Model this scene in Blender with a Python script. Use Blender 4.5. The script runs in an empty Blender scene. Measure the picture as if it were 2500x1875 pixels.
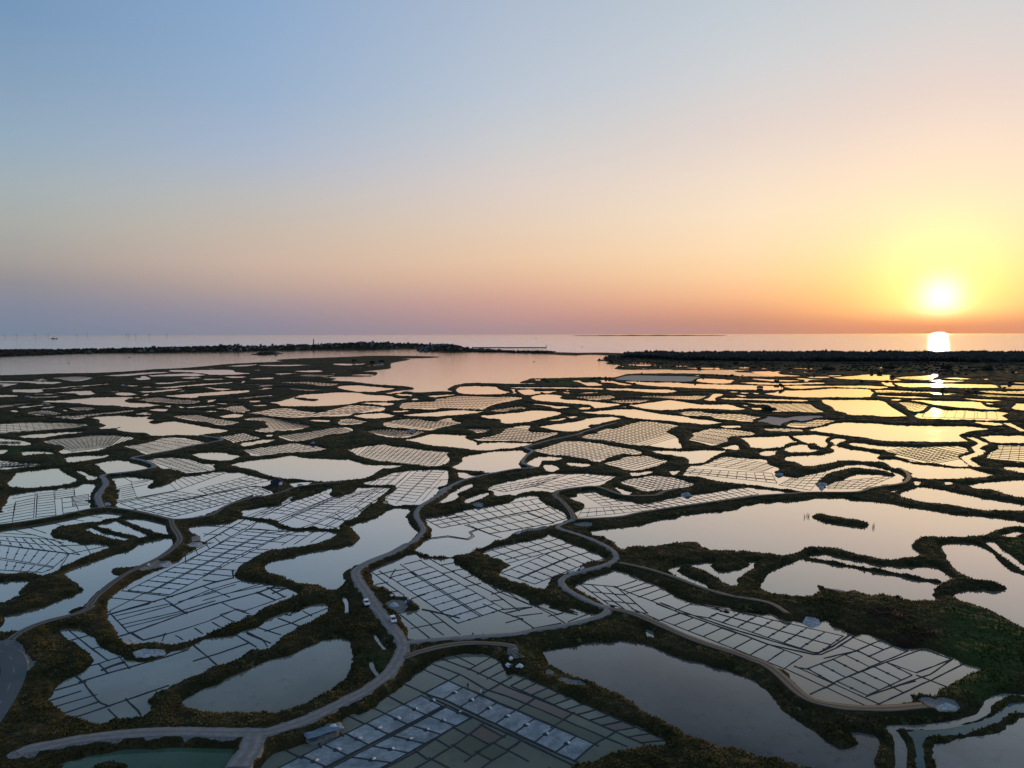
import bpy, bmesh, math, random
import numpy as np
from mathutils import Vector, Matrix
from mathutils.geometry import delaunay_2d_cdt

# ------------------------------------------------------------------ scene, camera, sky, sun
random.seed(7); rng = np.random.default_rng(11)
scene = bpy.context.scene
COL = scene.collection
CAM_H = 92.0
cam_d = bpy.data.cameras.new('camera'); cam = bpy.data.objects.new('camera', cam_d); COL.objects.link(cam)
cam_d.sensor_width = 36.0; cam_d.lens = 23.9760; cam_d.clip_start = 1.0; cam_d.clip_end = 400000.0
cam.matrix_world = (Matrix.Translation((0, 0, CAM_H)) @ Matrix.Rotation(math.radians(90 + -4.18), 4, 'X')
                    @ Matrix.Rotation(math.radians(-0.12), 4, 'Z'))
scene.camera = cam
SUN_A, SUN_E = math.radians(32.004), math.radians(2.589)
sun_dir = Vector((math.sin(SUN_A) * math.cos(SUN_E), math.cos(SUN_A) * math.cos(SUN_E), math.sin(SUN_E)))
scene.view_settings.view_transform = 'Standard'; scene.view_settings.look = 'None'
scene.view_settings.gamma = 1.0; scene.view_settings.exposure = 0.0
scene.view_settings.use_curve_mapping = False

def lin(c):
    return tuple(((v / 255) / 12.92 if v / 255 <= .04045 else ((v / 255 + .055) / 1.055) ** 2.4) for v in c) + (1.0,)

def build_world():
    w = bpy.data.worlds.new('World'); scene.world = w; w.use_nodes = True
    nt = w.node_tree; N, L = nt.nodes, nt.links
    for n in list(N): N.remove(n)
    def math_(op, a, b=None, c=None, clamp=False):
        n = N.new('ShaderNodeMath'); n.operation = op; n.use_clamp = clamp
        for i, v in enumerate((a, b, c)):
            if v is None: continue
            if isinstance(v, (int, float)): n.inputs[i].default_value = v
            else: L.new(v, n.inputs[i])
        return n.outputs[0]
    tc = N.new('ShaderNodeTexCoord'); sep = N.new('ShaderNodeSeparateXYZ'); L.new(tc.outputs['Generated'], sep.inputs[0])
    el = math_('MULTIPLY', math_('ARCSINE', sep.outputs['Z']), 180 / math.pi)
    elf = math_('DIVIDE', el, 90.0, clamp=True)
    az = math_('ARCTAN2', sep.outputs['X'], sep.outputs['Y'])
    da = math_('ABSOLUTE', math_('SUBTRACT', az, SUN_A))
    da = math_('MINIMUM', da, math_('SUBTRACT', 2 * math.pi, da))
    da = math_('MULTIPLY', da, 180 / math.pi)
    ZEN = (116, 139, 168)
    # sky colour by elevation (degrees) at several bearings away from the sun
    SKY = [
     (0,  [(.2,(212,140,112)),(.9,(222,148,108)),(1.6,(240,170,108)),(2.8,(248,196,112)),(4.2,(252,212,132)),(6,(252,222,160)),(8.3,(252,226,182)),(10.5,(249,224,194)),(13.5,(242,220,203)),(16.5,(231,213,205)),(19,(222,212,209)),(21.3,(212,211,211)),(34,(176,182,190)),(60,ZEN)]),
     (13, [(.2,(184,138,128)),(.9,(190,139,124)),(1.7,(214,154,128)),(3.0,(240,184,142)),(4.6,(249,206,160)),(6.6,(251,219,180)),(9.2,(248,225,196)),(12.2,(240,221,203)),(15.5,(227,213,206)),(19.6,(210,211,213)),(23.4,(197,206,213)),(35,(168,178,190)),(60,ZEN)]),
     (32, [(.2,(170,143,148)),(.9,(180,146,147)),(1.9,(196,153,148)),(2.9,(208,163,150)),(4.4,(224,182,156)),(6.2,(233,198,168)),(8.8,(229,205,184)),(12,(221,207,200)),(15.5,(204,205,207)),(19,(189,199,212)),(24.6,(176,190,209)),(36,(156,168,186)),(60,ZEN)]),
     (52, [(.2,(140,138,154)),(1.2,(148,141,156)),(2.3,(163,149,156)),(4,(190,166,157)),(5.6,(204,179,164)),(8,(200,185,172)),(10.8,(189,188,188)),(13.8,(172,184,204)),(17.9,(153,177,205)),(23.3,(140,170,205)),(36,(132,154,184)),(60,ZEN)]),
     (67.5, [(.2,(120,133,154)),(1.9,(130,136,155)),(3.6,(146,143,150)),(5.1,(165,158,155)),(7.6,(170,172,168)),(10,(165,176,181)),(13,(150,172,191)),(17,(134,161,188)),(20.6,(119,152,187)),(34,(112,140,174)),(60,ZEN)]),
     (125, [(.2,(104,116,146)),(3,(128,130,152)),(7,(150,146,160)),(12,(138,152,178)),(20,(112,144,184)),(60,ZEN)]),
    ]
    def ramp(stops):
        r = N.new('ShaderNodeValToRGB'); e = r.color_ramp.elements
        while len(e) > 1: e.remove(e[0])
        e[0].position = stops[0][0] / 90; e[0].color = lin(stops[0][1])
        for p, c in stops[1:]:
            x = e.new(p / 90); x.color = lin(c)
        L.new(elf, r.inputs[0]); return r.outputs[0]
    col = None; prev = 0
    for a, st in SKY:
        r = ramp(st)
        if col is None: col = r
        else:
            mr = N.new('ShaderNodeMapRange'); L.new(da, mr.inputs[0])
            mr.inputs[1].default_value = prev; mr.inputs[2].default_value = a
            mx = N.new('ShaderNodeMix'); mx.data_type = 'RGBA'
            L.new(mr.outputs[0], mx.inputs[0]); L.new(col, mx.inputs[6]); L.new(r, mx.inputs[7]); col = mx.outputs[2]
        prev = a
    # glow of the low sun, by angle from it
    dot = N.new('ShaderNodeVectorMath'); dot.operation = 'DOT_PRODUCT'
    L.new(tc.outputs['Generated'], dot.inputs[0]); dot.inputs[1].default_value = sun_dir
    ang = math_('MULTIPLY', math_('ARCCOSINE', math_('MINIMUM', dot.outputs['Value'], .9999999)), 180 / math.pi)
    def glow(sig, colr, k, up=False):
        q = math_('DIVIDE', ang, sig); g = math_('EXPONENT', math_('MULTIPLY', math_('MULTIPLY', q, q), -1.0))
        if up:   # the haze bank near the sea swallows the lower part of the glow
            m = N.new('ShaderNodeMapRange'); m.interpolation_type = 'SMOOTHSTEP'; L.new(el, m.inputs[0])
            m.inputs[1].default_value = .35; m.inputs[2].default_value = 2.0
            g = math_('MULTIPLY', g, m.outputs[0])
        g = math_('MULTIPLY', g, k)
        c = N.new('ShaderNodeMix'); c.data_type = 'RGBA'; c.blend_type = 'MULTIPLY'; c.inputs[0].default_value = 1
        L.new(g, c.inputs[6]); c.inputs[7].default_value = (*colr, 1); return c.outputs[2]
    def add(a, b):
        n = N.new('ShaderNodeMix'); n.data_type = 'RGBA'; n.blend_type = 'ADD'; n.inputs[0].default_value = 1; n.clamp_result = False
        L.new(a, n.inputs[6]); L.new(b, n.inputs[7]); return n.outputs[2]
    col = add(col, glow(8.0, (1.0, .80, .36), .13, True))
    col = add(col, glow(4.1, (1.0, .90, .26), .44, True))
    col = add(col, glow(1.3, (1.0, 1.0, .75), 1.0, True))
    # physical sky, low sun
    sk = N.new('ShaderNodeTexSky'); sk.sky_type = 'NISHITA'; sk.sun_disc = False
    sk.sun_elevation = SUN_E; sk.sun_rotation = SUN_A; sk.dust_density = 2.0; sk.altitude = 90
    bg2 = N.new('ShaderNodeBackground'); bg2.inputs[1].default_value = .10; L.new(sk.outputs[0], bg2.inputs[0])
    bg = N.new('ShaderNodeBackground'); L.new(col, bg.inputs[0]); bg.inputs[1].default_value = 1.04
    mix = N.new('ShaderNodeMixShader'); mix.inputs[0].default_value = .06
    L.new(bg.outputs[0], mix.inputs[1]); L.new(bg2.outputs[0], mix.inputs[2])
    out = N.new('ShaderNodeOutputWorld'); L.new(mix.outputs[0], out.inputs[0])
build_world()
sl = bpy.data.lights.new('sun', 'SUN'); sl.energy = 1.6; sl.angle = math.radians(.55); sl.color = (1.0, .60, .28)
so = bpy.data.objects.new('sun', sl); COL.objects.link(so)
so.rotation_euler = (-sun_dir).to_track_quat('-Z', 'Y').to_euler()

# ------------------------------------------------------------------ surveyed outlines, metres (x east of the axis, y ahead)
PONDS=[
 ('green','-95.9,139 -97.1,140.5 -91.9,143.6 -86.2,145.5 -80.1,145.9 -72.8,146.8 -68.4,147 -62.3,147.2 -61.3,146 -61.4,143.1 -61.3,140.2 -60.6,138.8 -56.2,127.1 -89.2,127.8'),
 ('clay','-82.8,164.8 -82.6,168.2 -80.9,171.1 -78.6,172.9 -76.8,176 -74.9,179.2 -72.4,181.8 -70.3,185.2 -69,187.2 -65.3,189.4 -61.7,193 -59.3,196.8 -58,199.6 -55.5,200.8 -52.7,201.2 -49.7,199.1 -47.3,195.2 -45.8,190 -44.8,184.6 -44.8,180.1 -45.3,175.8 -46.6,172.3 -48.1,168.8 -50.3,165.7 -52.4,163 -55.7,161.2 -58.7,159.9 -60.9,159.5 -65.6,159.7 -70.2,160.2 -76.1,160.6 -80.5,161.8'),
 ('olive','-165.5,294.7 -163.6,297.4 -161.6,301.7 -159.1,305.3 -156.8,306.1 -152.6,302.4 -149.4,293.8 -146.5,286.3 -145,276.9 -146.1,269.3 -148.3,265.5 -151.9,263.8 -154.7,263.3 -156.8,262.9 -156,259.8 -152.8,256.6 -149.8,255 -148.4,249.1 -148.5,243.2 -148.2,236.8 -147.7,232.7 -146.6,228.8 -144.7,224 -144.1,219.6 -147.8,221.4 -145.1,225.6 -143.6,222 -144.8,218.9 -147,214 -149.4,210.2 -152.5,206.6 -154.6,204.5 -159.1,205.5 -162.1,210.6 -164.3,215.1 -166.6,217.9 -163.9,219.8 -162,222.7 -159.3,225.4 -157.7,230.5 -155.5,234.8 -154.9,239.8 -156,241.6 -162.2,248 -168.6,252.4 -174.7,258.3 -174.6,261.5 -173.6,266 -171.4,271.7 -169.1,277.7 -165.9,282.7 -163.4,289.2'),
 ('olive','-198.6,248.7 -191.3,248.6 -188.5,249.6 -185.2,250.1 -181.2,250 -179.3,244.4 -178,240.6 -174.5,235.5 -174.4,231.9 -175.1,229.2 -176,228.2 -180.8,225.8'),
 ('pale','-202.9,317.7 -202.3,322 -193.3,315.5 -184.2,310.8 -176.3,307 -171.6,302.6 -173.3,299.4 -179.9,302 -184.7,304.9 -193.4,311.2'),
 ('pale','-201,322.9 -199.3,328.7 -197.1,333 -192.2,328.7 -179.6,318.6 -168.5,311.5 -166.6,303 -170.1,301.4 -174.7,305.9 -184.1,310.6 -192.5,315.7'),
 ('pale','-194.8,334.8 -189.5,336.5 -181.2,334.7 -172.7,330.2 -166.8,325.1 -162.9,320.1 -158.6,309.7 -157.3,305.3 -161.8,309.1 -165.5,309.3 -173.7,316.2 -184.7,326.2'),
 ('clay','-97,261.3 -98.8,268.9 -96.7,273 -91.5,276.6 -86.8,282.2 -82,285.4 -77.2,287.3 -72.9,290 -69.5,295.4 -68.9,301.1 -70.5,307.6 -73.4,312.6 -78.6,321.1 -76.6,326.1 -71.4,332.9 -67.4,341.9 -65.2,351.4 -62.5,356.4 -58.2,358.4 -54.5,357.3 -53.5,348.8 -53.3,339.7 -51.5,331 -48.4,322.5 -44.9,314.5 -44,309.2 -45.7,295.8 -49,285 -51.9,278.2 -56.2,269.7 -61.1,265.7 -63.9,261 -65,257.9 -64.1,253.4 -62.2,248.7 -63,242.4 -64.3,238.1 -67,240.4 -70.3,243.7 -74.3,245.1 -80.3,247.3 -85,250.8 -89.4,254.1 -93.5,257.4'),
 ('deep','8.6,192 12.5,193.4 17.9,195.3 23.4,197.2 28.8,198 32.8,198.8 36.9,198 40.1,196 42.5,192.6 46.1,188.9 49,186.7 52.4,184.6 55.5,181.6 58.7,180.2 61.1,177.9 63.8,175.4 65.4,172.9 65.3,172.3 66,169.4 66.2,165.9 66.2,162.1 67.2,158.9 68.5,155.9 69.6,152.5 70.5,149.6 71.4,146.9 72.3,145 74.1,144.7 76.2,145.8 77.6,147.6 77.5,149 77.5,151.7 79.6,151.5 81.9,150.8 83.1,149.6 82.3,146.5 80.7,143.7 78.5,140.8 76.8,138.1 72.5,132.7 67.6,132.7 65.1,136.7 63.5,138.1 60.7,139.3 58.5,140.1 56.4,141.2 54.2,142 52.1,143.1 48.8,144.9 46,146 43.2,148.1 40.2,150.2 39,150.6 38.6,152.6 36.9,155.7 34.4,157.6 33.1,159.3 31.5,161.6 28.7,165.9 24.7,169.2 21.7,172.3 18.9,174.7 15.3,177.7 12.7,180.8 9.9,184 9.4,187.6'),
 ('pale','89.2,138.3 91.1,141.7 94,146 95.3,146.8 99.1,147.7 104,149.1 109,150.4 112.7,151.8 117.6,154.7 122.9,157.7 137.5,165.6 106,126.3 80.9,125'),
 ('teal','85.7,138.3 88.6,143.6 90.9,148.8 91.9,151.4 93.7,152.1 99.8,153.1 106.1,154.3 111.4,156 117.1,158.7 121.3,161.9 124.6,163.5 127.7,164 133.7,164.5 130.2,160.2 124.3,159.6 120.8,159.2 115.9,156.3 111.2,153.6 105.5,151.4 100.7,150.3 96.2,149.7 94.2,149.3 92,146.8 89.3,141.7 87.7,138.4 83,130.1 80.9,129.8'),
 ('mirror','36.6,313.1 40.1,315.4 47.2,317.8 52.6,319.3 58.1,320.9 66.2,326.7 74.6,332.7 82.3,337.1 87.3,341.6 97.2,345.3 108,348.1 116.4,350.9 124.1,358.9 134.1,365 146.2,369.2 157.2,370.2 165.9,374.5 172.3,377.9 172.4,376.7 184.2,377.7 189,373.2 197.9,367.7 207.4,361.3 213.5,354.1 220.6,349.1 223.9,343.4 231.7,339.6 241.3,335.9 247,330.5 249.1,326.2 254.6,321.9 248.9,314.7 242.4,317.3 237.3,317.3 231.7,315.8 224.3,311.7 215,304.9 205.8,300.9 199.5,301.2 190.6,300.8 186,301.9 180.2,297.9 175.3,292 172,285.7 171,278.3 163.7,273.4 158.8,271.7 154.5,271.1 150.6,271.2 148.1,273.7 144.8,276.5 142,281.4 138.6,285.3 134.3,286.8 130.6,287.7 128.7,288 123.4,284.5 118.5,279.6 112.1,276.7 108.4,277.6 103.4,280.2 97.6,281 89.7,281.7 84,282.9 81.9,287.3 82.3,293.1 79.9,293.6 76.3,294.5 69.9,292.3 63.8,289.4 57.8,288.6 53.5,287.7 50.3,288.8 47.3,284 46.3,287.2 44.9,293.9 44.3,297.6 40.7,303.3 36.7,306'),
 ('mirror','89.8,241.6 92.7,247.5 96,252.5 101.3,258.8 108.8,265.4 115.8,271.1 120.2,274.1 124.5,277.7 128.7,278.9 125.3,278.3 130.8,278.9 133.6,276.4 137.8,272.7 141.9,269.2 145.8,265.7 152.5,264 159.8,263.4 166.6,263.9 166.5,259.5 166.4,254.7 166.3,251 161.8,247.5 157.4,245.1 152.4,239.9 149.1,235.8 145.5,229.3 140.3,227.8 136,228.9 131.1,232 128.5,233.4 125.3,233.8 122.1,237.6 116.3,236.3 113.3,239.4 112.3,245.6 110.1,237.6 105.9,233.5 102.3,232.4 98,232.7 93.5,234 91.1,236.7'),
 ('mirror','60.5,260.1 65.3,264.5 68.7,267.3 73.8,267.9 78,269 81,268.4 78.4,265 79.2,261.1 81.9,258.9 86.9,260.5 91.2,262.1 94.3,266.6 94.9,269.5 99,270 94.7,262.3 90.3,256.3 85.6,252.2 83.9,249.5 83.4,244.3 80,242.7 77.5,248.1 75.8,254.7 73.8,260.8 70.6,262.9 67.8,264 65.1,260.8 64.7,255.8 66.1,252.7 68.5,250.6 70.7,245.6 71.5,238.7 68.6,241.9 66.1,245.7 63.3,248.9 61.5,253.6'),
 ('mirror','185.9,289.6 190.4,292.2 196.7,294.3 201.1,293.8 203.3,290.8 202.5,284.8 200.3,276.6 195.5,266 194.1,260.4 194.3,256.1 195.4,254.5 198.7,249.8 163.3,204.2 159.4,206.4 159.4,209.5 158.9,214.1 158.4,218.8 157.5,222.5 156.6,222.7 156.2,224.9 156.4,226.6 153.8,226.7 152.7,230.6 156.5,234.9 161,237.6 164,238.5 168.1,238.9 172,237.5 176.1,238.4 178.6,240 178,241.7 177.4,245.3 174.9,246.8 171.8,248.1 172.5,254 172.9,260.2 174.8,266.6 176.9,272.3 180.7,278.7 182.7,283.5'),
 ('pale','-308.3,412.5 -319.6,430.6 -330.4,450.3 -333.6,455.5 -328.9,460.7 -323.1,464.7 -318.3,468.8 -314.3,466 -305,455.2 -294.6,444.9 -284.6,435 -279.1,430.2 -273.6,419.5 -276.5,413.5 -283.1,409.2 -289.7,405.2 -297.1,405.7'),
 ('pale','-298.7,482.8 -296.8,491.7 -293,497.9 -286.6,494.7 -282,494.6 -276.3,488.5 -267.7,481 -258.8,473.7 -253.1,467.2 -250.2,456 -253.6,449.9 -257.7,444.2 -264,443.6 -272.5,452.7 -282.1,464.3 -290.7,475'),
 ('pale','-453.5,619.7 -449.2,631.9 -434,641.7 -422.5,646.8 -412.8,650.3 -406.1,632.7 -411.7,624.6 -415.8,614.7 -422.8,604.3 -433.4,604.5'),
 ('pale','-337.3,509.5 -334,514.4 -327.9,516 -321.2,517.6 -315,519.2 -312.2,522.6 -305.9,507.1 -309.2,498.3 -312.1,491.8 -316,486.5 -323.1,491.3 -331.3,502'),
 ('pale','-471,608.2 -458.7,605.7 -443.1,598.7 -427.7,589.7 -416.8,581 -403.6,564.3 -408.5,563 -418.3,564.9 -429.6,567 -445.8,575.3'),
 ('pale','-424.4,547.3 -414.8,547.2 -409.6,545.2 -402.1,536 -395.5,521.5 -403,519.4'),
 ('pale','-382.3,528.5 -387.3,537.6 -382.3,539.4 -367.9,533.8 -352.6,522.8 -364.4,519.9 -369.2,518.3 -370.3,514.7'),
 ('pale','-296.6,458.5 -291.3,455 -283.2,447.3 -277,442.2 -271.2,438.5 -266,428.7 -261.5,418.8 -267.1,425.3 -273.3,434.2 -278.6,440.6 -286.1,447.7'),
 ('pale','-473.8,757 -467.7,771.4 -458.6,778.7 -448.7,778.5 -436.4,770.9 -422.7,767 -414.1,770.5 -406.5,757.9 -405.1,748.8 -394.5,741.7 -387,729.1 -385.1,714.6 -377.1,708.7 -370.5,711.7 -368,721.3 -363.6,724.5 -350.5,714.6 -330.7,698.7 -310.5,680.6 -293.7,668.9 -275.3,652.3 -274.3,632.8 -281.6,624.7 -288.9,617 -305.2,621.4 -311.4,619.5 -318.4,614.8 -328.2,620.1 -338.1,630.7 -346.2,636.2 -354.2,637.6 -365.3,644.3 -381.2,656.4 -392.3,675.7 -392.4,673.2 -392.5,665.6 -398.5,660.3 -410.7,676.6 -413.1,691.2 -417.5,697.2 -429.8,708.4 -445.2,734.7 -455.5,744.1'),
 ('pale','-660.9,957.9 -641.8,969 -628.8,992.4 -617.2,1010.6 -585.7,1016.3 -564.4,1009.4 -550.4,1009.1 -543.6,982.1 -552.8,976.5 -546.8,954.1 -532.8,933.2 -518.9,927.5 -499.9,921.8 -480,905.9 -463.9,894.9 -461.4,868.8 -470.7,858.6 -489.3,865.3 -513.5,881.4 -530.4,884.4 -550.5,892.4 -576.5,909.2 -598.2,918.7 -618.2,925.1 -637.2,932.8'),
 ('pale','-847.2,1160.3 -833,1168.2 -818.5,1176.2 -809.7,1193.2 -799.9,1205.2 -798.6,1228.8 -785.6,1252.9 -768.6,1292 -752.6,1255.4 -763.2,1217.2 -777.7,1171.7 -796.3,1155.7 -794.7,1141.8 -766.3,1108.2 -759.9,1082.8 -779.5,1092.9 -787.1,1091.3 -804.6,1101.5'),
 ('pale','-1076.7,1388.8 -1038.8,1380.7 -1006.5,1379.7 -966,1367 -926.3,1354.5 -898.1,1346.9 -871.4,1313.5 -863.2,1272.6 -894.2,1285.8 -925.9,1309.9 -965.3,1323 -1038.3,1339.2'),
 ('pale','-735.3,1092.1 -728.1,1109.9 -721.3,1125 -710.5,1132.6 -705.3,1132.4 -684.7,1101.3 -654.5,1062.2 -650.9,1037.1 -661.8,1043 -679.9,1065.9 -697.1,1071.8'),
 ('pale','-638.7,1100.1 -620.4,1092.3 -599.7,1073 -579.2,1051.3 -580.7,1028.3 -599.7,1040.8 -620.9,1069.3'),
 ('pale','-612.6,1114.6 -601.2,1122 -589.9,1137.4 -580.8,1158.3 -562,1177.9 -559.4,1144.8 -559.9,1116.4 -569.5,1085.8 -582.5,1082.3'),
 ('pale','-821.8,1472.9 -799.5,1472.2 -829.7,1528.1 -826.9,1542.4 -780.4,1458.4 -761.2,1428.4 -747.6,1382.2 -772,1406.5 -792.7,1441.4'),
 ('pale','-940.2,1561 -923.5,1590.7 -913.4,1637.9 -902.7,1688 -872.5,1704.4 -839.7,1677.8 -844.4,1613.4 -855.1,1565.3 -865.2,1519.9 -891.9,1521.1'),
 ('pale','-834.9,1557.4 -821.7,1587.1 -807.7,1617.9 -781,1639.6 -755.8,1625.7 -705.7,1567.8 -701,1507.5 -722.2,1515.7 -770.1,1503.7 -793.7,1499.6'),
 ('pale','-641.5,879.6 -633.5,894 -623.8,903.8 -610.5,905.5 -603.8,880.6 -608.2,862.4 -618.2,858.3'),
 ('pale','-685.1,1310.4 -667.4,1335.6 -643.1,1375.4 -629.6,1339.9 -641.9,1314.8 -649.3,1266.7'),
 ('pale','-627,1183.1 -611.7,1223.6 -586.1,1290.8 -565.2,1311 -540.9,1336.2 -538.3,1282.5 -552.9,1249.1 -568.3,1220.7 -583,1193.5 -590.5,1172.5'),
 ('pale','-524.9,1034.3 -524.2,1047.7 -509.9,1068 -485.7,1096.4 -469.9,1118.7 -450.3,1133.8 -439.3,1128.8 -424.9,1088.4 -428,1062 -443.3,1040.6 -457.6,1019.3 -474.8,1023.6 -463.7,994.6 -472.8,989.8 -504.6,1008.2 -511.2,1014'),
 ('pale','-546.4,1209.1 -525,1185.5 -507.5,1176.5 -474.7,1155.5 -478.7,1124.5 -500.2,1147.1 -526.3,1179.5'),
 ('pale','-897.5,1798.7 -855.7,1797.1 -819.4,1807.5 -780.8,1813.9 -750.1,1804.7 -718.8,1753.2 -694.2,1697.6 -658.7,1661.7 -626.5,1627.4 -623.6,1573 -644.2,1557.7 -678.5,1554.6 -710.7,1587 -768.7,1653.5 -806.7,1673.7 -846.8,1696.6'),
 ('pale','-639.2,1507.6 -620.5,1521 -586.8,1505.8 -579,1460 -590.2,1446.5'),
 ('pale','-648.3,1428.6 -629,1440.6 -596.4,1421.7 -609.2,1377'),
 ('pale','-557.3,1438.3 -544.2,1455.9 -526.5,1476.4 -510,1448.7 -502.8,1405.3 -521.4,1394.9'),
 ('pale','-554.7,1728.2 -535.9,1757.3 -509.9,1771.5 -480.9,1725.3 -477.6,1659.1 -508.3,1666.7'),
 ('pale','-365.5,949.3 -360.9,957.1 -354,949.1 -346.9,922.7 -355.4,928.4'),
 ('pale','-333.5,772.8 -328.4,784 -323.2,795.5 -312.1,783.7 -304.4,753.2 -310.5,747 -323.3,757.1'),
 ('pale','-331.1,928.9 -321.7,945 -320.5,967.7 -320.4,991.5 -319.9,1023 -321,1049.6 -306.8,1063.1 -288,1084.1 -269.6,1091 -248.1,1078.8 -234.4,1061.4 -215.5,1040.4 -196.3,1033.2 -182.8,1017.2 -172,988.2 -149.7,975.7 -158.4,947.2 -172.1,933.6 -188.2,933.9 -203.3,929.4 -211.3,903.9 -220,889.2 -237.4,873.4 -251,868.3 -271.2,869.5 -286.3,869.9 -298.4,879.2 -305.4,896.9'),
 ('pale','-233.9,578.6 -226.9,584.9 -218.2,597.9 -209,593.3 -210.1,575.6 -216,565 -218.5,556.4 -226,565.5'),
 ('pale','-249.5,525.3 -245,528.8 -236.6,530.4 -226.7,528.5 -219.5,521.5 -207.1,512.9 -207.3,496.4 -214.6,493.4 -223.2,497.3 -231.6,503.3 -238.3,511.5 -243.7,516.9'),
 ('pale','-200.1,478.8 -196.9,484.6 -192,493.6 -185.7,499.8 -178.7,504.5 -173.9,507.6 -172.6,512.5 -169,515.8 -163.8,512.4 -158.8,505.8 -149.2,503.2 -137,500.8 -124.3,499.1 -121.1,497.5 -113.6,489.7 -104.5,479.2 -96.8,476.2 -85.8,476.1 -77.3,474.6 -83.3,462.4 -88.8,463.3 -91,455.4 -91.3,444 -94.3,433.9 -99,426 -105.7,423.1 -115.2,420.1 -126.4,425.1 -134.9,428.8 -143,431 -151.9,435.1 -163.3,445.6 -171.8,454.9 -183.3,464.1 -191.2,470.4'),
 ('pale','-137,415.2 -134.9,420.8 -130,420.7 -125.6,420.7 -126.3,408.7 -129.9,405.1'),
 ('mirror','-93.7,590 -87.4,602.9 -81.7,612.1 -77.5,624.1 -73.1,628.9 -61.8,624.8 -50.8,621.2 -41.3,618.7 -42.7,608.3 -41.3,597.7 -36.6,588.8 -32.1,580.1 -30.8,567.7 -28.5,562.4 -25,569.6 -20.7,580 -10.8,584.1 3.4,579.7 9.7,578.3 16.2,573.2 12.6,557.8 2.9,547.9 -3.4,542.9 -10,541 -19.2,535.8 -28.4,535.4 -38.2,543 -48.2,550 -57.9,552.2 -68.7,562.7 -80.1,575.1'),
 ('mirror','-41.1,467.9 -37.6,478.5 -35.8,491.9 -35.7,506 -33.3,514.2 -24.7,520.9 -15.9,529.5 -3.8,534.7 2.8,536.5 9,534.6 13,523.9 9.5,514.9 8.4,502.4 5.4,490.3 5.2,476.6 8.3,461.2 2.3,450.4 -2.8,447.6 -5.7,444.8 -16.1,447.2 -18.9,453.9 -26.8,453.8 -34.9,457.1'),
 ('pale','-35.4,446.6 -35.5,451.1 -31.2,448.5 -27.5,439.7 -22.4,439.6 -25.2,427.1 -33,431.9'),
 ('pale','-43.1,367.7 -40,378.4 -34.5,391.5 -30.9,403.6 -26.9,414.2 -24.5,414.2 -24.4,404.8 -29.2,393.8 -32,388.1 -30.9,380.7 -32.8,371.3 -38.6,364.9'),
 ('pale','-25.4,376.4 -20.5,383.8 -14.2,393.3 -13.2,389.5 -15.9,379.7 -21.9,369.3 -25.5,365.6'),
 ('mirror','110.5,531.5 119.9,535 132,531.3 145.2,534.7 158,536.4 167.9,532.6 161,520.1 153.9,512.2 142.5,493 135.5,482.1 126.1,475.9 129.6,491.3 129.4,501.8 125.6,505.4 120.6,512 114.2,514.9'),
 ('mirror','11.1,481.9 15.8,497.5 21.4,508.6 27.3,508.6 36.2,502 30.8,489.5 25.2,490.1 21.1,488.3 19,476.9 15.8,464.3'),
 ('mirror','22.7,473.5 26.7,476.3 30.5,467.8 32,458.9 26.2,450.3 22.5,457.9'),
 ('mirror','39.8,482 43.3,484.9 48.6,481.9 55.1,477.4 49.6,465 44.5,467.6 41.6,471.3'),
 ('mirror','61.7,405.9 64.6,400.6 66.1,395.6 69.3,390.6 63.5,379.7 64.1,389 62.5,395.8'),
 ('mirror','79,447.3 85.7,451.1 93.2,455 93.1,449.2 86.3,440.8 78.5,434.5'),
 ('mirror','104.9,450.9 109.7,453.5 113.5,456.1 116,453.4 109.8,440.8 106.3,439.5'),
 ('mirror','204.5,601.2 216.4,605.6 231.2,607.7 239,610 249.3,614.6 248.5,607.5 244.4,593.8 245.3,582.8 239.9,573.1 233.2,569.6 226.1,561.7 219.6,550.1 208.2,538.6 196.9,541.6 193.8,545.1 198.4,561.1 201,576.8'),
 ('mirror','253.9,612.1 266.5,616.7 278.1,619 284.3,609.3 284.9,600 275.3,589.9 269,581.9 265.8,572 267.1,567.8 259.8,554.9 250.8,543.6 252,554.6 256.4,570.3 250.1,565 249.2,568.8 247.7,579.1 249.9,597.3'),
 ('mirror','279,593.3 289.3,597.7 288,583.8 270.3,563.5 265.7,553.9 268.1,540.5 270.1,536.8 276.6,531.3 278.9,524.2 279.7,515.6 271.4,503.9 268.8,496.1 273.6,494.5 283.2,494.4 284.7,482.2 288.6,474.9 296.8,474.8 302.3,466.2 311.1,459.3 313.5,447.5 315.2,441.1 302.7,431.9 290.8,429 278.6,425.4 268,424.2 259.1,425.7 257.2,431.7 264.7,445.3 264.8,450.8 261.5,456.1 262.5,467.3 265.7,476.2 263.3,480.8 257.2,482.9 250.3,485.7 244.7,485.9 239.2,487.5 232.5,485 224,478.8 212.8,472.2 204.1,465.9 204.1,477.4 201.7,482.4 198.8,487.4 203.9,501.6 210.6,508 221.3,511.2 233.8,512.7 246.6,521.1 252.8,528 257.1,539.7 256.1,545.5 268.1,567.8'),
 ('mirror','218.4,539.3 230.2,554.3 239.9,562.1 243.5,560.1 239,546.5 239.4,539 245,539 233.6,525.9 222.8,521.7 215.6,523.3'),
 ('mirror','191.6,521.7 204.1,535.8 214.1,539.3 204.8,526.5 198.2,512.3 190,506.1'),
 ('mirror','168.1,545.2 177.5,555 186.4,562.8 184.5,554.9 181,538.7 174.6,534.4'),
 ('mirror','229.5,927.8 239.8,906.4 249.6,886 266.3,890.6 281.5,890.3 283.7,866 286.3,838.5 272.3,816.5 258.5,817.3 242.4,826.5 229.6,831.5 215.1,830.8 203.6,822.9 191.4,815.5 177.2,814.7 165.6,827 159.6,845.8 154.1,869.1 149.3,888 169.4,897.6 189,917.9 209.4,939.2 220.6,950.1'),
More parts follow.
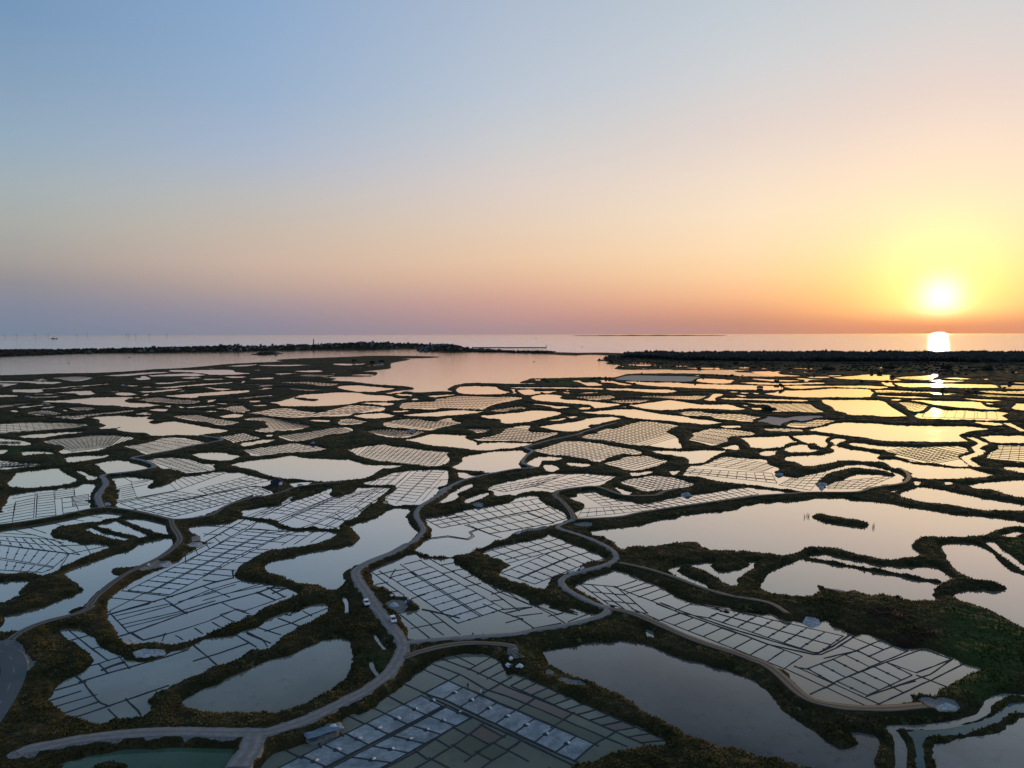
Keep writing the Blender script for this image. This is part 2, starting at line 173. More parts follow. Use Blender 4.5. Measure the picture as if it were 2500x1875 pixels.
 ('mirror','79,804.2 97.5,812.1 113.1,824.4 128.6,832.7 143.6,836.8 155.5,823.6 164.6,798.6 177.5,775 189.1,763.6 196.6,742 206.4,731.6 214.1,715 219.4,705.5 202,687.7 191.9,685.4 184.4,695.8 174.1,702.8 160.6,718.8 145.3,725 131.2,739.1 125.9,758.6 110.7,773.9 93.7,780.3'),
 ('mirror','269.5,949.1 288.3,983.9 307.8,1034.7 317.4,1050.8 322.8,1041.1 302.9,998.6 287.7,970.4 276.6,929.1 270.6,930.4'),
 ('mirror','302.1,977.5 321.9,983.1 340.1,970.7 362.1,970.2 380.5,960.4 409.7,951.7 394.8,919.3 375.7,921.5 356.8,927.4 338.5,935.7 319.2,942 298,943'),
 ('mirror','388.6,1044.8 419,1073.9 440.5,1103.3 464.9,1110.4 493.4,1117.5 519.6,1132.8 546.5,1148.5 569.9,1139.6 582.8,1139.3 591.1,1127.7 570,1084.9 567.3,1070.3 541.4,1027.8 516.5,985.7 498.5,973.8 485.1,969.2 466.2,979 435.8,973.8 410.1,978.9 394.4,995.8'),
 ('mirror','317.2,1285 341,1263.9 378,1243.1 417,1232.3 441.6,1222.2 469,1202.9 458.7,1159.2 439.5,1117 409,1096.9 388.3,1109.4 352.5,1116.8 320.7,1140 287.3,1163.2 268.8,1176.6 246.4,1198.7 232.6,1234.8 226,1277.6 217.1,1330.8 240.9,1319.1 268.7,1307.5 304.8,1302.1'),
 ('bluemud','211.5,1373.4 259.2,1504.9 301.3,1509.2 331.2,1488.4 366.9,1487.2 380.3,1473 400,1458.9 378.7,1404.6 344.9,1317.9 322,1304.6 290.6,1305.4 249.6,1325.5'),
 ('bluemud','257.4,718.9 276.6,744.1 286.5,754.6 298.1,740.3 316.6,754.1 336.9,761 346.5,757.2 328.4,732 312,713.6 298.7,699.8 296.3,709.4 287.2,702.9 267.6,673.7 263.8,694.5'),
 ('mirror','359.7,1322.6 390.8,1407.6 423.7,1394.2 440.7,1357.9 420.9,1310.4 396.1,1255.6 369.3,1262.1'),
 ('mirror','491,1404.3 518.2,1391.2 540.3,1366.5 569.2,1342.5 529.8,1302.1 502.1,1307.5 488,1351.3'),
 ('mirror','427.8,1281.7 470.1,1301.4 484.3,1280 506,1279.4 534.9,1278.5 568.3,1287.9 590.1,1287.3 562.8,1243.1 520.6,1227.5 480.9,1215.8 442.8,1225.7'),
 ('mirror','477.7,1193.6 506.8,1211 534.2,1210.2 575.1,1209.1 604.1,1208.3 631.3,1207.5 648.8,1188.9 637.3,1158 600.6,1123.8 587.9,1149.5 574.6,1149.2 551.9,1160 524.8,1158.8 504.3,1142.3 472.4,1128.5'),
 ('mirror','580.5,1655.9 616.7,1682.6 657.5,1673.9 620.4,1597.7 613,1551.1 627.1,1520.9 625.7,1464.5 593.4,1459.1 567.9,1502 571.1,1557.8'),
 ('mirror','730.3,1772.2 770.1,1770.5 759.8,1710.9 716.9,1692.5'),
 ('mirror','630,1451.1 661.2,1468.9 675.7,1449.6 641.2,1399.5 621.3,1401.5'),
 ('mirror','669.8,1422.9 710.7,1467.2 740.6,1482.7 767.1,1501.5 801.6,1538.3 832.4,1543.3 842.2,1513.3 816.8,1470.4 777.1,1407.5 777.8,1382.8 776.1,1344.1 732.1,1314.7 712,1333.5 691,1352.2 678.1,1357.3 669,1374.3'),
 ('mirror','717.8,1273.1 737.9,1272.5 774.6,1261.3 810.8,1250.2 846.3,1239.4 864.6,1229.2 819,1145.2 776,1136 742.9,1145.2 709.9,1155.5 676.4,1154.6 682.4,1200.2'),
 ('mirror','809.8,1323.8 849,1345.2 864.4,1333.3 879.5,1321.6 840,1284.2 804.6,1274.7'),
 ('mirror','886.8,1400.3 930.2,1422.8 935.7,1382.6 890.8,1350.5'),
 ('mirror','700.4,1284 716.3,1294.1 696.8,1253.5 670.5,1193.7 656.9,1179 672.3,1222'),
 ('mirror','549,1022.3 560.5,1015.4 576.2,1002.2 595.1,995.4 607.8,979.1 573.9,959.9 553.3,972 539.7,988'),
 ('mirror','548.6,940.7 569.1,942.5 594.1,930.9 616.8,924.9 628.8,919.3 620.9,898.5 599.5,864.4 601.5,850.4 602.8,841.2 576,814.1 564.5,824.7 552.7,835.5 551,855.3 544.3,868.2 548.7,900'),
 ('mirror','475.7,950.2 495.5,946.4 506.1,943.9 501,916.6 481.5,871.5 461.4,817.8 443.6,770.2 435.3,751.2 415.8,743.9 400.2,754.9 382.9,763.7 386.8,782.8 387.7,807.1 404,851.5 409,879.4 419.9,911.9 438.3,954.5 452.9,950.7'),
 ('mirror','354.4,706.3 373.6,696.6 390.6,684.3 410.5,678 433.6,677.7 454.8,674.5 460.1,668.6 460.4,660.2 457.1,649.9 442.8,640.1 432.9,636.2 419.9,627.7 407.2,617 401.6,610 394.2,594 385.4,573.6 365.4,570.2 347.1,572.5 334.5,573.6 322.8,576.2 314.4,581.7 312.8,595.1 308.5,600.2 304.1,605.2 296.2,619.8 288.8,626.9 282.1,648 296.4,660.1 312.6,674 331.6,694.4 344,703.5'),
 ('mirror','481.6,707.4 492.9,707.2 500.5,700.8 492.8,683.3 477.3,673.5 474.8,686.9'),
 ('mirror','614,830.2 646.9,868.2 665.8,892.4 673.1,892.3 692,891.9 630.7,812.3 605.6,802.3'),
 ('mirror','639.4,964 655,957.8 668.7,946 679.1,937.9 646.4,914.5 633,925.5'),
 ('mirror','417.1,600.5 432.5,609.6 448.1,611.7 462.8,611.5 475.9,611.4 443.8,569.7 426.3,562.9 412.1,562.2 405.9,564.4 406.3,572.4 412.9,587.6'),
 ('mirror','342.2,467.2 347.6,467.1 352.6,464.3 360.5,461.5 344.2,440.4 334.5,440.3 334.5,448 333.1,453.2'),
 ('mirror','276.6,407 287.6,413.4 300.2,417.7 312.2,420.9 321.7,423.1 330.8,423 293.5,374.6 285.2,374.5 283,378.1 282.1,389 280.6,396.6 275.4,397.8'),
 ('mirror','223.9,386.3 233.9,395 245.4,403.5 250,398.9 254.7,391.9 260.2,383.1 263.3,374.8 268.8,370.3 275.7,361.6 279.7,356.6 273.6,346.5 264,346.1 254.2,347.2 245.2,348.6 238.5,353.6 232.3,359.9 225.3,365.3 221.2,371.6 220.2,379.2'),
 ('mirror','250,418.2 253,420.4 252.9,417.7 244.8,407.5'),
 ('mirror','269.5,418 272.2,418.4 269.4,413 263.7,407.5'),
 ('mirror','223.6,397.1 227.7,401.2 230.5,401.2 225.4,394.6 219.8,388'),
 ('mirror','-128.3,776.6 -114.4,791.8 -97.7,803.4 -76.5,823.7 -62.5,826 -43.4,823.1 -34.3,809.1 -46,785.8 -58.6,774.3 -71.2,766.6 -83.3,756.4 -100.8,757.6 -115,764.9'),
 ('mirror','-181.5,775.3 -177.4,789 -170.3,798.3 -157,800.5 -146.3,792.3 -141.5,780.7 -134.5,771.2 -138,747 -145.1,739.4 -158.3,741.7 -169.6,754.1'),
 ('mirror','-90.6,1132.5 -87.8,1200.1 -70.9,1217.9 -42.7,1207.9 -31.4,1198.6 -24.9,1147 -13.9,1107.1 -1.2,1074.7 -18.9,1036.9 -42.5,1032.4 -66.7,1041 -80.5,1066.8'),
 ('mirror','-304.6,1233.7 -285.5,1242.7 -259.3,1219.4 -225.1,1186.2 -196.3,1159.8 -206.3,1120.6 -221.4,1087.4 -244.5,1090.3 -282.3,1142.7 -301.9,1188.2'),
 ('mirror','-183.2,1053.2 -171.8,1057.1 -156.8,1045.7 -152.6,1009.8 -165.7,1019.9'),
 ('mirror','-206.7,915.7 -192,926 -176,925.6 -161.4,914.8 -158.5,886.7 -165.2,868.7 -177.9,882.1 -192.4,893.3'),
 ('mirror','-33.6,771.2 -18.9,782.3 -10,789.9 4.8,801.5 8.9,801.4 23.2,821.8 32.8,825.9 51,812.9 56.1,792.6 49.9,767.7 38.3,747.5 29.2,734.1 20.2,715.2 3.7,699.6 -4.3,694.6 -9.8,705.7 -10.9,732.2 -17.7,734.8 -29.1,745.3'),
 ('mirror','26.5,675.4 39.1,686.8 52.1,701.8 65.3,714.2 77.3,727.1 85.1,743.9 98.8,750.7 112.4,755.5 118,736.5 107.4,721.7 97.2,707.3 86.9,690.1 78.5,686.1 75.2,677.4 76.1,665 67.2,652.3 58.5,639.1 47.6,640.7 37.3,653.8'),
 ('mirror','36.5,727.7 50.5,737.6 58.9,747.9 57,733.9 44.8,714.1'),
 ('mirror','63.5,762.1 71.7,765.6 69.4,750.4 63.3,739'),
 ('mirror','30.5,962.8 33.6,1021.3 47.3,1040.9 60.6,1043.3 72.8,1013.9 66.8,976.8 76.5,959 87.5,958.8 102.1,941.5 120.8,919.4 138.6,898.3 139.5,880.8 122.6,858 101,833.6 104.5,871 99.4,879 90.9,884.3 76.6,895.1 57.4,916.6 42.3,929.9'),
 ('mirror','15.2,902.9 35.8,900.4 54.8,875.3 64.5,870.3 75.3,856.5 57.1,835 48.9,859.3'),
 ('mirror','11.7,1114.2 25.7,1137.6 34.6,1132.5 33.8,1105.9 56.6,1105.4 81.1,1112.4 62.7,1079.7 53.8,1051 52.2,1068.3 42.7,1074.4 39.2,1047.9 23,1021.3'),
 ('mirror','158.7,1158.8 191.7,1157.9 228,1140.4 258.5,1131.5 261.2,1083.1 235.3,1056.1 208.6,1073.9 182.3,1100.9 164.2,1106.3'),
 ('mirror','116.2,1342.5 131.8,1360.6 131.1,1322.5 140.9,1300.7 155,1306.6 160.2,1220.7 143.3,1196.8 135.3,1223.1 131.7,1283.3'),
 ('mirror','179.2,1366.1 190,1365.8 200.1,1298.9 209.8,1267.7 214.6,1228.6 200.6,1211.8 192,1265.4 174.9,1277.9 171.4,1318.5'),
 ('mirror','3.7,1188.8 47.2,1187.6 100.9,1180.9 151,1170.9 147.5,1124 110.1,1136.4 58.6,1145.9 6.2,1153.4'),
 ('mirror','-6.9,1138.4 3.6,1146.3 0.9,1099.2 5.7,1059.1 -6.4,1052.8 2.5,1084.3 2.6,1118.2'),
 ('mirror','370.2,2300.2 421.9,2277.5 468.6,2217.3 506.7,2134 454.8,2066.8 390.5,2107.7 353.2,2170.8'),
 ('mirror','354,2065.6 403.4,2079.6 432.8,2014.2 376.7,1941.3 348.9,1975'),
 ('mirror','463.4,1855.7 524.5,1866.3 568.6,1851.2 538,1761.5 485.2,1781.4'),
 ('mirror','602.6,1827.3 653,1929.8 654.3,1894.6 619.5,1798'),
 ('mirror','745.8,1817.8 792.4,1815.9 762.4,1716 722.8,1696.5'),
 ('mirror','1036.8,2001.7 1092.1,2046.7 1055.1,1977.2 1003.3,1924'),
 ('mirror','1302.7,2036.6 1315.1,2012.1 1260.6,1954.7'),
 ('mirror','1453.8,2005.5 1522.2,2026.1 1586.1,2023.1 1496.8,1908.9 1419.1,1888.5 1396,1911.8'),
 ('mirror','1353.8,1971.6 1420,2007.1 1375,1948.1 1284.7,1861.2'),
 ('pale','-845.4,2034.3 -810.2,2137.6 -777.5,2060.8 -778.9,1973.3 -817.2,1983.1'),
 ('pale','-561.4,2186.5 -497.6,2156.9 -469.2,2181.9 -461.2,2077 -489.9,2016.7 -544.5,2091.8'),
 ('pale','-767.8,2085.9 -687.5,2106.7 -606.1,2078.4 -647.6,1984.2 -726.6,2002.1'),
 ('pale','-720.2,1482.9 -691.8,1487.3 -670.4,1470.2 -668.9,1420.5 -696.5,1444.1'),
 ('pale','-564.8,1631.7 -537.9,1640.5 -516.6,1656.4 -517.4,1588.9 -536.3,1569.9'),
 ('pale','-403.8,919.8 -387.9,919.5 -380,893.5 -392.5,898.7'),
 ('pale','-375.3,912 -371.7,916 -365.4,910.7 -359.7,886.3'),
 ('pale','-340,896 -327.3,897.8 -319.5,873.5 -330.4,875.7'),
 ('pale','-218.6,732 -214.2,740 -199.2,731.7 -194.6,711.6 -207.8,717.7'),
 ('pale','-675.3,1770.4 -661,1809 -652,1746'),
 ('pale','-656.6,1115.7 -656.6,1131.2 -641.1,1102.2 -643,1094.6'),
 ('pale','-618.3,838.2 -601.2,822.6 -589.5,808.4 -604.6,822.1'),
 ('pale','-775,1192.2 -769.1,1204.4 -761.2,1200.6 -738.8,1160.9 -755.1,1169.8'),
 ('pale','-751.4,1066.8 -734.6,1076.3 -707.4,1057.7 -707.4,1032.8'),
 ('pale','-703.7,1244.9 -692.4,1250.3 -670.6,1205.8'),
 ('pale','-655.3,1197.8 -650.3,1224.7 -635,1185.5'),
 ('pale','-612.4,869.6 -604.8,876 -595.8,883.5 -584,857.2 -592,848.9'),
 ('pale','-450.2,843.8 -443.1,852.6 -429.7,843.4 -419.4,814 -435.1,824.2'),
 ('pale','-806.6,1054.3 -797.4,1058.2 -767.2,1046.6 -740.8,1007.4 -774.4,1012.1'),
 ('pale','-125.5,1025 -108.1,1037.8 -91.4,1051 -89.8,1019.5 -110.7,987.2'),
 ('pale','-196.2,1071.8 -191.9,1089.1 -176.3,1100.6 -177.4,1076.7 -187.3,1049.3'),
 ('mirror','-142.1,820.7 -129.3,829 -120.4,833.1 -125.9,807.1 -135.3,797.4'),
 ('mirror','97.6,1056.2 123.1,1078.4 143,1080.1 113.5,1047.5'),
 ('mirror','84.1,846.8 97.3,860.3 99.1,841.9 87.5,823.2'),
 ('mirror','300,847.2 306.7,847 305.6,828.2 293.1,814.5'),
 ('mirror','205.7,681.4 215.8,681.1 227.1,682.1 222.5,663.8 210.8,660.7'),
 ('mirror','348,1090.5 359.2,1090.2 345.9,1057.2'),
 ('mirror','361.5,1071 367.6,1063.7 355,1034'),
 ('mirror','378.4,1063.4 384.5,1063.3 370.6,1031.5'),
 ('mirror','628.4,900.4 634.1,898.2 612.6,870.5'),
 ('mirror','943.3,1377.5 952.7,1382 928.7,1349.4'),
 ('mirror','949.3,1372.5 965,1381.7 931.3,1342'),
 ('mirror','934.6,1277 956.1,1270.2 961.4,1260.3 923.3,1228.7'),
 ('mirror','526.2,941.2 546.7,960.2 537.4,942.9 522.4,924.8'),
 ('mirror','703.1,1508 732,1502.6 704.6,1461.8 684.9,1457.9'),
 ('mirror','939.3,2136.6 985.2,2172.5 955.7,2099'),
 ('mirror','1050.4,2151.1 1150.3,2128.4 1074.7,2054.5'),
 ('mirror','1449.1,2149 1459,2130.6 1399.2,2059'),
 ('mirror','475.8,1981.8 515.5,1995.1 486.4,1908.1 459.3,1905.8'),
 ('mirror','558.6,2105.6 599.6,2070.2 545,2001.9'),
 ('mirror','617.2,2045 656.6,2126.6 645.2,2066.2 600.8,1967.8'),
 ('pale','-359.9,1581.9 -329.4,1580.8 -315.4,1520 -357.4,1535.4'),
]
BAY='-2257.1,2752.6 -2157.1,2874.5 -2145.3,2997.8 -2129,3167.6 -2110.7,3357.8 -2053.5,3458.1 -1865.8,3444 -1694.2,3587.6 -1486.8,3691.6 -1384,3838.3 -1241.2,4023.8 -1066.9,4161.8 -859.4,4207 -717.1,4363.4 -624.9,4462.7 -510.1,3686.7 -392.1,3602.6 -293.7,3546.9 -167.8,3490.4 -46.2,3458.1 15.1,3344.3 65.6,3258.2 170,3097.9 264.6,2952.6 352.7,3049.2 412.4,2909.9 349.1,2623.2 345.6,2498.7 297.1,2387.8 323.7,2282.7 290.8,2101.7 321.6,2019.4 272.9,1812.4 311.4,1762.1 391.2,1776.8 429.9,1745.6 508.3,1754.2 492.7,1754.4 552,1752 608.6,1742.1 581.2,1691.2 541.3,1657.4 561.2,1632.8 571.5,1583.6 578.8,1508.1 582.5,1452.7 538.6,1446.3 494.1,1461.1 487.2,1491.4 450.8,1541.9 387.6,1571.5 332.7,1576.6 266.4,1557.5 238.2,1491.6 209.8,1426.1 187.8,1431.9 138.8,1433.5 88.2,1409.9 39.6,1401.6 30.7,1359.2 14.4,1293.9 36.6,1293.3 46.2,1272.5 42.6,1252.7 21,1249.4 -7.6,1254.1 -23,1264.4 -67,1275.8 -88.2,1266.3 -102.4,1228 -106.8,1183 -107.5,1133 -95.7,1101.6 -96.3,1079.4 -113.2,1087.1 -141.5,1066.2 -154.8,1073.6 -169.4,1088.5 -188.1,1089 -198,1074.7 -192,1104 -176.5,1134.8 -166.6,1147.4 -172.1,1176.1 -193.9,1203 -233.7,1231.7 -279.8,1281.9 -310.9,1320.6 -328.2,1329.8 -353.1,1348.2 -367,1383.2 -366.8,1419.6 -390.3,1440.5 -418.2,1451.8 -430.7,1421.6 -422.8,1467.7 -402.5,1485.8 -369.6,1498.4 -310.4,1510.4 -319.1,1616.2 -334.8,1666.6 -375.5,1678.5 -415.9,1687 -340.4,1675.9 -376.3,1693.2 -331.5,1837.5 -352.7,1974.7 -389.2,2223.4 -374.7,2516 -472,2570 -336.6,2664.5 -292.4,2772.6 -387.1,2868 -602.1,2945.1 -651.1,2824.4 -736.6,2688.6 -811.2,2627.5 -854,2473.3 -784,2340.7 -817.3,2263.7 -843,2227.6 -849.3,2200.6 -890.4,2116.3 -894.2,1962.5 -913.2,1861.7 -952.6,1813.2 -961.2,1715.6 -990.2,1663.8 -1026.9,1630 -1089.5,1617.6 -1127.3,1572 -1166.2,1550.8 -1251.6,1523.2'
SEA_SHORE='-2847.6,3474.5 -2679.2,3571.9 -2467.8,3721.1 -2205.9,3827.3 -1928.5,3939.6 -1566.1,4144.4 -1296.9,4456 -958,4690.5 -656.5,4869.6 -383.2,4630.5 -193.2,4019.5 -49.7,3725.3 -21.4,3621.3 162.1,3510.3 326.4,3320.6 446.1,3353.8 519.3,3264.7 561.8,3034.5 1132.9,2994.6 1599.5,2962 2192,2920.5 2568.5,2894.2'
ISLANDS=['-89.6,135.9 -89.8,138.5 -89,140.2 -86.6,141.2 -83.6,140 -81.6,137.8 -81.6,134.7','150.3,337.3 154.6,342.8 157.2,341.8 161.5,335.4 168.4,330 171.8,327.4 172,322.3 168.5,318.2 163.4,319.9 156.6,325 150.9,330.1','-321.6,988.4 -302.2,987.9 -291.2,969.8 -271.6,963.5 -274,948.8 -285,949 -300.5,964.2','-106.5,389.6 -105.9,396.9 -110.2,404.5 -106.5,415.1 -92.8,407 -92.8,391.9 -98.5,383.6 -102.1,382.5','187.9,415.2 193.9,424.1 206.6,443.3 215.1,448.3 232.6,461.3 236.5,458.6 244.2,453.2 249.2,447.9 250.3,441.6 248.5,436.7 244.2,434.3 240,440.4 231.8,444.3 224.8,440.6 219.8,435.7 213.2,428.6 205,421.7 196,412.9 190.7,408.6 185.4,400.3 182.2,396.2 181.8,398.3 184.1,406.5','-1223.6,3149.4 -1232.8,3385.7 -1104.2,3334.4 -1077.8,3139.2 -1116.4,3036.2','78.2,264.1 81.2,268.1 86.4,271 92.3,271 94.4,268 93.6,264.6 90.5,261.3 86.6,259.6 81.6,258 78.8,259.7']
BUNDS=[(3,'119.6,272.6 121.8,272.2 125.7,269.6 130.6,266 135,263.2 138.9,259.8 143.1,257.1 148.4,253.4 151.7,249.8 157.8,246.7')]
CHANNELS=[(2.2,'79.5,133.5 82.1,138 85.2,143.4 87.1,146.8 88.1,150.5 87.7,153.3'),(1.8,'87.7,153.3 93,153.3 98.8,153.8 103.6,154.7 107.9,156.2 112.1,157.7 115.6,160.3 118.1,163.5 122.4,166.3 126.4,167.7 130.9,166.8'),(1,'-56.6,226.5 -54.7,219.5'),(0.9,'-42.5,203.3 -39.6,196.9 -37.1,193'),(1.1,'-39.9,185.8 -38.6,181.7 -36.2,177.8'),(1.2,'-59.4,233.5 -56.4,226.6 -54.6,217.9'),(2,'42.7,207.2 41.9,200.5'),(1,'69.5,170.5 70.2,165.4 70.8,160.5'),(3.5,'211.6,296.7 207.9,288.5 205.5,279.4 203.4,272 201.9,267.3 199,257.3'),(4,'222.5,302.4 229.7,306.8 236.9,310.6'),(6.5,'408.1,605.6 402.1,587.5 397.1,570.4 390.8,560.3 379,550.6 372,543 366.4,528.4 358.6,518 341.5,504.8 334.4,498.5 329,486.1 324.4,474.4 321.1,463.1'),(7,'509.2,698.3 495.5,668.7 478.4,628.7')]
ROADS=[('asphalt',5.8,'-156.8,191.2 -151.4,190.8 -146.8,189.3 -142.2,186.7 -137.3,181.8 -132.7,175.3 -128.8,168 -125.8,161.2 -123.4,155 -120.8,147.4'),
 ('dirt',2.6,'-149.1,196.5 -149.9,200.5 -149.4,205.6 -147.3,209.9 -143.7,213.1 -141.4,215.4 -140.3,219.2 -140,223.2 -141.2,220.2 -142.3,225.1 -144.3,231 -144.8,236.4 -146.1,244 -146.5,252 -145.7,257.3 -145,262.8 -143.4,268.6 -143.2,275.8 -144.5,287.4 -146.5,295.7 -153.2,306 -160.9,317.1 -167.3,328.9'),
 ('dirt',2.2,'-167.3,328.9 -180,337.1 -194.4,345.6 -205.7,350.6 -211.9,352.6 -215.5,352.7 -221.2,348.7 -225,339.3 -232.8,329.4 -238.6,324.3 -244.8,320.2 -250.9,316.1'),
 ('gravel',2.9,'-215.5,352.7 -227.1,368.4 -234.4,379.7 -240,391.6 -231.7,376.3 -239.4,391.6 -244.5,403.9 -248.7,412.6 -256.9,423.9 -263.1,431.1 -265,435.9 -263.2,439.6 -259.5,442.1 -252.1,447.1 -247.8,453.6 -244.9,458.9 -247.6,467.2 -254.3,475.8 -265.5,486.4 -274.5,492.6 -279.7,495.8 -280.7,500.6 -277.8,507.1 -273.1,517.1 -266.4,527.5 -264,549.8 -256.7,561.5 -251.7,573.8 -249.1,580.2 -252.8,589 -261.2,595.8 -271.9,602.8 -281.8,612.4'),
 ('dirt',2.2,'-167.3,328.9 -161.6,328.9 -149.9,335.9 -152.5,355.2 -145.8,371 -141.2,380 -141.3,372.8 -135.5,381 -131.5,388.6 -130.4,396.6 -124.5,402.8 -117,409.1 -104.8,413.4'),
 ('gravel',3.5,'-107,141.3 -105.8,143.2 -102.5,144 -98.5,146 -94.1,147.3 -89.2,148.2 -84.2,148.9 -79.1,149.3 -73.7,149.3 -65.3,148.8 -56.9,148.8 -55,149.5 -50.5,152.3 -47.2,155.2 -42.9,160.4 -38.3,165.9 -34.9,171.2 -32.8,176.8 -31.9,182.7 -31.6,187.7 -31.9,192.9 -33.8,198.3 -38,205.9 -42.3,214.9 -46.9,222.7 -44.8,219.7 -48.7,227.9 -52.4,235.9 -56.2,243.5 -59.4,251.5 -59.9,256.8 -58.5,262.3 -54.4,270.4 -49.6,276.5 -45.4,288.1'),
 ('gravel',2.3,'-45.4,288.1 -44.3,288.1 -41.8,300.8 -40.6,308.3 -42.8,317.8 -46.5,328 -49,340.6 -48.6,354.3 -43.4,371.2 -37.4,392.2 -43.7,372.8 -38.9,389.8 -35.8,406.2 -29.6,419.4 -20.5,431 -10.8,440.7 2.6,453.5 5,453.5 14.5,456.1 15.1,458.8 11.5,464.4 7.4,472.9 7,481.8 10.8,503.7 15.3,520.5 16.1,525.8 11.4,534.9 9.7,538.7 15.6,550 29.5,574.3 47.7,596.1 59.3,609.9 65,624.5 77.5,645.1 92.4,672.7 106.7,690.4'),
 ('gravel',2.2,'-32.2,193.6 -27.3,195.2 -17,197.1 -6.5,198.6 1.1,199.4 5.8,202.3 15.1,205.2 22.8,209.1 29,213.1 31.5,217.4 31.3,221.3 30.9,219.3 26.9,223.3 21.2,231.9 18,238.3 17.7,244 19.9,249 25,253.1 30.9,257.3 38.4,262.8 42,268.6 42.7,275.9 40.3,284.8 35.3,294.5 27.8,304.7 22.1,310.9 20.6,315.7 27.1,323.1 29.8,327.4'),
 ('dirt',2.6,'29.8,327.4 30.3,338.2 28.9,351.6 26.1,368.4 22.9,377.4 25.6,384.4 25.3,387.2 32,393.1 43.6,399.1 49.7,400.1 54.3,392.9 59.3,381.1 62.9,376.4 73.6,375.4 81.8,377.2 85.6,384.7 92.3,390.5 98.4,394.5'),
 ('dirt',2.2,'29.8,327.4 39.4,328.7 54.6,331.6 61.2,337.9 77.8,347.3 100.7,358.2 125.1,369.7 138.1,376.4 161.5,380.8 168.6,384 193.5,382.8 200.7,385.6 211.2,395.5 231.8,403.6 240.2,410 251.3,425.9 257.7,440.5 260,453.5'),
 ('dirt',2.6,'-30.3,184.8 -26.4,188.4 -20,192 -13.3,193.9 -6.3,193.5 -1.1,192.3 0.4,190.8'),
 ('dirt',2.8,'31.6,218.3 35.4,217.4 40.5,213.5 46.3,205.5 50.4,199.6 54.5,194.8 58.6,190.9 63.9,186.5 67.5,182.3 68.6,181.6 70.3,177.6 71.3,171.9 71.9,166 73.2,162.1 76.6,159.9 83,158.3 91.5,158.3 101,159.8'),
 ('dirt',2,'42.3,263.9 50.7,258.3 59.7,248.8 67.2,237.1 74.9,229 83.6,225.5 87.3,222.2 88.9,214.3 88.6,215.2'),
 ('gravel',5,'-58.5,148.5 -58,145.8 -57.2,142.3 -57.6,139.4 -57.5,135.5')]
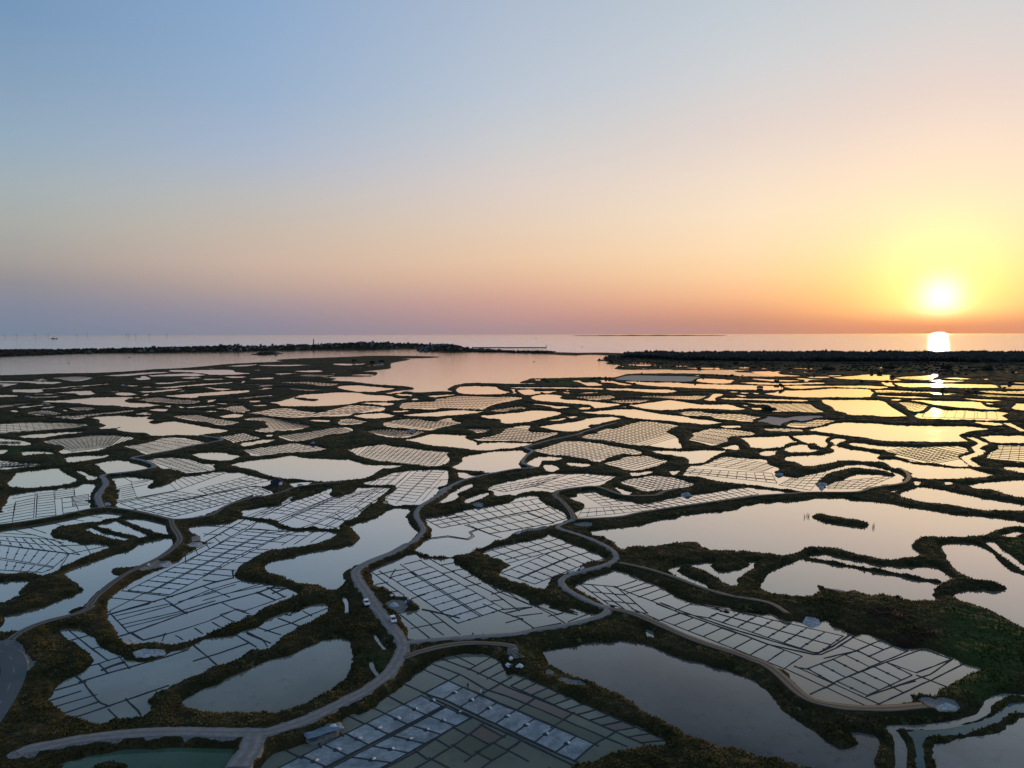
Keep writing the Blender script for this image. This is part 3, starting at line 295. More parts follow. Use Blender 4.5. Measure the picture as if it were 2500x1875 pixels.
BARE=[('g','-47.3,148.1 -44.6,151.8 -41.6,154.2 -39.7,152.8 -39.5,150.4 -42.6,148.5 -45.3,146.9'),
 ('g','-154.9,197.2 -152.7,197.2 -150.4,198.4 -146.9,196.4 -141.8,191.7 -135.8,186.6 -132.2,183.1 -130.8,180.4 -130.3,176.5 -129,173.3 -131.7,175.8 -137.8,183.8 -142.6,188.1 -148.1,191 -150.8,191.8'),
 ('g','-80.1,150.3 -77.9,152.4 -75.2,152.6 -72.7,151.9 -71,150.5 -73.7,149.3 -77.6,149.1'),
 ('g','-107.9,142.1 -107.9,144.3 -105.1,145.1 -102.8,143 -102.9,140.5 -104.9,140.1'),
 ('g','-60.3,149 -57,149 -56,148.6 -55.3,145.9 -55.5,144.1 -55.6,142.8 -57.6,143.3'),
 ('s','-109.6,190.1 -108.2,192 -104.3,192.3 -100.5,191.5 -99.4,190.1 -101.5,188.2 -105.2,187.5 -108.3,188.3'),
 ('s','-118.1,199 -116.3,200.2 -113.2,199.8 -110.7,197.8 -112.1,195.8 -114.5,195.8'),
 ('s','103.4,160.9 105.4,162.2 107.9,162.5 108.9,160.9 107.6,159.3 105,158.8 103.2,159.6'),
 ('g','100.9,164.5 105.5,164.7 109.2,163.6 109.8,160.9 106.9,158.2 102.9,158.2 100.4,158.8 101.2,162'),
 ('g','-42.8,224.4 -42.6,226.9 -39.9,228.6 -37.5,227.8 -35.1,225.2 -35.6,220.3 -37.9,218.8 -41.4,220.4'),
 ('b','-41.1,217.2 -40.7,222 -37.9,218.8 -37.9,215'),
 ('s','92.3,211.2 95.7,214 98,212.1 98.1,209.8 94.8,207.6 92.6,208.5'),
 ('g','-147.8,260.4 -146.7,266 -143.4,267.1 -138.2,270.6 -135.7,267.1 -139.2,262.6 -142.5,258.2 -145.2,257.1'),
 ('s','-140.7,264.8 -139.9,267.7 -138.4,269.4 -135.7,267.1 -137.1,263.7'),
 ('s','-222,365.3 -220,366.3 -214.2,359.9 -215.5,356.9'),
 ('s','-141.7,291.1 -139,295.2 -134.6,293.8 -136.5,289.7 -139.3,287.7'),
 ('g','-0.3,309 3.7,312.1 10.6,316.8 16.1,317.6 18.8,316.8 12.7,312 5.9,309 1.9,305.2'),
 ('g','28.8,321.7 33.3,325 38.8,324.1 37.7,318.3 33,317.5'),
 ('s','20.9,252.9 23.5,257.2 26.5,257.1 27,255 23.8,252.4 21.5,251.4'),
 ('g','-22,359.4 -18.1,365.7 -14.7,359.3 -18.7,356.2'),
 ('s','96.8,383.8 99.9,387.4 102.6,385 100.3,380.3 96.9,379.8'),
 ('s','95.8,382.1 99.2,386.9 103.1,384.9 100.1,380.2 96.4,379.3'),
 ('s','170.2,439.1 174.7,442.8 177.7,440.3 173.5,435.8'),
 ('s','185.5,409.7 190.3,414.1 192.1,409.7 187.2,403.3 180.7,391 178.9,391 183.1,401.2'),
 ('s','112.4,239 114.8,240.4 120.1,238.5 118.8,235.7 115,235.8 112.6,237.1'),
 ('g','8.6,177.8 9.7,179.8 11.1,178.5 10.8,177.2 9.2,176.8'),
 ('g','11.6,174.6 14.5,175.2 18.6,172.1 19.3,170.3 16,170.9 12.8,172.7'),
 ('g','-1.4,194.1 0.7,193.4 1.4,188.9 0.4,186 -1.3,187.4'),
 ('s','-71.1,364 -69.7,370.5 -66.4,363.9 -67.9,360.8'),
 ('s','-44,395.1 -40.9,401.2 -37.9,403.3 -38,395.1 -41.8,392.1'),
 ('g','-145,302.5 -143.5,307 -138,296.6 -141.3,293.8'),
 ('b','112.6,197.5 122.5,204.1 132.6,205.7 126.7,199.1 117.6,192.8 113.8,189.8 112.9,193.6'),
 ('b','114.3,216.7 126.1,220.5 130,213.8 119.8,205.8 113.8,208.4')]
GREEN=['142.3,222.4 158.9,222.4 157.5,203.9 148.7,188.2 131.1,168.7 126,177.3 120.8,186.9 123,195.9 134.5,205.7',
 '121.2,177.3 137.5,177.3 128.5,165.2 117.7,163 112.5,168.7',
 '-146.1,183.8 -140.7,182.4 -135.5,175.9 -132.2,169.7 -135.3,169.7',
 '206.1,286 231.5,302.8 199,259.4 201.7,266.1 207.5,279.5',
 '-39.1,187.6 -33.3,189 -33,178 -35.4,175.4 -38.7,182',
 '849.8,1770.9 951,1817.2 1116.3,1778.3 1039.7,1637.7 922.8,1652.9 825.7,1689.7',
 '142.6,223.5 153.8,220.9 156.9,214 136.7,214.1',
 '-413.7,545.8 -405.1,549.5 -385.4,534.3 -374.6,513.2 -383.5,513.3',
 '-360.8,519.9 -332.3,502.8 -317,481 -334.1,484.2',
 '2.8,190.3 7.2,191.8 9.5,181.8 14.1,177.8 10.1,180.4 5.4,186.7',
 '33.9,1339.1 185.5,1391.9 181.6,1262.6 76.8,1206.7']
FIELDS=[
 dict(label='irregular grey-blue salt pans winding round the oval clay pond',mat='steel',out='-142.2,206.2 -139.7,208.3 -135.2,207.8 -131,204.4 -126.7,200.7 -122.8,197.1 -120.3,194.8 -117.2,192.5 -112.8,189.6 -109.9,187.4 -106.4,186.7 -102.1,187.4 -99.2,192.5 -95.5,195.5 -93.7,199.4 -90.9,200.9 -85.9,203 -82.5,207.1 -79.4,210.2 -79.1,215.6 -74.3,221.3 -71.1,223.7 -73.9,217.2 -72.8,222.6 -70.3,225 -66.6,227.9 -63.8,227.4 -62.2,224.5 -61.5,220.1 -61.4,217.3 -63.2,215.5 -65.5,210.5 -68.5,206.7 -70,202.5 -70.8,197.5 -72,193.8 -74.8,193 -76.3,191.3 -78.8,185.6 -82.2,183.5 -84.4,178.2 -86.6,176.8 -88.4,173.9 -90,170.8 -91.5,169.5 -92,167.1 -90,162.5 -88.3,159.1 -91.8,157.5 -95.2,156.5 -97.4,155.5 -100.4,155.8 -103.7,157.5 -108.6,159.7 -112.2,161.7 -115.9,164 -118.5,168.4 -119.4,172.5 -119.3,176.2 -118.4,178.7 -118.1,181.3 -118.3,184.7 -119.9,188.1 -122.2,190.5 -124.4,192.5 -130.1,197 -133.7,199.3 -138.3,203.1',
  g=[('L', ['-138.8,207.1 -131.4,200.8 -123.4,194.1 -114.7,187.1', '-133.9,199.6 -130.3,203.1', '-125.2,192.6 -121.7,195.9', '-117.9,184 -116.2,185.1 -114.7,187.1 -112.4,188.9', '-115.8,184.7 -110.7,180', '-114.8,175.5 -110.5,179.7 -106.4,183 -99.3,189.2 -95.6,192.9', '-112.4,188.9 -106.4,183', '-118,178.1 -113.6,174.6 -108.8,169.8 -103.2,164.6 -100.8,163.5', '-118.3,171.3 -114.1,174.9', '-116.9,165.8 -112.3,170.1', '-113.9,162.8 -107.3,168.3', '-109.5,160.1 -104.7,164.7', '-104.7,159.1 -100.2,163.5', '-100.6,163.3 -97.8,166 -91,172.7', '-97.6,166.3 -90.9,160', '-99.2,161.4 -96.2,158.8', '-94.3,195.9 -88.1,189.9 -83.2,184.9', '-89.8,187 -85,191.3 -79.4,197.4', '-85,203.5 -76.3,195.8', '-82,205.1 -75.9,200.5 -72.9,196.2', '-76.5,206.4 -70.3,212.5 -66.4,218.5 -62.4,223.8', '-80.8,209 -71.9,203.8', '-81.4,203.9 -72.9,198.1', '-75.5,215.2 -67.6,209.8', '-71.3,222.9 -66.3,218'], 1.0), ('L', ['-112.8,182 -111.6,184 -109.9,185.7'], 2.2)]),
 dict(label='long sweep of narrow salt pans climbing past the track at left',mat='steel',out='-135.4,338.8 -126.8,335.1 -119.1,332.4 -113.6,324.7 -105.2,318.9 -102,317.7 -97.2,320 -91.2,318.3 -83.9,316.6 -81.3,312.4 -80.9,305 -83.3,297.7 -88,291.8 -93.3,288.8 -99,287 -104.4,283.6 -106.2,279.6 -106.9,272.9 -108.2,268.2 -108.6,263.4 -107.5,258.7 -105.3,253.7 -101.1,250.1 -96.7,248.1 -91.8,246.6 -88.5,245.1 -83.7,243.6 -80,240.8 -75.9,236.1 -77.9,231.3 -80.9,228.4 -82.5,223.6 -84.8,218.6 -86.1,216.1 -86.6,218.9 -88.3,212.5 -90.4,208.4 -94.1,204.2 -96.1,200 -98.1,198 -101.3,196.6 -104.3,197.7 -110.2,197.5 -113.9,196.5 -118.9,200.9 -121.8,203.7 -124.7,207.2 -128.9,211.7 -132.8,216.7 -135.3,221.6 -134.3,219.7 -136.7,224.5 -140,230.4 -141.7,235.6 -142.3,240.2 -141.4,244.9 -141.5,250.8 -140.3,258.1 -138,262.4 -137.6,269.2 -136.6,275.1 -137.3,282.5 -136.8,290.4 -134.7,295.8 -132.4,295.9 -139.7,298.4 -142.8,306.2 -148,309.8 -153,316.7 -154.8,323.3 -145.5,325.8 -140.8,327.4 -137.9,331.7 -136.2,337',
  g=[('Q', '-138.8,240.2 -124.9,319 -104.7,313.3 -121.7,236', [1, 1, 1, 1, 1, 1, 1, 1, 1, 1, 1, 1, 1, 1, 1, 1], [1, 0.1, 1], 1), ('Q', '-138.3,282.5 -133.5,335.2 -125.8,332.5 -132.4,270.3', [1, 1, 1, 1, 1, 1, 1], [1], 0), ('L', ['-113.2,270.9 -107.6,269.7', '-111.6,276.9 -107.1,275.7', '-110.8,283.2 -105.8,281.9', '-109,287.1 -105.6,287', '-136.5,296.8 -133.3,334.6', '-141.1,307 -139,325.2', '-142.4,310 -134.6,308.4', '-145.4,322.7 -130.9,320.2', '-148.2,322.8 -142.1,322.7', '-124.7,318.5 -125.6,331.9', '-128.1,317.7 -106.9,314.4', '-125.6,331.9 -109.8,319.2', '-133.5,298.2 -136.7,277.1 -138.7,260.9', '-104.5,312.8 -101.9,317.2', '-114.4,311.3 -101.9,315.9', '-107,298 -103,308.2 -97.1,319.4', '-100.9,293.7 -98.6,306.7', '-95.8,295.1 -92.1,316.7', '-89.4,297.9 -85.5,315.8', '-103,308.2 -94.1,306.6', '-107.4,298 -100.9,296.5', '-117.9,255.4 -116,272.1 -112,288.4 -108.4,300.8 -103.5,309.7', '-115.4,262.4 -109.2,261.3', '-118.9,257.5 -108.1,254.8', '-115.6,250.3 -110.2,248.7', '-134.6,222.9 -131.3,237.9', '-140.2,233 -124.1,229.5', '-140.3,239.8 -120.2,234.2', '-133.5,218.8 -125,227.2', '-130.2,217.9 -118.5,227.2', '-127.5,214.6 -116.4,226.1', '-123.8,211.4 -110.9,221.1', '-121.6,209.2 -108.9,220.6', '-132.3,218.8 -119.5,205.7', '-116.9,227.1 -108.1,219.6', '-121.2,231.6 -108.3,220', '-115.4,227.3 -110,239.6', '-110,222.8 -103.6,229.8', '-115,229.9 -107.1,237.8', '-108.9,241.5 -101.1,250.2', '-107,231.1 -93.1,246.2', '-102,236.8 -89.9,245.2', '-109.6,236.9 -102.7,245.3', '-112.5,243.4 -99.9,234.1', '-103.3,251.2 -96.3,247.2', '-107.2,204 -105.8,199.9', '-102.9,202.7 -100.4,200.7', '-99.4,207.8 -96.2,204.8', '-95.8,212.1 -92.7,209.5', '-95.4,217.7 -90.2,213.5', '-92.7,222.5 -87.6,219.5', '-107.3,203.6 -102.8,207.8 -97.9,213.5 -93.1,222.5', '-89.5,221.5 -83.1,229.7 -80.2,234', '-95.9,219.2 -92.4,223.1 -89.5,221.5', '-99.4,228.1 -93.1,223.1'], 1.0), ('L', ['-132.8,219.4 -120.5,234.2 -111.4,247.7 -105.8,252.7 -109.4,260.7', '-120.5,202.4 -117.6,205.7 -108.4,219.6 -102.3,227.1 -90.8,238.1 -86.2,244.7', '-117.9,204.9 -111.5,199.9 -107.3,203.6', '-91,237.7 -83,231.4', '-90.7,237.7 -88.2,242.3 -82.6,241.3', '-88.9,242.3 -80.5,234', '-85.2,237.6 -82.6,241.3'], 1.8)]),
 dict(label='upper salt pans split by a double canal above the clay pond',mat='pale',out='-141.5,353 -138.2,355 -131.8,360 -126.2,363 -127,374.9 -125,383.9 -122.1,388.6 -118.4,400.8 -109.9,401.3 -123.1,372.5 -122.3,392.3 -119.2,400.3 -111.7,405.4 -106.6,398.2 -106.1,387.7 -103.9,384.5 -99.4,382.6 -98.1,392.1 -94.5,396 -92.6,408.4 -88.6,411.5 -81.4,411.5 -76.4,412.5 -72.5,409.2 -70.9,402.6 -71.8,387.5 -73.6,378 -74.8,366.3 -73.3,366.9 -77.2,360.4 -78.9,349.5 -78.6,337.2 -82.5,329.3 -83.6,324.3 -82.2,313.6 -89.9,313.5 -95.6,314.8 -100.3,312.4 -104.3,316.2 -112.3,322.5 -116.9,328.9 -125.6,332.1 -133.6,336.8 -137.6,343.7',
  g=[('Q', '-132,338.8 -124.7,382.8 -117.6,398.3 -125.1,348', [1, 1, 1, 1, 1, 1], [1, 1], 0), ('Q', '-96.8,327.9 -76.9,403 -71.6,405.5 -83.8,319.5', [1, 1, 1, 1, 1, 1, 1], [1, 1], 0), ('Q', '-125.1,348 -115.5,400.8 -102.1,382.6 -114.3,344.2', [1, 1, 1, 1, 1, 1, 1, 1, 1], [1, 1], 1), ('Q', '-112.1,340.4 -98.6,388.4 -76.9,403 -96.8,327.9', [1, 1, 1, 1, 1, 1, 1, 1, 1, 1, 1, 1], [1, 1], 1), ('L', ['-135.4,340.1 -128.9,360.4', '-127.2,336.4 -124.8,347.5', '-119.2,332.8 -114.1,343.6', '-102.4,317.5 -96.6,327.4', '-97.5,320.7 -84.6,361.1 -80.7,404.9', '-89.4,319.9 -79.7,352.9 -71.4,404.8', '-92.4,339.7 -83.3,332.5', '-84.2,334.3 -90.9,345.3', '-84.6,361.1 -79.2,351', '-80.5,376.1 -74.2,371.6', '-93.8,374.6 -82.2,403.4', '-92.5,407.7 -71,403.3'], 1.0), ('L', ['-115.6,329.3 -110.5,351.2 -102.2,380.8 -99,385.4', '-113.8,326.7 -108.6,348.3 -100.2,377.4'], 1.3)]),
 dict(label='bright trapezoid of salt pans left of the winding grey road',mat='pale',out='-91.1,407 -90.7,421.5 -86.2,428.3 -81.4,440.2 -78.9,449 -73.3,452.8 -68.6,456.7 -61.6,459.2 -51.2,461 -45,457.7 -42.7,442.3 -40.8,427.6 -40.6,411.9 -43.7,405.9 -45.3,403.3 -43.3,394.8 -44.9,383.3 -47.5,372 -48.5,363.5 -52.8,361.1 -60.9,359.5 -65.9,364 -70.2,373.6 -73.6,377.8 -72.5,390.9 -70.9,404 -71.9,407.3 -75.1,405.8 -80,404',
  g=[('Q', '-71.4,377.7 -63.7,459.3 -45,457.7 -53.5,368.7', [1, 1, 1, 1, 1, 1, 1, 1, 1, 1, 1, 1], [1, 0.08, 1], 1), ('L', ['-89.4,410.9 -86.6,425.3', '-85.3,411.9 -84.1,427.6', '-81.7,413 -79.8,439.5', '-77.4,414 -74.5,450.8', '-76.4,414 -73.4,450.7', '-72.1,409.6 -68.3,454.6', '-49.8,373.3 -44.8,427.2', '-63.3,366.5 -61.5,387.3', '-73.4,377.1 -68.3,454.6', '-84.1,427.6 -74.6,429.8', '-79.8,439.5 -74.4,440.7', '-51.4,403.1 -45.4,404.1', '-46.4,426.1 -41.1,427.2'], 1.0)]),
 dict(label='sprawling salt pans beside the big navy tarpaulin heap',mat='pale',out='-236.2,401.9 -221.6,375.7 -233,395.3 -239.2,407.6 -250.5,424.6 -257.6,433.4 -261.5,438.4 -257,442 -250.5,439.5 -240.2,434.5 -230.1,429.7 -225.4,421.6 -223.3,412.2 -220.6,405.4 -216.2,403.2 -215.1,407.4 -212.5,420.4 -214.7,439.1 -211.2,449.1 -203,454.1 -195.7,455.4 -191.9,451.4 -183.6,451.3 -171.8,441.1 -164,433.8 -155.8,429 -152.4,427.8 -152.1,422.7 -149.1,412.9 -151.9,407.6 -158.3,409.5 -152.1,406.8 -147,400.6 -141.6,394.5 -139.1,386 -143.4,378.6 -147.4,371.8 -149.9,367.4 -152.8,366.9 -148.6,385.3 -150,368 -153.4,357.3 -156.7,347.5 -157.5,340.7 -161.7,334.1 -165.2,332.5 -170.8,336 -180.7,342.9 -190.8,348.1 -197.7,349.6 -206.3,354.2 -212.9,362.1 -216.3,368.9 -221,375.2 -228.5,387.2',
  g=[('Q', '-214.8,368 -198.2,396.5 -176.7,385.5 -198.9,355.5', [1, 1, 1, 1, 1, 1, 1], [1, 1], 1), ('Q', '-196.3,354.5 -158,410 -141.2,392.5 -171.9,340', [1, 1, 1, 1, 1, 1, 1, 1, 1, 1, 1, 1, 1, 1], [1, 1, 1, 0.7], 1), ('Q', '-187.5,400.9 -171.8,441.1 -152.5,426.6 -176.6,388.9', [1, 1, 1, 1, 1, 1, 1, 1], [1, 1, 1], 1), ('Q', '-239.7,407.6 -235.5,416.2 -213.2,381.7 -220,372.7', [1], [1, 1, 1, 1, 1, 1, 1], 0), ('Q', '-217.7,425 -203,454.1 -191.4,448.8 -199.1,399', [1, 1, 1, 1, 1, 1, 1, 1, 1], [1], 0), ('L', ['-256.6,441.3 -238.4,422.2 -235.1,415.5', '-238.4,422.2 -229.2,429', '-235.1,415.5 -229.8,424.4', '-212.9,381.1 -202.4,394.4', '-229.8,406.9 -225.9,415.4'], 1.0), ('L', ['-217.8,369.6 -199.1,398.4', '-200.1,353.9 -175.9,386.1', '-176.8,387.4 -158.7,409.4', '-191.8,373.7 -176.8,387.4'], 1.5)]),
 dict(label='salt pans of thin horizontal strips below the far left pond',mat='pale',out='-266.6,351.1 -284.8,380.7 -289.1,388.9 -287.8,392.5 -281.9,398.6 -274.1,402.3 -269.4,407.3 -270.1,403.7 -265.8,407.9 -265.1,414.3 -265.3,423.2 -264.3,424.3 -252.6,405.3 -245.3,390.8 -236.4,373.9 -237.8,375.8 -230.5,365 -224.3,356.2 -222.3,347.3 -226.2,341.1 -229.8,336.3 -235.7,330.9 -242.2,324.8 -246.4,322.3 -255.2,324.6 -274.2,349.2 -266.6,349.2',
  g=[('L', ['-274.5,371.1 -247.6,332', '-281.4,396.7 -241.4,338.2', '-281.2,397.9 -241,339.1', '-269.5,395.3 -233.2,342.7', '-254.7,379.8 -232,346.4', '-263.2,404 -250,384.4 -250.5,382.1 -237.2,362.3', '-234.2,361.3 -226.8,351.2', '-281.6,380.1 -275.8,388.1'], 1.0), ('Q', '-274.7,371.7 -270.5,380.6 -241.8,338.7 -248,332.5', [1], [1, 1, 1, 1, 1, 1, 1], 0), ('Q', '-275.4,390 -269.1,394.7 -234.2,344.2 -241.2,339.6', [1], [1, 1, 1, 1, 1, 1, 1, 1, 1], 0), ('Q', '-270.2,397.2 -263.6,404.7 -251,385 -257.2,378.2', [1], [1, 1, 1, 1], 0), ('Q', '-250.9,382.7 -245.6,389.7 -230.5,365 -237.6,362.9', [1], [1, 1, 1, 1, 1, 1, 1], 0), ('Q', '-275.6,357.1 -272.4,367.4 -248,332.5 -253.2,327.4', [1], [1, 1, 1, 1, 1, 1], 0), ('Q', '-255.1,380.5 -250.6,382.7 -227.2,351.8 -232.4,347', [1], [1, 1, 1], 0)]),
 dict(label='salt pans in slanting rows at the left edge, above the olive pond',mat='steel',out='-246.1,312.8 -241.7,315.9 -240.4,319.1 -233.7,323.9 -232.6,332.4 -224.1,337.7 -217.8,343.1 -212.6,346.8 -210.8,349.7 -202.6,347.7 -197.8,341.9 -199,336.3 -204.1,329 -209.1,326.3 -213.6,321.7 -216.3,320.2 -217.5,316.8 -215.8,312.5 -209.6,305 -203,302 -195.9,297.7 -188.6,294.8 -183.4,294.8 -178.8,293.4 -175.4,288.5 -175.8,279 -177,271.4 -177.8,266.6 -179.3,264.2 -177.8,259.1 -178.4,253.5 -182.4,256.5 -186,258 -190.6,257.6 -198,257.6 -206.8,261.7',
  g=[('Q', '-230.4,295.1 -186.8,281.6 -182.5,265.5 -217.9,278.7', [1, 1, 1, 1, 1, 1, 1, 1], [1], 1), ('Q', '-240.4,308.2 -207,302 -181.5,280.3 -231.5,296.5', [1, 1, 1, 1, 1, 1, 1, 1], [1, 1], 1), ('Q', '-216,276.2 -181.7,264.3 -182.6,258.9 -205.8,262.8', [1, 1, 1, 1, 1, 1, 1], [1], 1), ('L', ['-240.2,319.4 -199.9,297.2', '-235.7,323.4 -217.7,312.1', '-239,312.2 -221,309', '-223.7,337.1 -213.1,332.6', '-217.4,342.6 -207.8,338.8', '-232.2,331.9 -218.6,325', '-197.6,293 -187.8,293.6', '-187.3,281.1 -177.7,291.5', '-186.5,281.1 -181,267.9', '-188.3,294.3 -178.3,282.3'], 1.0)]),
 dict(label='large diamond of salt pans beside the two white cars',mat='steel',out='-55.5,259.7 -54.6,261.9 -52.5,266.4 -48.7,271 -44.1,279.4 -40.6,280.6 -38.6,276.9 -34.4,275 -29.2,274.4 -24.8,274.4 -23.6,269.6 -20.9,263.9 -16.6,257.3 -11.1,249.1 -5.9,242.2 -0.6,237.6 3.8,233.1 6,227.9 7.9,226.2 11,227.9 14.1,224.5 17.2,222.9 21.6,217.9 12.9,224.3 18.4,223.8 22.2,221.3 25.9,219.3 28.5,217.9 26.6,212.3 22.9,209.7 17.1,206.9 11.4,205.1 4,203.3 -1.4,202.5 -6.6,201.7 -13.8,201.3 -20.7,198.9 -27.7,198.1 -30.9,199.9 -32.9,205.9 -36,213.8 -37.5,218.2 -36.3,220.6 -31.3,223.2 -33.8,228.9 -35.1,231.3 -35.8,232.2 -38.3,232.9 -40.7,233.2 -43,236.7 -44.9,239.7 -48.2,242.1 -50.9,245.1 -52.2,249.9 -53.7,253.9 -55.2,258.3',
  g=[('Q', '-46.3,252.8 -32.5,264.9 -2.9,222.8 -17.5,211.6', [1, 0.1, 1], [1, 1, 1, 1, 1, 1, 1, 1, 1], 1), ('L', ['-51.5,259.3 -46.3,252.4', '-44.5,267 -37.2,255.5', '-37.6,272.2 -32.5,264.4', '-42.9,268.2 -37.6,272.2', '-46.3,252.4 -46,261.4', '-33.9,274 -22.6,258 -13,244.7 -6.8,237.2 2,221.8', '-28,266.9 -23.6,269.2', '-26,257.5 -23.1,259.1', '-22.8,260.2 -19.6,261.8', '-17.8,252.2 -15,254.8', '-16.5,243.8 -9.6,247.7', '-6.8,236.3 -2.4,239', '-6.6,229.7 -4.3,230.6', '-2.9,222.5 5.9,224.2', '-0.6,220.2 5.9,224.2', '-9.9,247.7 -4.8,238.1 5.6,226.7 7.9,225.8 14.6,218.6', '-2.4,239 2.1,231 6.3,226.3', '15,218.6 20.7,222.1', '-1.5,220.1 6.1,224', '0.8,216.7 9.1,219', '-1.5,212.1 2.7,214.8', '2.4,214.8 6.6,208.1', '6.7,207.7 14.8,211.1', '6.9,226.5 13.3,217.6 17.3,210.2', '15.3,218.5 20.7,222.4', '18.3,212.9 25.5,219', '12.3,217.1 14.5,218.1', '-9.6,226.6 -3.9,220.6 2.7,214.8', '-36.6,217.8 -25.3,201.1', '-33.2,221.2 -26.5,211.4', '-31.3,207.9 -22.8,212.2', '-27.2,220.7 -16.5,204', '-25.6,209.6 -21.6,203.6', '-54.9,259.3 -46.1,245.9 -38.7,235.6', '-50,245.9 -47,247.4', '-43.3,238.3 -41.5,238.8', '-51.6,256.1 -47.4,259.2', '-47.4,259.2 -42.8,261.4', '-35.2,232 -31.3,235.5'], 1.0), ('L', ['-34.1,224.4 -27.9,221.6 -22.8,218.8 -17.8,215.9'], 1.6)]),
 dict(label='diamond salt pans wrapped by the looping gravel road, dead centre',mat='silver',out='-13.2,280.9 -9.8,286.9 -4.1,292.2 1.4,294.9 5.7,297.7 12.3,301.9 15.1,304.9 16.6,309.4 18.2,306.3 21.4,301.9 23.7,297.6 26.7,293.4 29.7,289.3 32.2,285.3 35.7,280.1 38.8,274 34.3,269.3 30.3,267.9 27.2,264.1 24.4,259.2 19.6,254.3 15,252 13.3,247.5 13.4,243.1 11.5,239.1 8.4,240 4.7,244.2 -0.6,248.2 -5.4,254.4 -4,259.4 -1.1,266 -2.6,268.3 -3.8,272.3 -7.4,274.8',
  g=[('Q', '-4.4,257.3 17.7,284.1 29,267 8.2,245.5', [1, 1, 1, 1, 1, 1], [1, 0.08, 1], 1), ('Q', '17.7,284.1 28.3,292 38.5,274.6 29,267', [1, 1], [1, 1], 0), ('Q', '-13.6,280.5 16.5,307.8 28.3,292 -2.2,268.3', [1, 1, 1, 1, 1, 1], [1, 1, 0.6], 0)]),
 dict(label='long ivory salt pans stretching to the green meadow at right',mat='ivory',out='23,244 26.2,247.8 32.4,253.9 36.9,257 38.8,260.2 39.8,260.2 41.9,259.1 43.8,257 46,252.8 48.4,249.7 51.2,245.7 53.9,241.9 55.6,237.2 57.5,233.6 59.8,229.3 62.8,226.8 65.7,224.3 69.1,222.6 71.3,219.6 64.6,226 72.4,224 73.6,221.5 78.7,219 82.1,217.6 84.3,218.1 87.5,215.2 91.1,212 94.5,209.3 97.5,211.1 100.6,212.9 101,208.9 102.6,205.8 103.3,202.9 104.7,202.1 107.3,202.9 109.6,202.4 110.8,199.2 112.4,195.7 115.2,192.6 120.5,194.1 122.1,191.5 124.6,187.5 126.1,184.6 128.4,180.9 122.8,177.2 117.2,174.1 112.3,171.2 108.2,167.7 105.3,166.7 102.3,167.3 101.5,167.7 100.5,165.5 97.9,162.9 93.5,161.8 88.6,160.8 84.8,160.7 81.2,160.6 78.6,161.3 77.2,163.2 75.9,165.6 75.3,167.7 74.8,170.8 74.4,174.2 74.7,178.1 74,179.5 71.9,181.6 70.7,183.8 68.9,186.3 66.3,188.4 63.1,191.2 57.9,194.4 54.8,198.6 50.5,202.9 47.6,209.5 46.6,211.7 43.7,214.5 40.1,219.8 35.9,220.5 33.5,225.7 36.7,221.2 33.2,222 30.6,226.6 27.9,231.7 25.1,236.4',
  g=[('Q', '71.2,222.5 100.9,201.7 87.8,190.1 63.6,215.3', [1, 1, 1, 1, 1, 1, 1], [1, 1], 1), ('Q', '55.3,219.2 82.8,188.7 74.8,181.5 47.8,213.6', [1, 1, 1, 1, 1, 1, 1, 1], [1], 0), ('Q', '24.6,245.9 37.9,242.9 44.7,218.8 34.8,222', [1, 1, 1], [1, 1, 1], 0), ('L', ['37.2,242.5 48.4,229 55.3,219.2 63.8,215', '37.9,242.5 46,248.8', '40.2,239.7 49.1,246.3', '41.1,236.5 51.4,243.4', '44.6,233.3 53.9,240.6', '48.3,229.8 56.3,235.9', '54.6,221.5 62.4,228.1', '66.3,217.6 70.9,222.3', '40.5,222.3 47,213.7', '46.9,213.2 55.2,218.8', '84.4,173.5 81.6,171.4'], 1.0), ('Q', '81.1,181.5 100.2,192.3 103.5,185.1 84.6,173.8', [1, 1, 1, 1], [1], 1), ('Q', '100.2,192.3 110.6,198.8 115.1,191.9 103.5,185.1', [1], [1, 1], 0), ('Q', '85.9,174.7 104.8,185.1 107.8,177.7 90.4,167.5', [1, 1, 1, 1], [1], 1), ('Q', '104.8,185.1 119.9,193 124.2,186.7 109.6,179', [1], [1], 0), ('L', ['90.5,167.3 112.8,178.1 124,186.4', '90,162.8 102.7,170.1 110.9,174.9 126,184', '109.4,177.1 112.9,172.1', '75.5,180.8 87.3,162.8', '78.7,182.2 90.9,163.9', '76.6,168.5 84.3,173.2', '97.8,194.6 100,192', '81,181.2 78.7,182.2', '89.1,187.7 100,192', '103.9,199.7 107.7,193.4', '98.8,171.9 100,169.5', '99.8,171.9 106.1,174.3'], 1.0), ('L', ['49.7,226.3 55.3,219.3 67.8,205.7 76.3,195.9 86.3,189.8 88.7,189.8 94.5,193.5 104,201.3', '51.2,227.3 56,220.7 68.5,206.9 86.8,190.9 88.5,190.9 94.5,195 102.4,201.7'], 1.3)]),
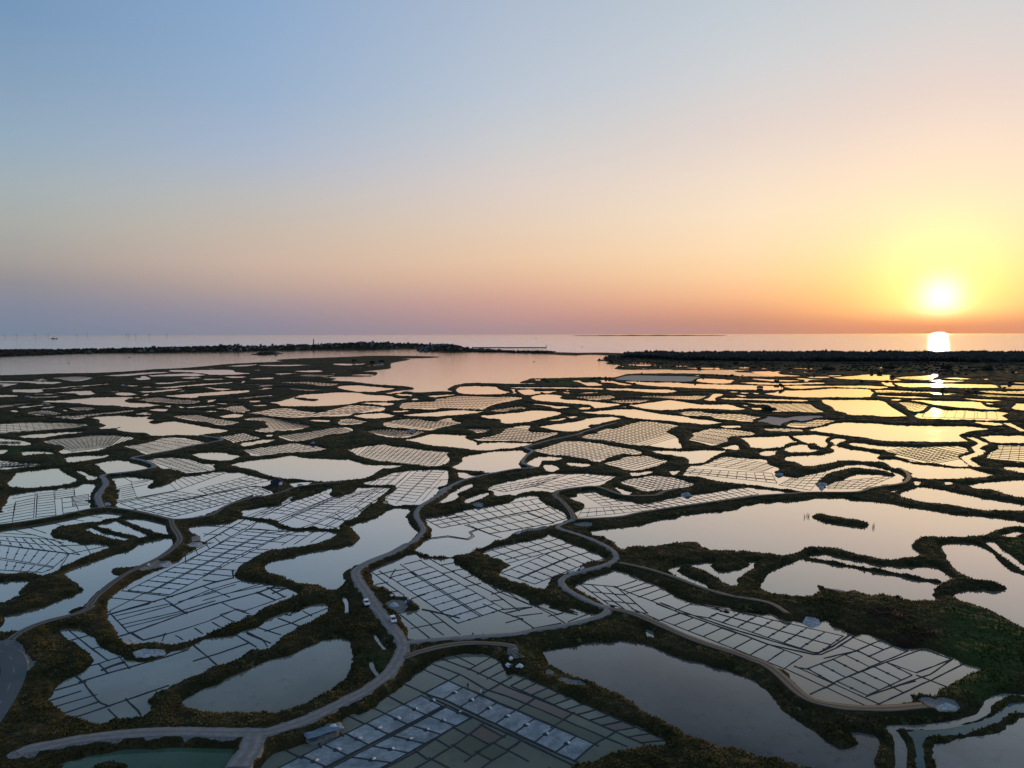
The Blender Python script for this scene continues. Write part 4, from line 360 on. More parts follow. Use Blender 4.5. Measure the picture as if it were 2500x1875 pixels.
 dict(label='nearest salt pans with cloudy salt crust, bottom centre of the view',mat='cloud',out='-57.1,138.9 -54.2,140.6 -52.9,143.5 -50.4,145.2 -47.6,147.3 -45.4,148.9 -44.1,148 -41.8,149.6 -40,152.1 -40.5,155.8 -38.9,159.1 -36.9,159.3 -34.7,162.5 -32,166.9 -29.6,170.9 -28.1,175.2 -25.4,180.9 -22.7,185.3 -19.6,187.7 -16.4,189.5 -13.1,190.6 -9.6,190.6 -6.2,189.1 -3.4,186.3 -2.4,182.1 -1.4,178.2 0.9,178.8 0.7,178.2 3.5,176.6 6.6,174.4 9.6,171.3 13.8,166.7 17.7,163.3 21.2,161.2 24.6,158.3 27.1,156 30,153.6 31.8,151.7 34.1,149.3 34.3,146.8 30.6,145.7 26.5,144.9 22.4,143.6 19.5,141.9 16.8,140.5 13.4,139.3 10.2,137.8 6.4,136.4 5,126.9 -43.7,127.2 -57.9,133.4',
  g=[('Q', '-23.4,168 -50,138.7 -43.7,135.2 -17.4,162.9', [1, 1, 1, 1, 1, 1, 1], [1], 1), ('Q', '-16.5,162.4 -38.9,138.5 -29.5,137.1 -10.1,157.7', [1, 1, 1, 1, 1, 1], [1], 1), ('Q', '-17.5,166.2 -12.8,172 14.7,150.3 9.4,144.1', [1], [1, 1, 1, 1, 1, 1], 1), ('L', ['-24.6,181.6 -17.1,175.4 -12.8,171.8 -3.9,164.3 0.6,161 9.7,153.9 18.6,146.9', '-23.4,185.3 -14.2,178.6 -6.9,170.8 -1.2,167.3 7,161 21.1,149.6 25,146.6', '-19.9,187.4 -11.8,181.6 -3.2,173.8 -1.2,172 14.7,159.6 29.1,147.3', '-17.1,175.4 -14.8,178', '-7.1,169.4 -3.2,173.8', '1.4,161.5 5.1,165.9', '9.4,153.9 14.7,159.6', '13.6,141.3 18.1,146.9 23.2,151.2', '-16.7,189.6 -10.7,183.9', '-11.8,181.6 -6.5,188.1', '-9.1,179.2 -3.7,185.3', '-6.4,176.7 -2.7,180.5', '-3.2,173.8 0.9,178.5', '-13.7,153.5 -11,151.1', '-17.1,148.8 -14.7,146.6', '-21.1,144.4 -19,142.3', '-13.1,146.5 -8.9,142.7 -7.7,143.9', '-17.6,141.8 -13.4,138.5', '-9.6,150.6 -5.4,147 -4.1,147.9 -1.7,150.6', '-7.2,144.8 -4.1,147.9', '-4.1,147.4 0.7,143.3 2.8,141.4', '-7.7,143.9 -4.5,141.2 -1.4,144.1', '-9.9,141.4 -7.7,143.9', '-6.6,138.5 -4.5,141.2', '-0.6,145.6 0.8,146.9 1.6,148.1', '-7.1,154.4 -2.3,150.1', '-0.6,145.6 1.6,148.3', '-28.5,173.6 -22.6,169.1', '-31.8,167.7 -27.3,163.8', '-35,162.5 -31.9,160.3', '-38.9,158 -35.5,155.5', '-40.2,151.7 -39.3,150.7', '-50.3,144.9 -46.4,142.4', '-44.1,148 -43.1,146.4', '-22.4,169.4 -17.1,175.4', '-10.1,157.4 -15,152.5 -21.3,144.6 -27.3,138.6 -30.4,135.5', '-7.1,154.9 -13.4,146.5 -17.6,141.8 -21,138.5 -24.3,135.5'], 1.0), ('Q', '-0.6,172.6 3.5,176.6 34.7,148.4 29.1,147.5', [1], [1, 1, 1, 1, 1, 1, 1, 1, 1, 1, 1], 0), ('L', ['-22.9,169.1 -17.4,166 -8.4,158.4 -3.7,154.9 -0,151.5 9.4,143.9 13.5,140.9', '-21.2,167.4 -13.5,161.1 0.8,149.7 9.3,142.4 12.2,140.1', '-17.1,162.6 -24.7,154.5 -32.7,146.4 -39.9,138.6 -42.8,135.6'], 1.2)]),
 dict(label='bright pans between the centre crossroads and the hedged dark mound',mat='silver',out='-43.9,335.4 -37.4,339.9 -32.4,343.5 -26.4,350.1 -21.2,355 -15.8,359 -8.6,363.1 -0.8,369.4 3.5,381.6 7.4,383.9 12.4,385 15.5,380.4 14.3,377 17.6,367.1 20.8,358.7 24.9,350.7 27.3,343 28,334.3 23.1,325.8 17.7,320.6 10.6,317.1 3.8,314.4 -0.3,308.2 -2.9,301.8 -7.1,296.5 -10.4,292.3 -15.1,285.4 -19.6,279.6 -24.6,276.5 -29.3,275.9 -34.7,277.2 -41.4,285.1 -39.8,295.2 -37,303.7 -38.1,311.3 -38,315.6 -40,321.3',
  g=[('Q', '-26.4,350.1 14.8,377 19.7,357.7 -16.5,331.6', [1, 1, 1, 1, 1, 1, 1, 1], [1, 1], 1), ('Q', '-21.8,324.8 7.6,346 20.4,327.1 -10.5,309.6', [1, 1, 1, 1, 1, 1], [1, 1], 1), ('Q', '7.7,347.9 19.7,357.7 27.7,335.7 20,328.8', [1, 1, 1], [1, 1], 0), ('Q', '-43.6,334.5 -26.4,349.2 -16.5,331.6 -33.8,319.2', [1, 1, 1, 1], [1, 1, 1], 0), ('L', ['-37,303.3 -29.4,306.2 -20.3,301.7 -18.4,306.1 -20.1,312.2 -16.7,316.9 -22.6,323.5', '-36.4,301.8 -29.2,304.4 -19.7,300.2 -17.4,305.3 -19.1,311.4 -15.8,316.9', '-10.5,309 -5.5,303.8', '-16.7,316.9 -10.5,309'], 1.0), ('L', ['-16.5,331.1 7.7,349.3', '-30.3,336.5 -22.8,340.1'], 1.8)]),
 dict(label='narrow ribbon of salt pans above the big mirror pond',mat='silver',out='31.4,344.9 34.9,350.6 39.2,357.5 38.5,366.3 33.7,370.8 31.3,380.2 36.8,381.3 38.4,391.9 38.4,398.1 44.8,399.3 49.4,399.3 49.6,387.1 53.6,380 58.3,375.5 57.1,375.5 62.1,373.2 65.6,368.8 68.3,363.5 72.7,364.5 78.8,368.7 85.6,373 90.9,377.4 99.4,383.1 108.6,386.5 118.3,391.2 129,398.5 132.5,401 142.8,404.1 146,399.9 153.7,395.8 160.4,389.8 150.8,382.5 145.1,379.3 136.4,379.4 132.1,377.6 123.5,372.9 113.8,367.3 104.7,363.2 101.3,360.4 92.1,354.7 86.2,351.2 78,348.2 67.1,343.5 59.1,339.9 51,335 39.6,330.9 32,330.8',
  g=[('Q', '70.5,361.4 136.4,403.6 141.7,386.2 78.1,353.2', [1, 1, 1, 1, 1, 1, 1, 1, 1, 1, 1, 1, 1, 1, 1], [1, 1], 1), ('Q', '38.6,394.4 49.4,399.3 59.9,364.6 48.3,360.5', [1, 1], [1, 1, 1, 1, 1, 1], 0), ('Q', '37.3,354.5 70.7,362.4 78.1,353.2 32.6,336.6', [1, 1, 1, 1, 1, 1, 1, 1, 1], [1, 1], 0)]),
 dict(label='pans on the slope above the road bend, right of the hedged mound',mat='silver',out='-14.5,401.4 -10.1,411.9 -5.4,418.4 2.5,425.1 9.8,434.4 20.1,441.7 28,445.3 38.3,445.2 48.7,446.4 58.3,441.3 66.9,437.5 60.9,423.8 57.1,416.8 53.2,409.3 48.6,402.6 41.2,398.7 34,395.4 27.1,393.6 24.6,390.9 20.1,391.8 13.4,393.2 6.5,390.2 2,382.6 -2.5,385.1 -7.2,381.3 -10.9,388.4',
  g=[('Q', '12.9,407.4 45.9,438.9 58.6,424.6 24.2,399', [1, 1, 1, 1, 1, 1, 1], [1, 1], 1), ('Q', '-14.6,403.4 38.3,445.2 12.9,407.4 -4.8,393.2', [1, 1, 1, 1, 1, 1, 1, 1], [1, 1, 1], 0), ('Q', '45.9,438.9 49.7,446.4 65.7,436.3 58.6,424.6', [1], [1, 1, 1, 1], 0)]),
 dict(label='broad pale pans before the grassy hook of land at right',mat='ivory',out='112.2,450.8 119.5,458.7 126.3,472.4 132.1,473.7 138.2,478 148.1,492.8 161.6,508.6 166.4,505.3 173.5,500.4 180.9,497.1 185.5,495.5 181.6,483.4 180.5,474.6 182.7,463.4 178,453.9 173.5,447.6 174.1,442.6 178.8,435.1 182.3,431.5 188.8,435 197,442.3 208.1,449.8 220.8,460.3 238.9,474 245,475.4 249,472.4 251.9,462.7 253,452 253.3,444.3 256.1,439.2 245.6,424.4 239.1,413.8 232.1,408.3 225.4,409 214.6,401.9 207.3,396.6 202.5,390 195,385.8 189.8,387.3 183,390 173.1,388.1 169.3,389.7 162.8,395.9 155.6,401 148.2,406.3 140.3,410.7 132.3,415.4 126.7,420.8 121.5,428.2 115.4,433.3 109.1,437.9',
  g=[('Q', '133.2,473.7 162.8,508.6 185.4,471.7 167.2,450.3', [1, 1, 1, 1, 1, 1], [1, 1, 1, 1, 1], 0), ('Q', '120.2,461.3 171.5,445.1 163.2,414.6 111.6,448.3', [1, 1, 1, 1, 1, 1, 1, 1, 1, 1], [1, 0.9, 0.15, 0.8], 1), ('Q', '179.8,431.5 209.6,449.8 175.5,395.6 162.5,410.2', [1, 1, 1, 1], [1, 1, 1, 1, 1, 1], 1), ('Q', '195.3,416.5 248.7,436.9 209.1,399.3 187.4,399.5', [1, 1, 1, 1, 1, 1], [1, 1, 1, 1, 1], 0)]),
 dict(label='rounded block of pans under the dark sickle-shaped mound',mat='silver',out='68.6,419.9 75.6,429 82.4,433.7 90.9,438.5 98.2,437.2 104.3,431.1 106.2,426.4 109.4,419.5 113,415 105.7,405 100,401 91.7,397.6 84.1,394.3 79.1,392.2 75.5,397.3 72.3,404.7 69.5,410.6',
  g=[('Q', '69.1,419.9 98.5,438.4 110.7,415.1 82.2,400.5', [1, 1, 1, 1, 1, 1], [1, 1, 1, 1, 1], 1)]),
 dict(label='tilted square of pans between two dark banks, right of centre',mat='ivory',out='66.6,483.2 73.3,490.6 82.1,499.9 87.8,509.5 97.2,512.7 99.6,512.7 104.7,506 108.8,498 113.5,493.2 106,477.5 100.1,470.6 93,461.8 84.9,452.6 80.8,453.3 74.3,461.6 69.3,471',
  g=[('Q', '66.6,483.2 98.4,512.7 113.5,493.2 84.2,460.4', [1, 1, 1, 1, 1, 1, 1], [1, 1, 1, 1, 1], 0)]),
 dict(label='wide fan of pans beside the creamy road loop, centre right',mat='ivory',out='17,537.3 24.9,547.3 35.5,564.8 46.7,583.3 57,585.4 66.1,576.7 74.9,568.3 83,556.2 91.3,548.4 97.2,539 100.4,529.9 96.8,513.8 91.5,513.8 82.8,515.3 75.8,507.9 68.7,498.4 61.7,483.9 56.7,494.3 48.9,502.3 41,511.3 32.3,513.5 25.4,518.8',
  g=[('Q', '17.1,538.1 53.6,585.4 99.5,528.1 63.7,495.4', [1, 1, 1, 1, 1, 1, 1, 1], [1, 1, 1, 1, 1, 1, 1, 1, 1, 1, 1, 1], 1)]),
 dict(label='lens-shaped pans behind the long pale pond, centre',mat='silver',out='-130.6,539.8 -127.2,549.2 -120.1,560.8 -114,562.7 -108.3,566.6 -100.4,558.6 -90.1,554.5 -79.1,544.9 -72.1,539.2 -59.1,533.6 -50,528.2 -50.8,517.5 -48.3,504.6 -46.2,494.1 -47.8,481.2 -52.1,470 -57.4,469.1 -63.2,472 -72.4,478.6 -84.6,485.7 -94.9,489.4 -104.2,499 -111.5,506.3 -117.6,515.2 -120.4,522.4',
  g=[('Q', '-117.8,558.8 -49.6,517.8 -53.1,478.6 -117.6,515.2', [1, 1, 1, 1, 1, 1, 1, 1, 1, 1, 1, 1, 1, 1], [1, 1, 1, 1, 1, 1], 1)]),
 dict(label='small pans behind the round pale pond, left of centre',mat='silver',out='-215.8,542.8 -209.8,548.4 -203.1,556 -196.1,563.8 -191.6,569.8 -185.7,577.9 -174.6,567.5 -165.5,563.4 -157.6,553.5 -149.4,544.7 -154.3,531.3 -162.4,527.4 -173.4,524 -181.5,521.4 -187.5,512.8 -196.1,512.2 -204.8,527.3',
  g=[('Q', '-215.1,541 -185.3,576.7 -150.3,547.6 -197.8,521.3', [1, 1, 1, 1, 1, 1, 1, 1, 1], [1, 1, 1, 1, 1], 0)]),
 dict(label='pans in long rows above the left hairpin road',mat='silver',out='-307,610.6 -298.8,608.1 -288.5,601.1 -273.3,587.6 -260.6,576 -261.4,557.6 -266.5,548.2 -271.5,539.3 -268,530.8 -275.9,522.5 -277.8,517 -287.8,527.6 -299.3,541 -309.1,549.7 -320.8,561.4 -318.8,569.4 -314.6,577.6 -311.3,590.3 -313.7,608.3 -307,610.6',
  g=[('Q', '-319.5,561.4 -313.7,608.3 -261.7,576.9 -283.4,527.5', [1, 1, 1, 1], [1, 1, 1, 1, 1, 1, 1, 1, 1], 0)]),
 dict(label='pans below the left hairpin road, before the small spit',mat='silver',out='-255.5,507 -248.1,503.7 -236.3,497.2 -224.3,483.5 -219.4,484.9 -212.4,480.4 -210.9,473.1 -202.1,456.8 -204.1,445.1 -210.4,442 -219.6,450.5 -229.6,460.3 -239.7,463.2 -247.9,473.9 -256.9,482.8 -268.7,497.6 -267.1,505.5 -262.9,508.7',
  g=[('Q', '-268.7,497.6 -248.8,505.3 -203.2,459.4 -220.2,451.7', [1, 1, 1], [1, 1, 1, 1, 1, 1, 1, 1, 1], 0)]),
 dict(label=None,mat='silver',out='-407.2,589.4 -407.9,602.8 -402,609.6 -394.4,614.1 -389.6,623.6 -380.3,625.9 -369.4,625.8 -356.6,616 -350.1,615.9 -338.8,603 -335.2,584.6 -336.3,572.6 -334.7,565.4 -332.9,552.5 -329.8,536.9 -335.6,531.4 -341.4,526.1 -348.9,523.7 -360.5,535.5 -362.1,546.5 -364.6,553.2 -375.4,562.9 -386.3,570.5 -397.7,579.6',
  g=[('Q', '-402.8,585.1 -357.1,623.2 -336.6,569.6 -358.4,542.8', [1, 1, 1, 1, 1, 1, 1, 1, 1, 1], [1, 1, 1, 1, 1, 1, 1], 0)]),
 dict(label=None,mat='silver',out='-389.8,502.1 -378.7,498.8 -369.4,494.1 -360.3,489.4 -349.7,486.3 -336.9,483.2 -334.6,469 -340.7,466.3 -344.9,461 -348.4,458.5 -361.6,465.3',
  g=[('Q', '-376.3,495.7 -340.2,484.7 -352,470.5 -361.9,469.2', [1, 1, 1, 1, 1], [1, 1, 1], 0)]),
 dict(label=None,mat='silver',out='-545.3,705.2 -535.3,708.1 -530,717.5 -517.5,717.3 -503.1,720.3 -490.8,716.9 -475.9,716.6 -459.3,710 -449.1,706.7 -433.1,687.6 -432.7,668.6 -446.4,660.4 -459.8,647.1 -468.9,639.2 -478.1,631.8 -496.2,641.2',
  g=[('Q', '-542.5,717.7 -451.1,709.9 -433.6,688.3 -488,644.9', [1, 1, 1, 1, 1, 1, 1, 1, 1], [1, 1, 1, 1], 0)]),
 dict(label=None,mat='silver',out='-517,763.2 -517.4,779.7 -503.8,779.5 -499.9,794.8 -491.2,810.6 -479.7,822.8 -472.2,839.8 -457.7,814 -463.6,795.2 -474,782.1 -477.8,766.5 -473.4,738.8 -491.9,747.6',
  g=[('Q', '-518.2,765 -472.2,839.8 -460.1,819.9 -489.4,750.2', [1, 1, 1, 1, 1, 1, 1, 1, 1, 1, 1, 1], [1, 1], 0)]),
 dict(label=None,mat='silver',out='-568.5,798.9 -583,829 -579.4,837.5 -560.9,824.3 -543.1,807.5 -526.1,791.6 -528.1,775.8 -543.7,779.1',
  g=[('Q', '-569.2,800 -578.4,837.5 -529.6,796.9 -551,789.5', [1, 1, 1, 1], [1, 1, 1, 1], 0)]),
 dict(label=None,mat='silver',out='-562.9,864 -558.9,873.2 -546.7,873 -523.9,848.9 -518.2,824.3 -531.2,829.8',
  g=[('Q', '-562.9,864 -546.7,873 -524.4,849.6 -535.6,836.6', [1, 1, 1, 1], [1, 1, 1], 0)]),
 dict(label=None,mat='silver',out='-683.2,885.3 -675.1,894.9 -669.2,914.9 -659.1,930.5 -643.6,917.3 -644.9,895.8 -646.2,876.4 -648.4,859.3',
  g=[('Q', '-678.9,899.9 -659.1,930.5 -647.4,922.8 -660.4,875.3', [1, 1, 1, 1, 1, 1, 1], [1, 1], 0)]),
 dict(label=None,mat='silver',out='-726.2,1025.9 -722.1,1045.6 -703.9,1045.2 -682,1044.6 -677.8,1006.3 -685,991.6 -705.1,999.2',
  g=[('Q', '-726.2,1025.9 -705.7,1047.9 -682,1044.6 -712.1,1009', [1, 1, 1, 1, 1, 1], [1, 1], 0)]),
 dict(label=None,mat='silver',out='-988.2,1465.2 -994.8,1505.7 -986.8,1533.5 -942.1,1503.9 -911.1,1475.8 -880.1,1404.6 -861,1349.2 -895.5,1378.7 -937.1,1418',
  g=[('Q', '-988.2,1465.2 -977.8,1533.2 -911.1,1475.8 -885.9,1376', [1, 1, 1, 1, 1, 1], [1, 1, 1, 1], 0)]),
 dict(label=None,mat='silver',out='-525.1,958.3 -534.3,996.4 -529.3,1008.6 -499.3,983.5 -489.3,977.3 -461.1,965 -433.9,941.9 -426.6,903.4 -443.3,905.7 -457.6,913.7 -486.8,927',
  g=[('Q', '-526.4,960.7 -529.3,1008.6 -433.9,941.9 -450.6,920.8', [1, 1, 1], [1, 1, 1, 1, 1, 1, 1, 1, 1, 1], 0)]),
 dict(label=None,mat='silver',out='-497.2,1267.4 -484.6,1287.9 -463.1,1277.1 -437.9,1246.9 -436.5,1203.5 -456,1218.9',
  g=[('Q', '-497.5,1268.1 -474.2,1287.6 -437.9,1246.9 -452.5,1228.5', [1, 1, 1, 1, 1, 1], [1, 1, 1], 0)]),
 dict(label=None,mat='silver',out='-416.1,1200.2 -393.9,1199.6 -358.3,1172.5 -332.2,1151.8 -314.4,1134.8 -326,1108.1 -350.7,1126.2 -381.7,1162.2',
  g=[('Q', '-416.1,1200.2 -393.9,1199.6 -316.3,1141.6 -339.2,1131', [1, 1, 1], [1, 1, 1, 1, 1, 1, 1, 1, 1], 0)]),
 dict(label=None,mat='silver',out='-443.1,1295.7 -439.7,1339.7 -408.8,1338.8 -379.3,1316.2 -350.9,1294.3 -323.3,1273.1 -329.5,1215.1 -357.8,1241.1 -390.3,1278',
  g=[('Q', '-447.1,1307.6 -439.7,1339.7 -323.3,1273.1 -336.3,1240.3', [1, 1], [1, 1, 1, 1, 1, 1, 1, 1, 1], 0)]),
 dict(label=None,mat='silver',out='-475.7,1524.6 -476.1,1590.2 -453.2,1574 -403.9,1557.1 -405.6,1497.5 -428,1485.9',
  g=[('Q', '-477.5,1530.4 -476.1,1590.2 -403.9,1557.1 -418.8,1514.1', [1, 1, 1], [1, 1, 1, 1, 1, 1], 0)]),
 dict(label=None,mat='silver',out='-410.9,993.6 -402.3,1012.1 -389.6,1024.6 -371.6,1040 -361.4,1011.4 -375.5,987.5 -385.3,969.1',
  g=[('Q', '-410.9,993.6 -371.6,1040 -364.8,1024 -392.4,987.1', [1, 1, 1, 1, 1, 1, 1, 1, 1, 1], [1], 0)]),
 dict(label=None,mat='silver',out='-430.9,880.2 -422.6,894.7 -406.4,904.4 -384.4,898.9 -385.1,867.9 -398.7,854.4 -412.8,853.1',
  g=[('Q', '-430.9,880.2 -407.8,907.5 -384.4,898.9 -419,865.8', [1, 1, 1, 1, 1, 1, 1], [1, 1, 1], 0)]),
 dict(label=None,mat='silver',out='-371,855.7 -365.9,869.4 -363.8,883.7 -362.8,896.5 -347.7,873.8 -331.1,841.5 -319.6,826.7 -316.2,794 -328.2,805.6 -343.4,826.9 -356.2,834.7',
  g=[('Q', '-371,855.7 -362.8,896.5 -320.2,828.3 -326.2,807.6', [1, 1, 1, 1], [1, 1, 1, 1], 0)]),
 dict(label=None,mat='silver',out='-314.1,807.4 -307.5,819.6 -301,840.9 -294.5,858.8 -279.6,849.4 -258.1,827.1 -242,814.2 -233.1,805.9 -223.6,822.2 -220.9,848.3 -214.5,866.5 -210.2,890.4 -189.7,890 -172.4,879.9 -163.7,865.5 -157.2,826.2 -161.5,800.3 -173.2,790.5 -183.2,782.9 -184.2,768.4 -197.6,758.2 -222.8,755 -237.9,748.1 -247.7,751.7 -269.7,765.2 -287.4,777.6 -300.1,787.5',
  g=[('Q', '-309.1,799.2 -292.5,858.7 -222.5,818 -246.2,760.3', [1, 1, 1, 1], [1, 1, 1, 1, 1, 1, 1, 1], 0), ('Q', '-235.3,767.3 -210.2,890.4 -163.7,865.5 -185.6,793.1', [1, 1, 1, 1, 1, 1], [1, 1, 1, 1, 1, 1], 0)]),
 dict(label=None,mat='silver',out='-383.9,768.9 -378.3,781.1 -365.6,784.7 -350.6,769.4 -327.9,747.5 -309.2,733.5 -288.6,713.6 -287.2,690.4 -293.2,685.9 -314.5,707.5 -332.4,719.9 -352,735',
  g=[('Q', '-384.5,770 -365.6,784.7 -288.6,713.6 -297.1,695.1', [1, 1, 1], [1, 1, 1, 1, 1, 1, 1, 1, 1, 1], 0)]),
 dict(label=None,mat='silver',out='-294.2,746.9 -289.2,761 -281.3,760.9 -263.2,746.4 -245.7,732.4 -227.8,715.8 -223,703.1 -212.9,693.8 -202.4,679.7 -206.1,659 -214.1,648.8 -224.6,646.7 -231.8,635.7 -247.3,649.6 -246.4,665.4 -242.9,679.5 -249.2,692.7 -256.5,706.4 -258.1,715.5 -272,724.1 -281.9,728.3',
  g=[('Q', '-293.1,757.5 -226.8,712.6 -203,681.8 -248.1,651.9', [1, 1, 1, 1, 1, 1, 1, 1], [1, 1, 1, 1, 1, 1, 1, 1], 0)]),
 dict(label=None,mat='silver',out='-211.7,616.3 -207.5,628.4 -196.8,640.9 -186.5,656.5 -179.6,673 -168.6,675.7 -162.3,672.8 -153.7,648.9 -156.4,629.6 -166.3,623.1 -173,608.4 -178.1,590.4 -185.3,580.8 -195,590',
  g=[('Q', '-211.4,616.3 -172.5,675.8 -155.6,650.7 -192.6,593.1', [1, 1, 1, 1, 1, 1, 1, 1, 1], [1, 1, 1, 1, 1], 0)]),
 dict(label=None,mat='silver',out='-262.8,612.3 -259,621.8 -254.5,634.1 -250.9,634 -240.1,619.1 -224.7,602.5 -227.3,585.9 -231.3,579 -232.8,571.1 -242,585.6 -252.2,597',
  g=[('Q', '-262.8,612.3 -253.1,634 -224.7,602.5 -237.6,582.9', [1, 1, 1, 1], [1, 1, 1, 1], 0)]),
 dict(label=None,mat='silver',out='-140.9,645.2 -133.2,658.4 -122.3,661 -110,655.4 -97.9,649.8 -83.4,641.8 -86.7,623.3 -91.1,604.8 -100.8,600 -108.6,605.1 -118.9,615.5 -127.1,628.1',
  g=[('Q', '-140.9,645.2 -129.7,660 -83.4,641.8 -110.3,614.9', [1, 1, 1, 1], [1, 1, 1, 1, 1, 1, 1, 1, 1], 0)]),
 dict(label=None,mat='ivory',out='63.3,601.5 71.8,626.8 81.8,631.7 80.9,641.9 86.7,652.4 94.9,663.2 106.5,668.6 118.9,691.8 123.1,697.6 139.3,719.4 149.5,712.8 159.8,697 168.8,684.8 166.4,678.1 154.9,658.8 144.2,638.3 146,620.9 145.4,597.4 140.8,575.7 139.9,563.4 133.7,541.1 122,544.8 111.1,552.9 99.6,560.1 89.1,575.7 77.2,585.4',
  g=[('Q', '63.8,605.4 139.3,719.7 167.9,656.6 102.3,568', [1, 1, 1, 1, 1, 1, 1, 1, 1, 1, 1], [1, 1, 1, 1, 1, 1, 1, 1, 1], 0)]),
 dict(label=None,mat='ivory',out='154.5,587.2 165.7,611 169.4,630.4 182.4,645.7 194.5,661.7 202,661.6 210.8,653.2 219.3,645.1 225.8,632.1 215,611.5 206.2,606.2 199.2,606.3 195.3,607.1 187.9,593.5 184.3,581 173.1,565.9 164.2,553.4 161.9,565.4 158.2,570.9',
  g=[('Q', '156,592.8 198.3,661.6 223.5,629.6 168.9,567.1', [1, 1, 1], [1, 1, 1, 1, 1, 1, 1, 1], 0)]),
 dict(label=None,mat='ivory',out='245.6,658.2 255.5,666.3 263.6,663.4 273.8,660.5 278.3,654.9 272.2,638.9 259.3,634.1 249.3,636.5 243.4,640.2',
  g=[('Q', '245.6,658.2 256,667.5 279.8,654.9 275,645.4', [1], [1, 1, 1, 1], 0)]),
 dict(label=None,mat='ivory',out='272.8,682.8 287.7,704.2 299.4,716.8 303.2,710.3 313.3,716.6 328.8,732.9 335.6,729.4 342.4,725.9 350.1,724.8 331,705.2 316.2,686.9 302,672.8 290,663 277.5,660.4',
  g=[('Q', '274.1,686.1 300.7,720 350.6,725.8 298.7,674', [1, 1], [1, 1, 1, 1, 1, 1], 0)]),
 dict(label=None,mat='ivory',out='195.6,790.1 209.8,810 222,813.9 226,801.5 236.2,789.3 249.7,789.1 265.1,781 268.8,765.9 278.7,747.6 263.2,725.9 251.5,707.1 240.3,707.5 238.1,720.7 232.3,723.3 222.5,729.4 222.2,748.1 216.6,752.6 204.2,754.8 197.6,762.6',
  g=[('Q', '194.7,786.2 222.9,813.9 278.7,747.6 254,718.8', [1, 1], [1, 1, 1, 1, 1, 1, 1, 1, 1, 1], 0)]),
 dict(label=None,mat='ivory',out='317.3,920.5 331.1,914.9 348,904.2 368.5,903.7 386.9,898.2 387.6,888.1 378.1,854.8 370.1,823.8 364.9,795.8 348.1,786.6 333.6,795.1 316.7,798.5 308.6,796.3 319.8,828 330,862.4 327,867.5 316.9,875.5 314.1,896.1',
  g=[('Q', '317.3,920.5 388.8,893.1 366.2,800.5 311.5,804', [1, 1, 1, 1], [1, 1, 1, 1, 1, 1], 0)]),
 dict(label=None,mat='gold',out='787.2,1394 841.2,1457.4 871.9,1469.9 909.9,1496.6 954.3,1524 879.4,1427.4 848.1,1376.4 799.5,1326.9 797.5,1349.3 785.4,1355',
  g=[('Q', '787.6,1394.7 954.3,1524 852.2,1380.4 803.7,1346.6', [1, 1, 1, 1, 1], [1, 1, 1], 0)]),
 dict(label=None,mat='gold',out='599.6,1114.7 621,1114.2 637.3,1098.3 659.3,1082.6 676.2,1060.4 687.4,1046 646.1,1013.1 635.6,1033.8 619.5,1046.8 592.9,1052.7 571.4,1057.6',
  g=[('Q', '599.6,1114.7 691.9,1052.9 658.8,1033 578.1,1070', [1, 1, 1, 1, 1, 1, 1, 1, 1, 1, 1, 1], [1], 0)]),
 dict(label=None,mat='gold',out='740.9,1075.3 762.9,1098.1 780.1,1087.1 804.6,1086.4 846.9,1092.9 791.3,1020.8 750.8,1029.5 733.1,1037.8',
  g=[('Q', '749.6,1087.8 846.9,1092.9 798.1,1029.7 740.7,1066', [1, 1, 1, 1, 1, 1, 1, 1], [1], 0)]),
 dict(label=None,mat='gold',out='690.2,1032.3 717,1031.6 730.8,1018 752.3,998.1 764,985.3 740.4,954.8 715.6,965.7 700.7,975.9 688.1,989.9',
  g=[('Q', '690.2,1032.3 754.2,1000.6 741.3,983.4 685,1019.1', [1, 1, 1, 1, 1, 1, 1, 1, 1, 1, 1, 1], [1], 0)]),
 dict(label=None,mat='gold',out='859.1,1192 888.2,1219 910.2,1209 928.7,1199.2 864.5,1115.9 820.7,1117.2 827.1,1143.7',
  g=[('Q', '859.1,1192 929.1,1217.8 870.5,1123.6 831.1,1149.3', [1, 1, 1, 1, 1, 1, 1, 1], [1, 1], 0)]),
 dict(label=None,mat='gold',out='450.7,755.4 485.9,800.7 524.5,851.9 525.8,838.3 523.5,816.6 542.9,820.5 548.5,811.9 559.4,803.4 571.2,803.2 577.1,791 553.8,766.1 544.9,757.3 533.3,732.8 517.4,713.1 496.6,712.7 482.4,716 468,719.1 451.6,725.9 441.9,730.6',
  g=[('Q', '524.5,851.9 573,803.2 520.3,726.3 452.5,748.2', [1, 1, 0.3, 1, 0.9, 0.1, 1, 0.3, 0.9, 0.1, 1], [1], 0), ('L', ['456,754 498.6,815.7'], 1.0)]),
 dict(label=None,mat='gold',out='520.7,910.6 532.2,916 533.4,900.3 531.7,880.2 523.5,851.9 491.7,805.8 475.2,792.3 478.4,813.1 496.2,850.2',
  g=[('Q', '520.9,910.9 534.2,915.9 523.5,851.9 480.9,817.4', [1, 1, 1], [1, 1, 1, 1], 0)]),
 dict(label=None,mat='gold',out='351.8,498 369.3,519.6 378.4,528.2 387.8,537.2 397.7,551 398.8,556.1 410.5,559.9 422.5,557.8 434.5,557.6 375,480.4 361.1,475.8 358.4,480.5 351.5,486.4',
  g=[('Q', '398.1,556.1 429.6,559.7 372.4,484.2 352.7,498.3', [1, 1, 1], [1, 1, 1, 1, 1, 1], 0)]),
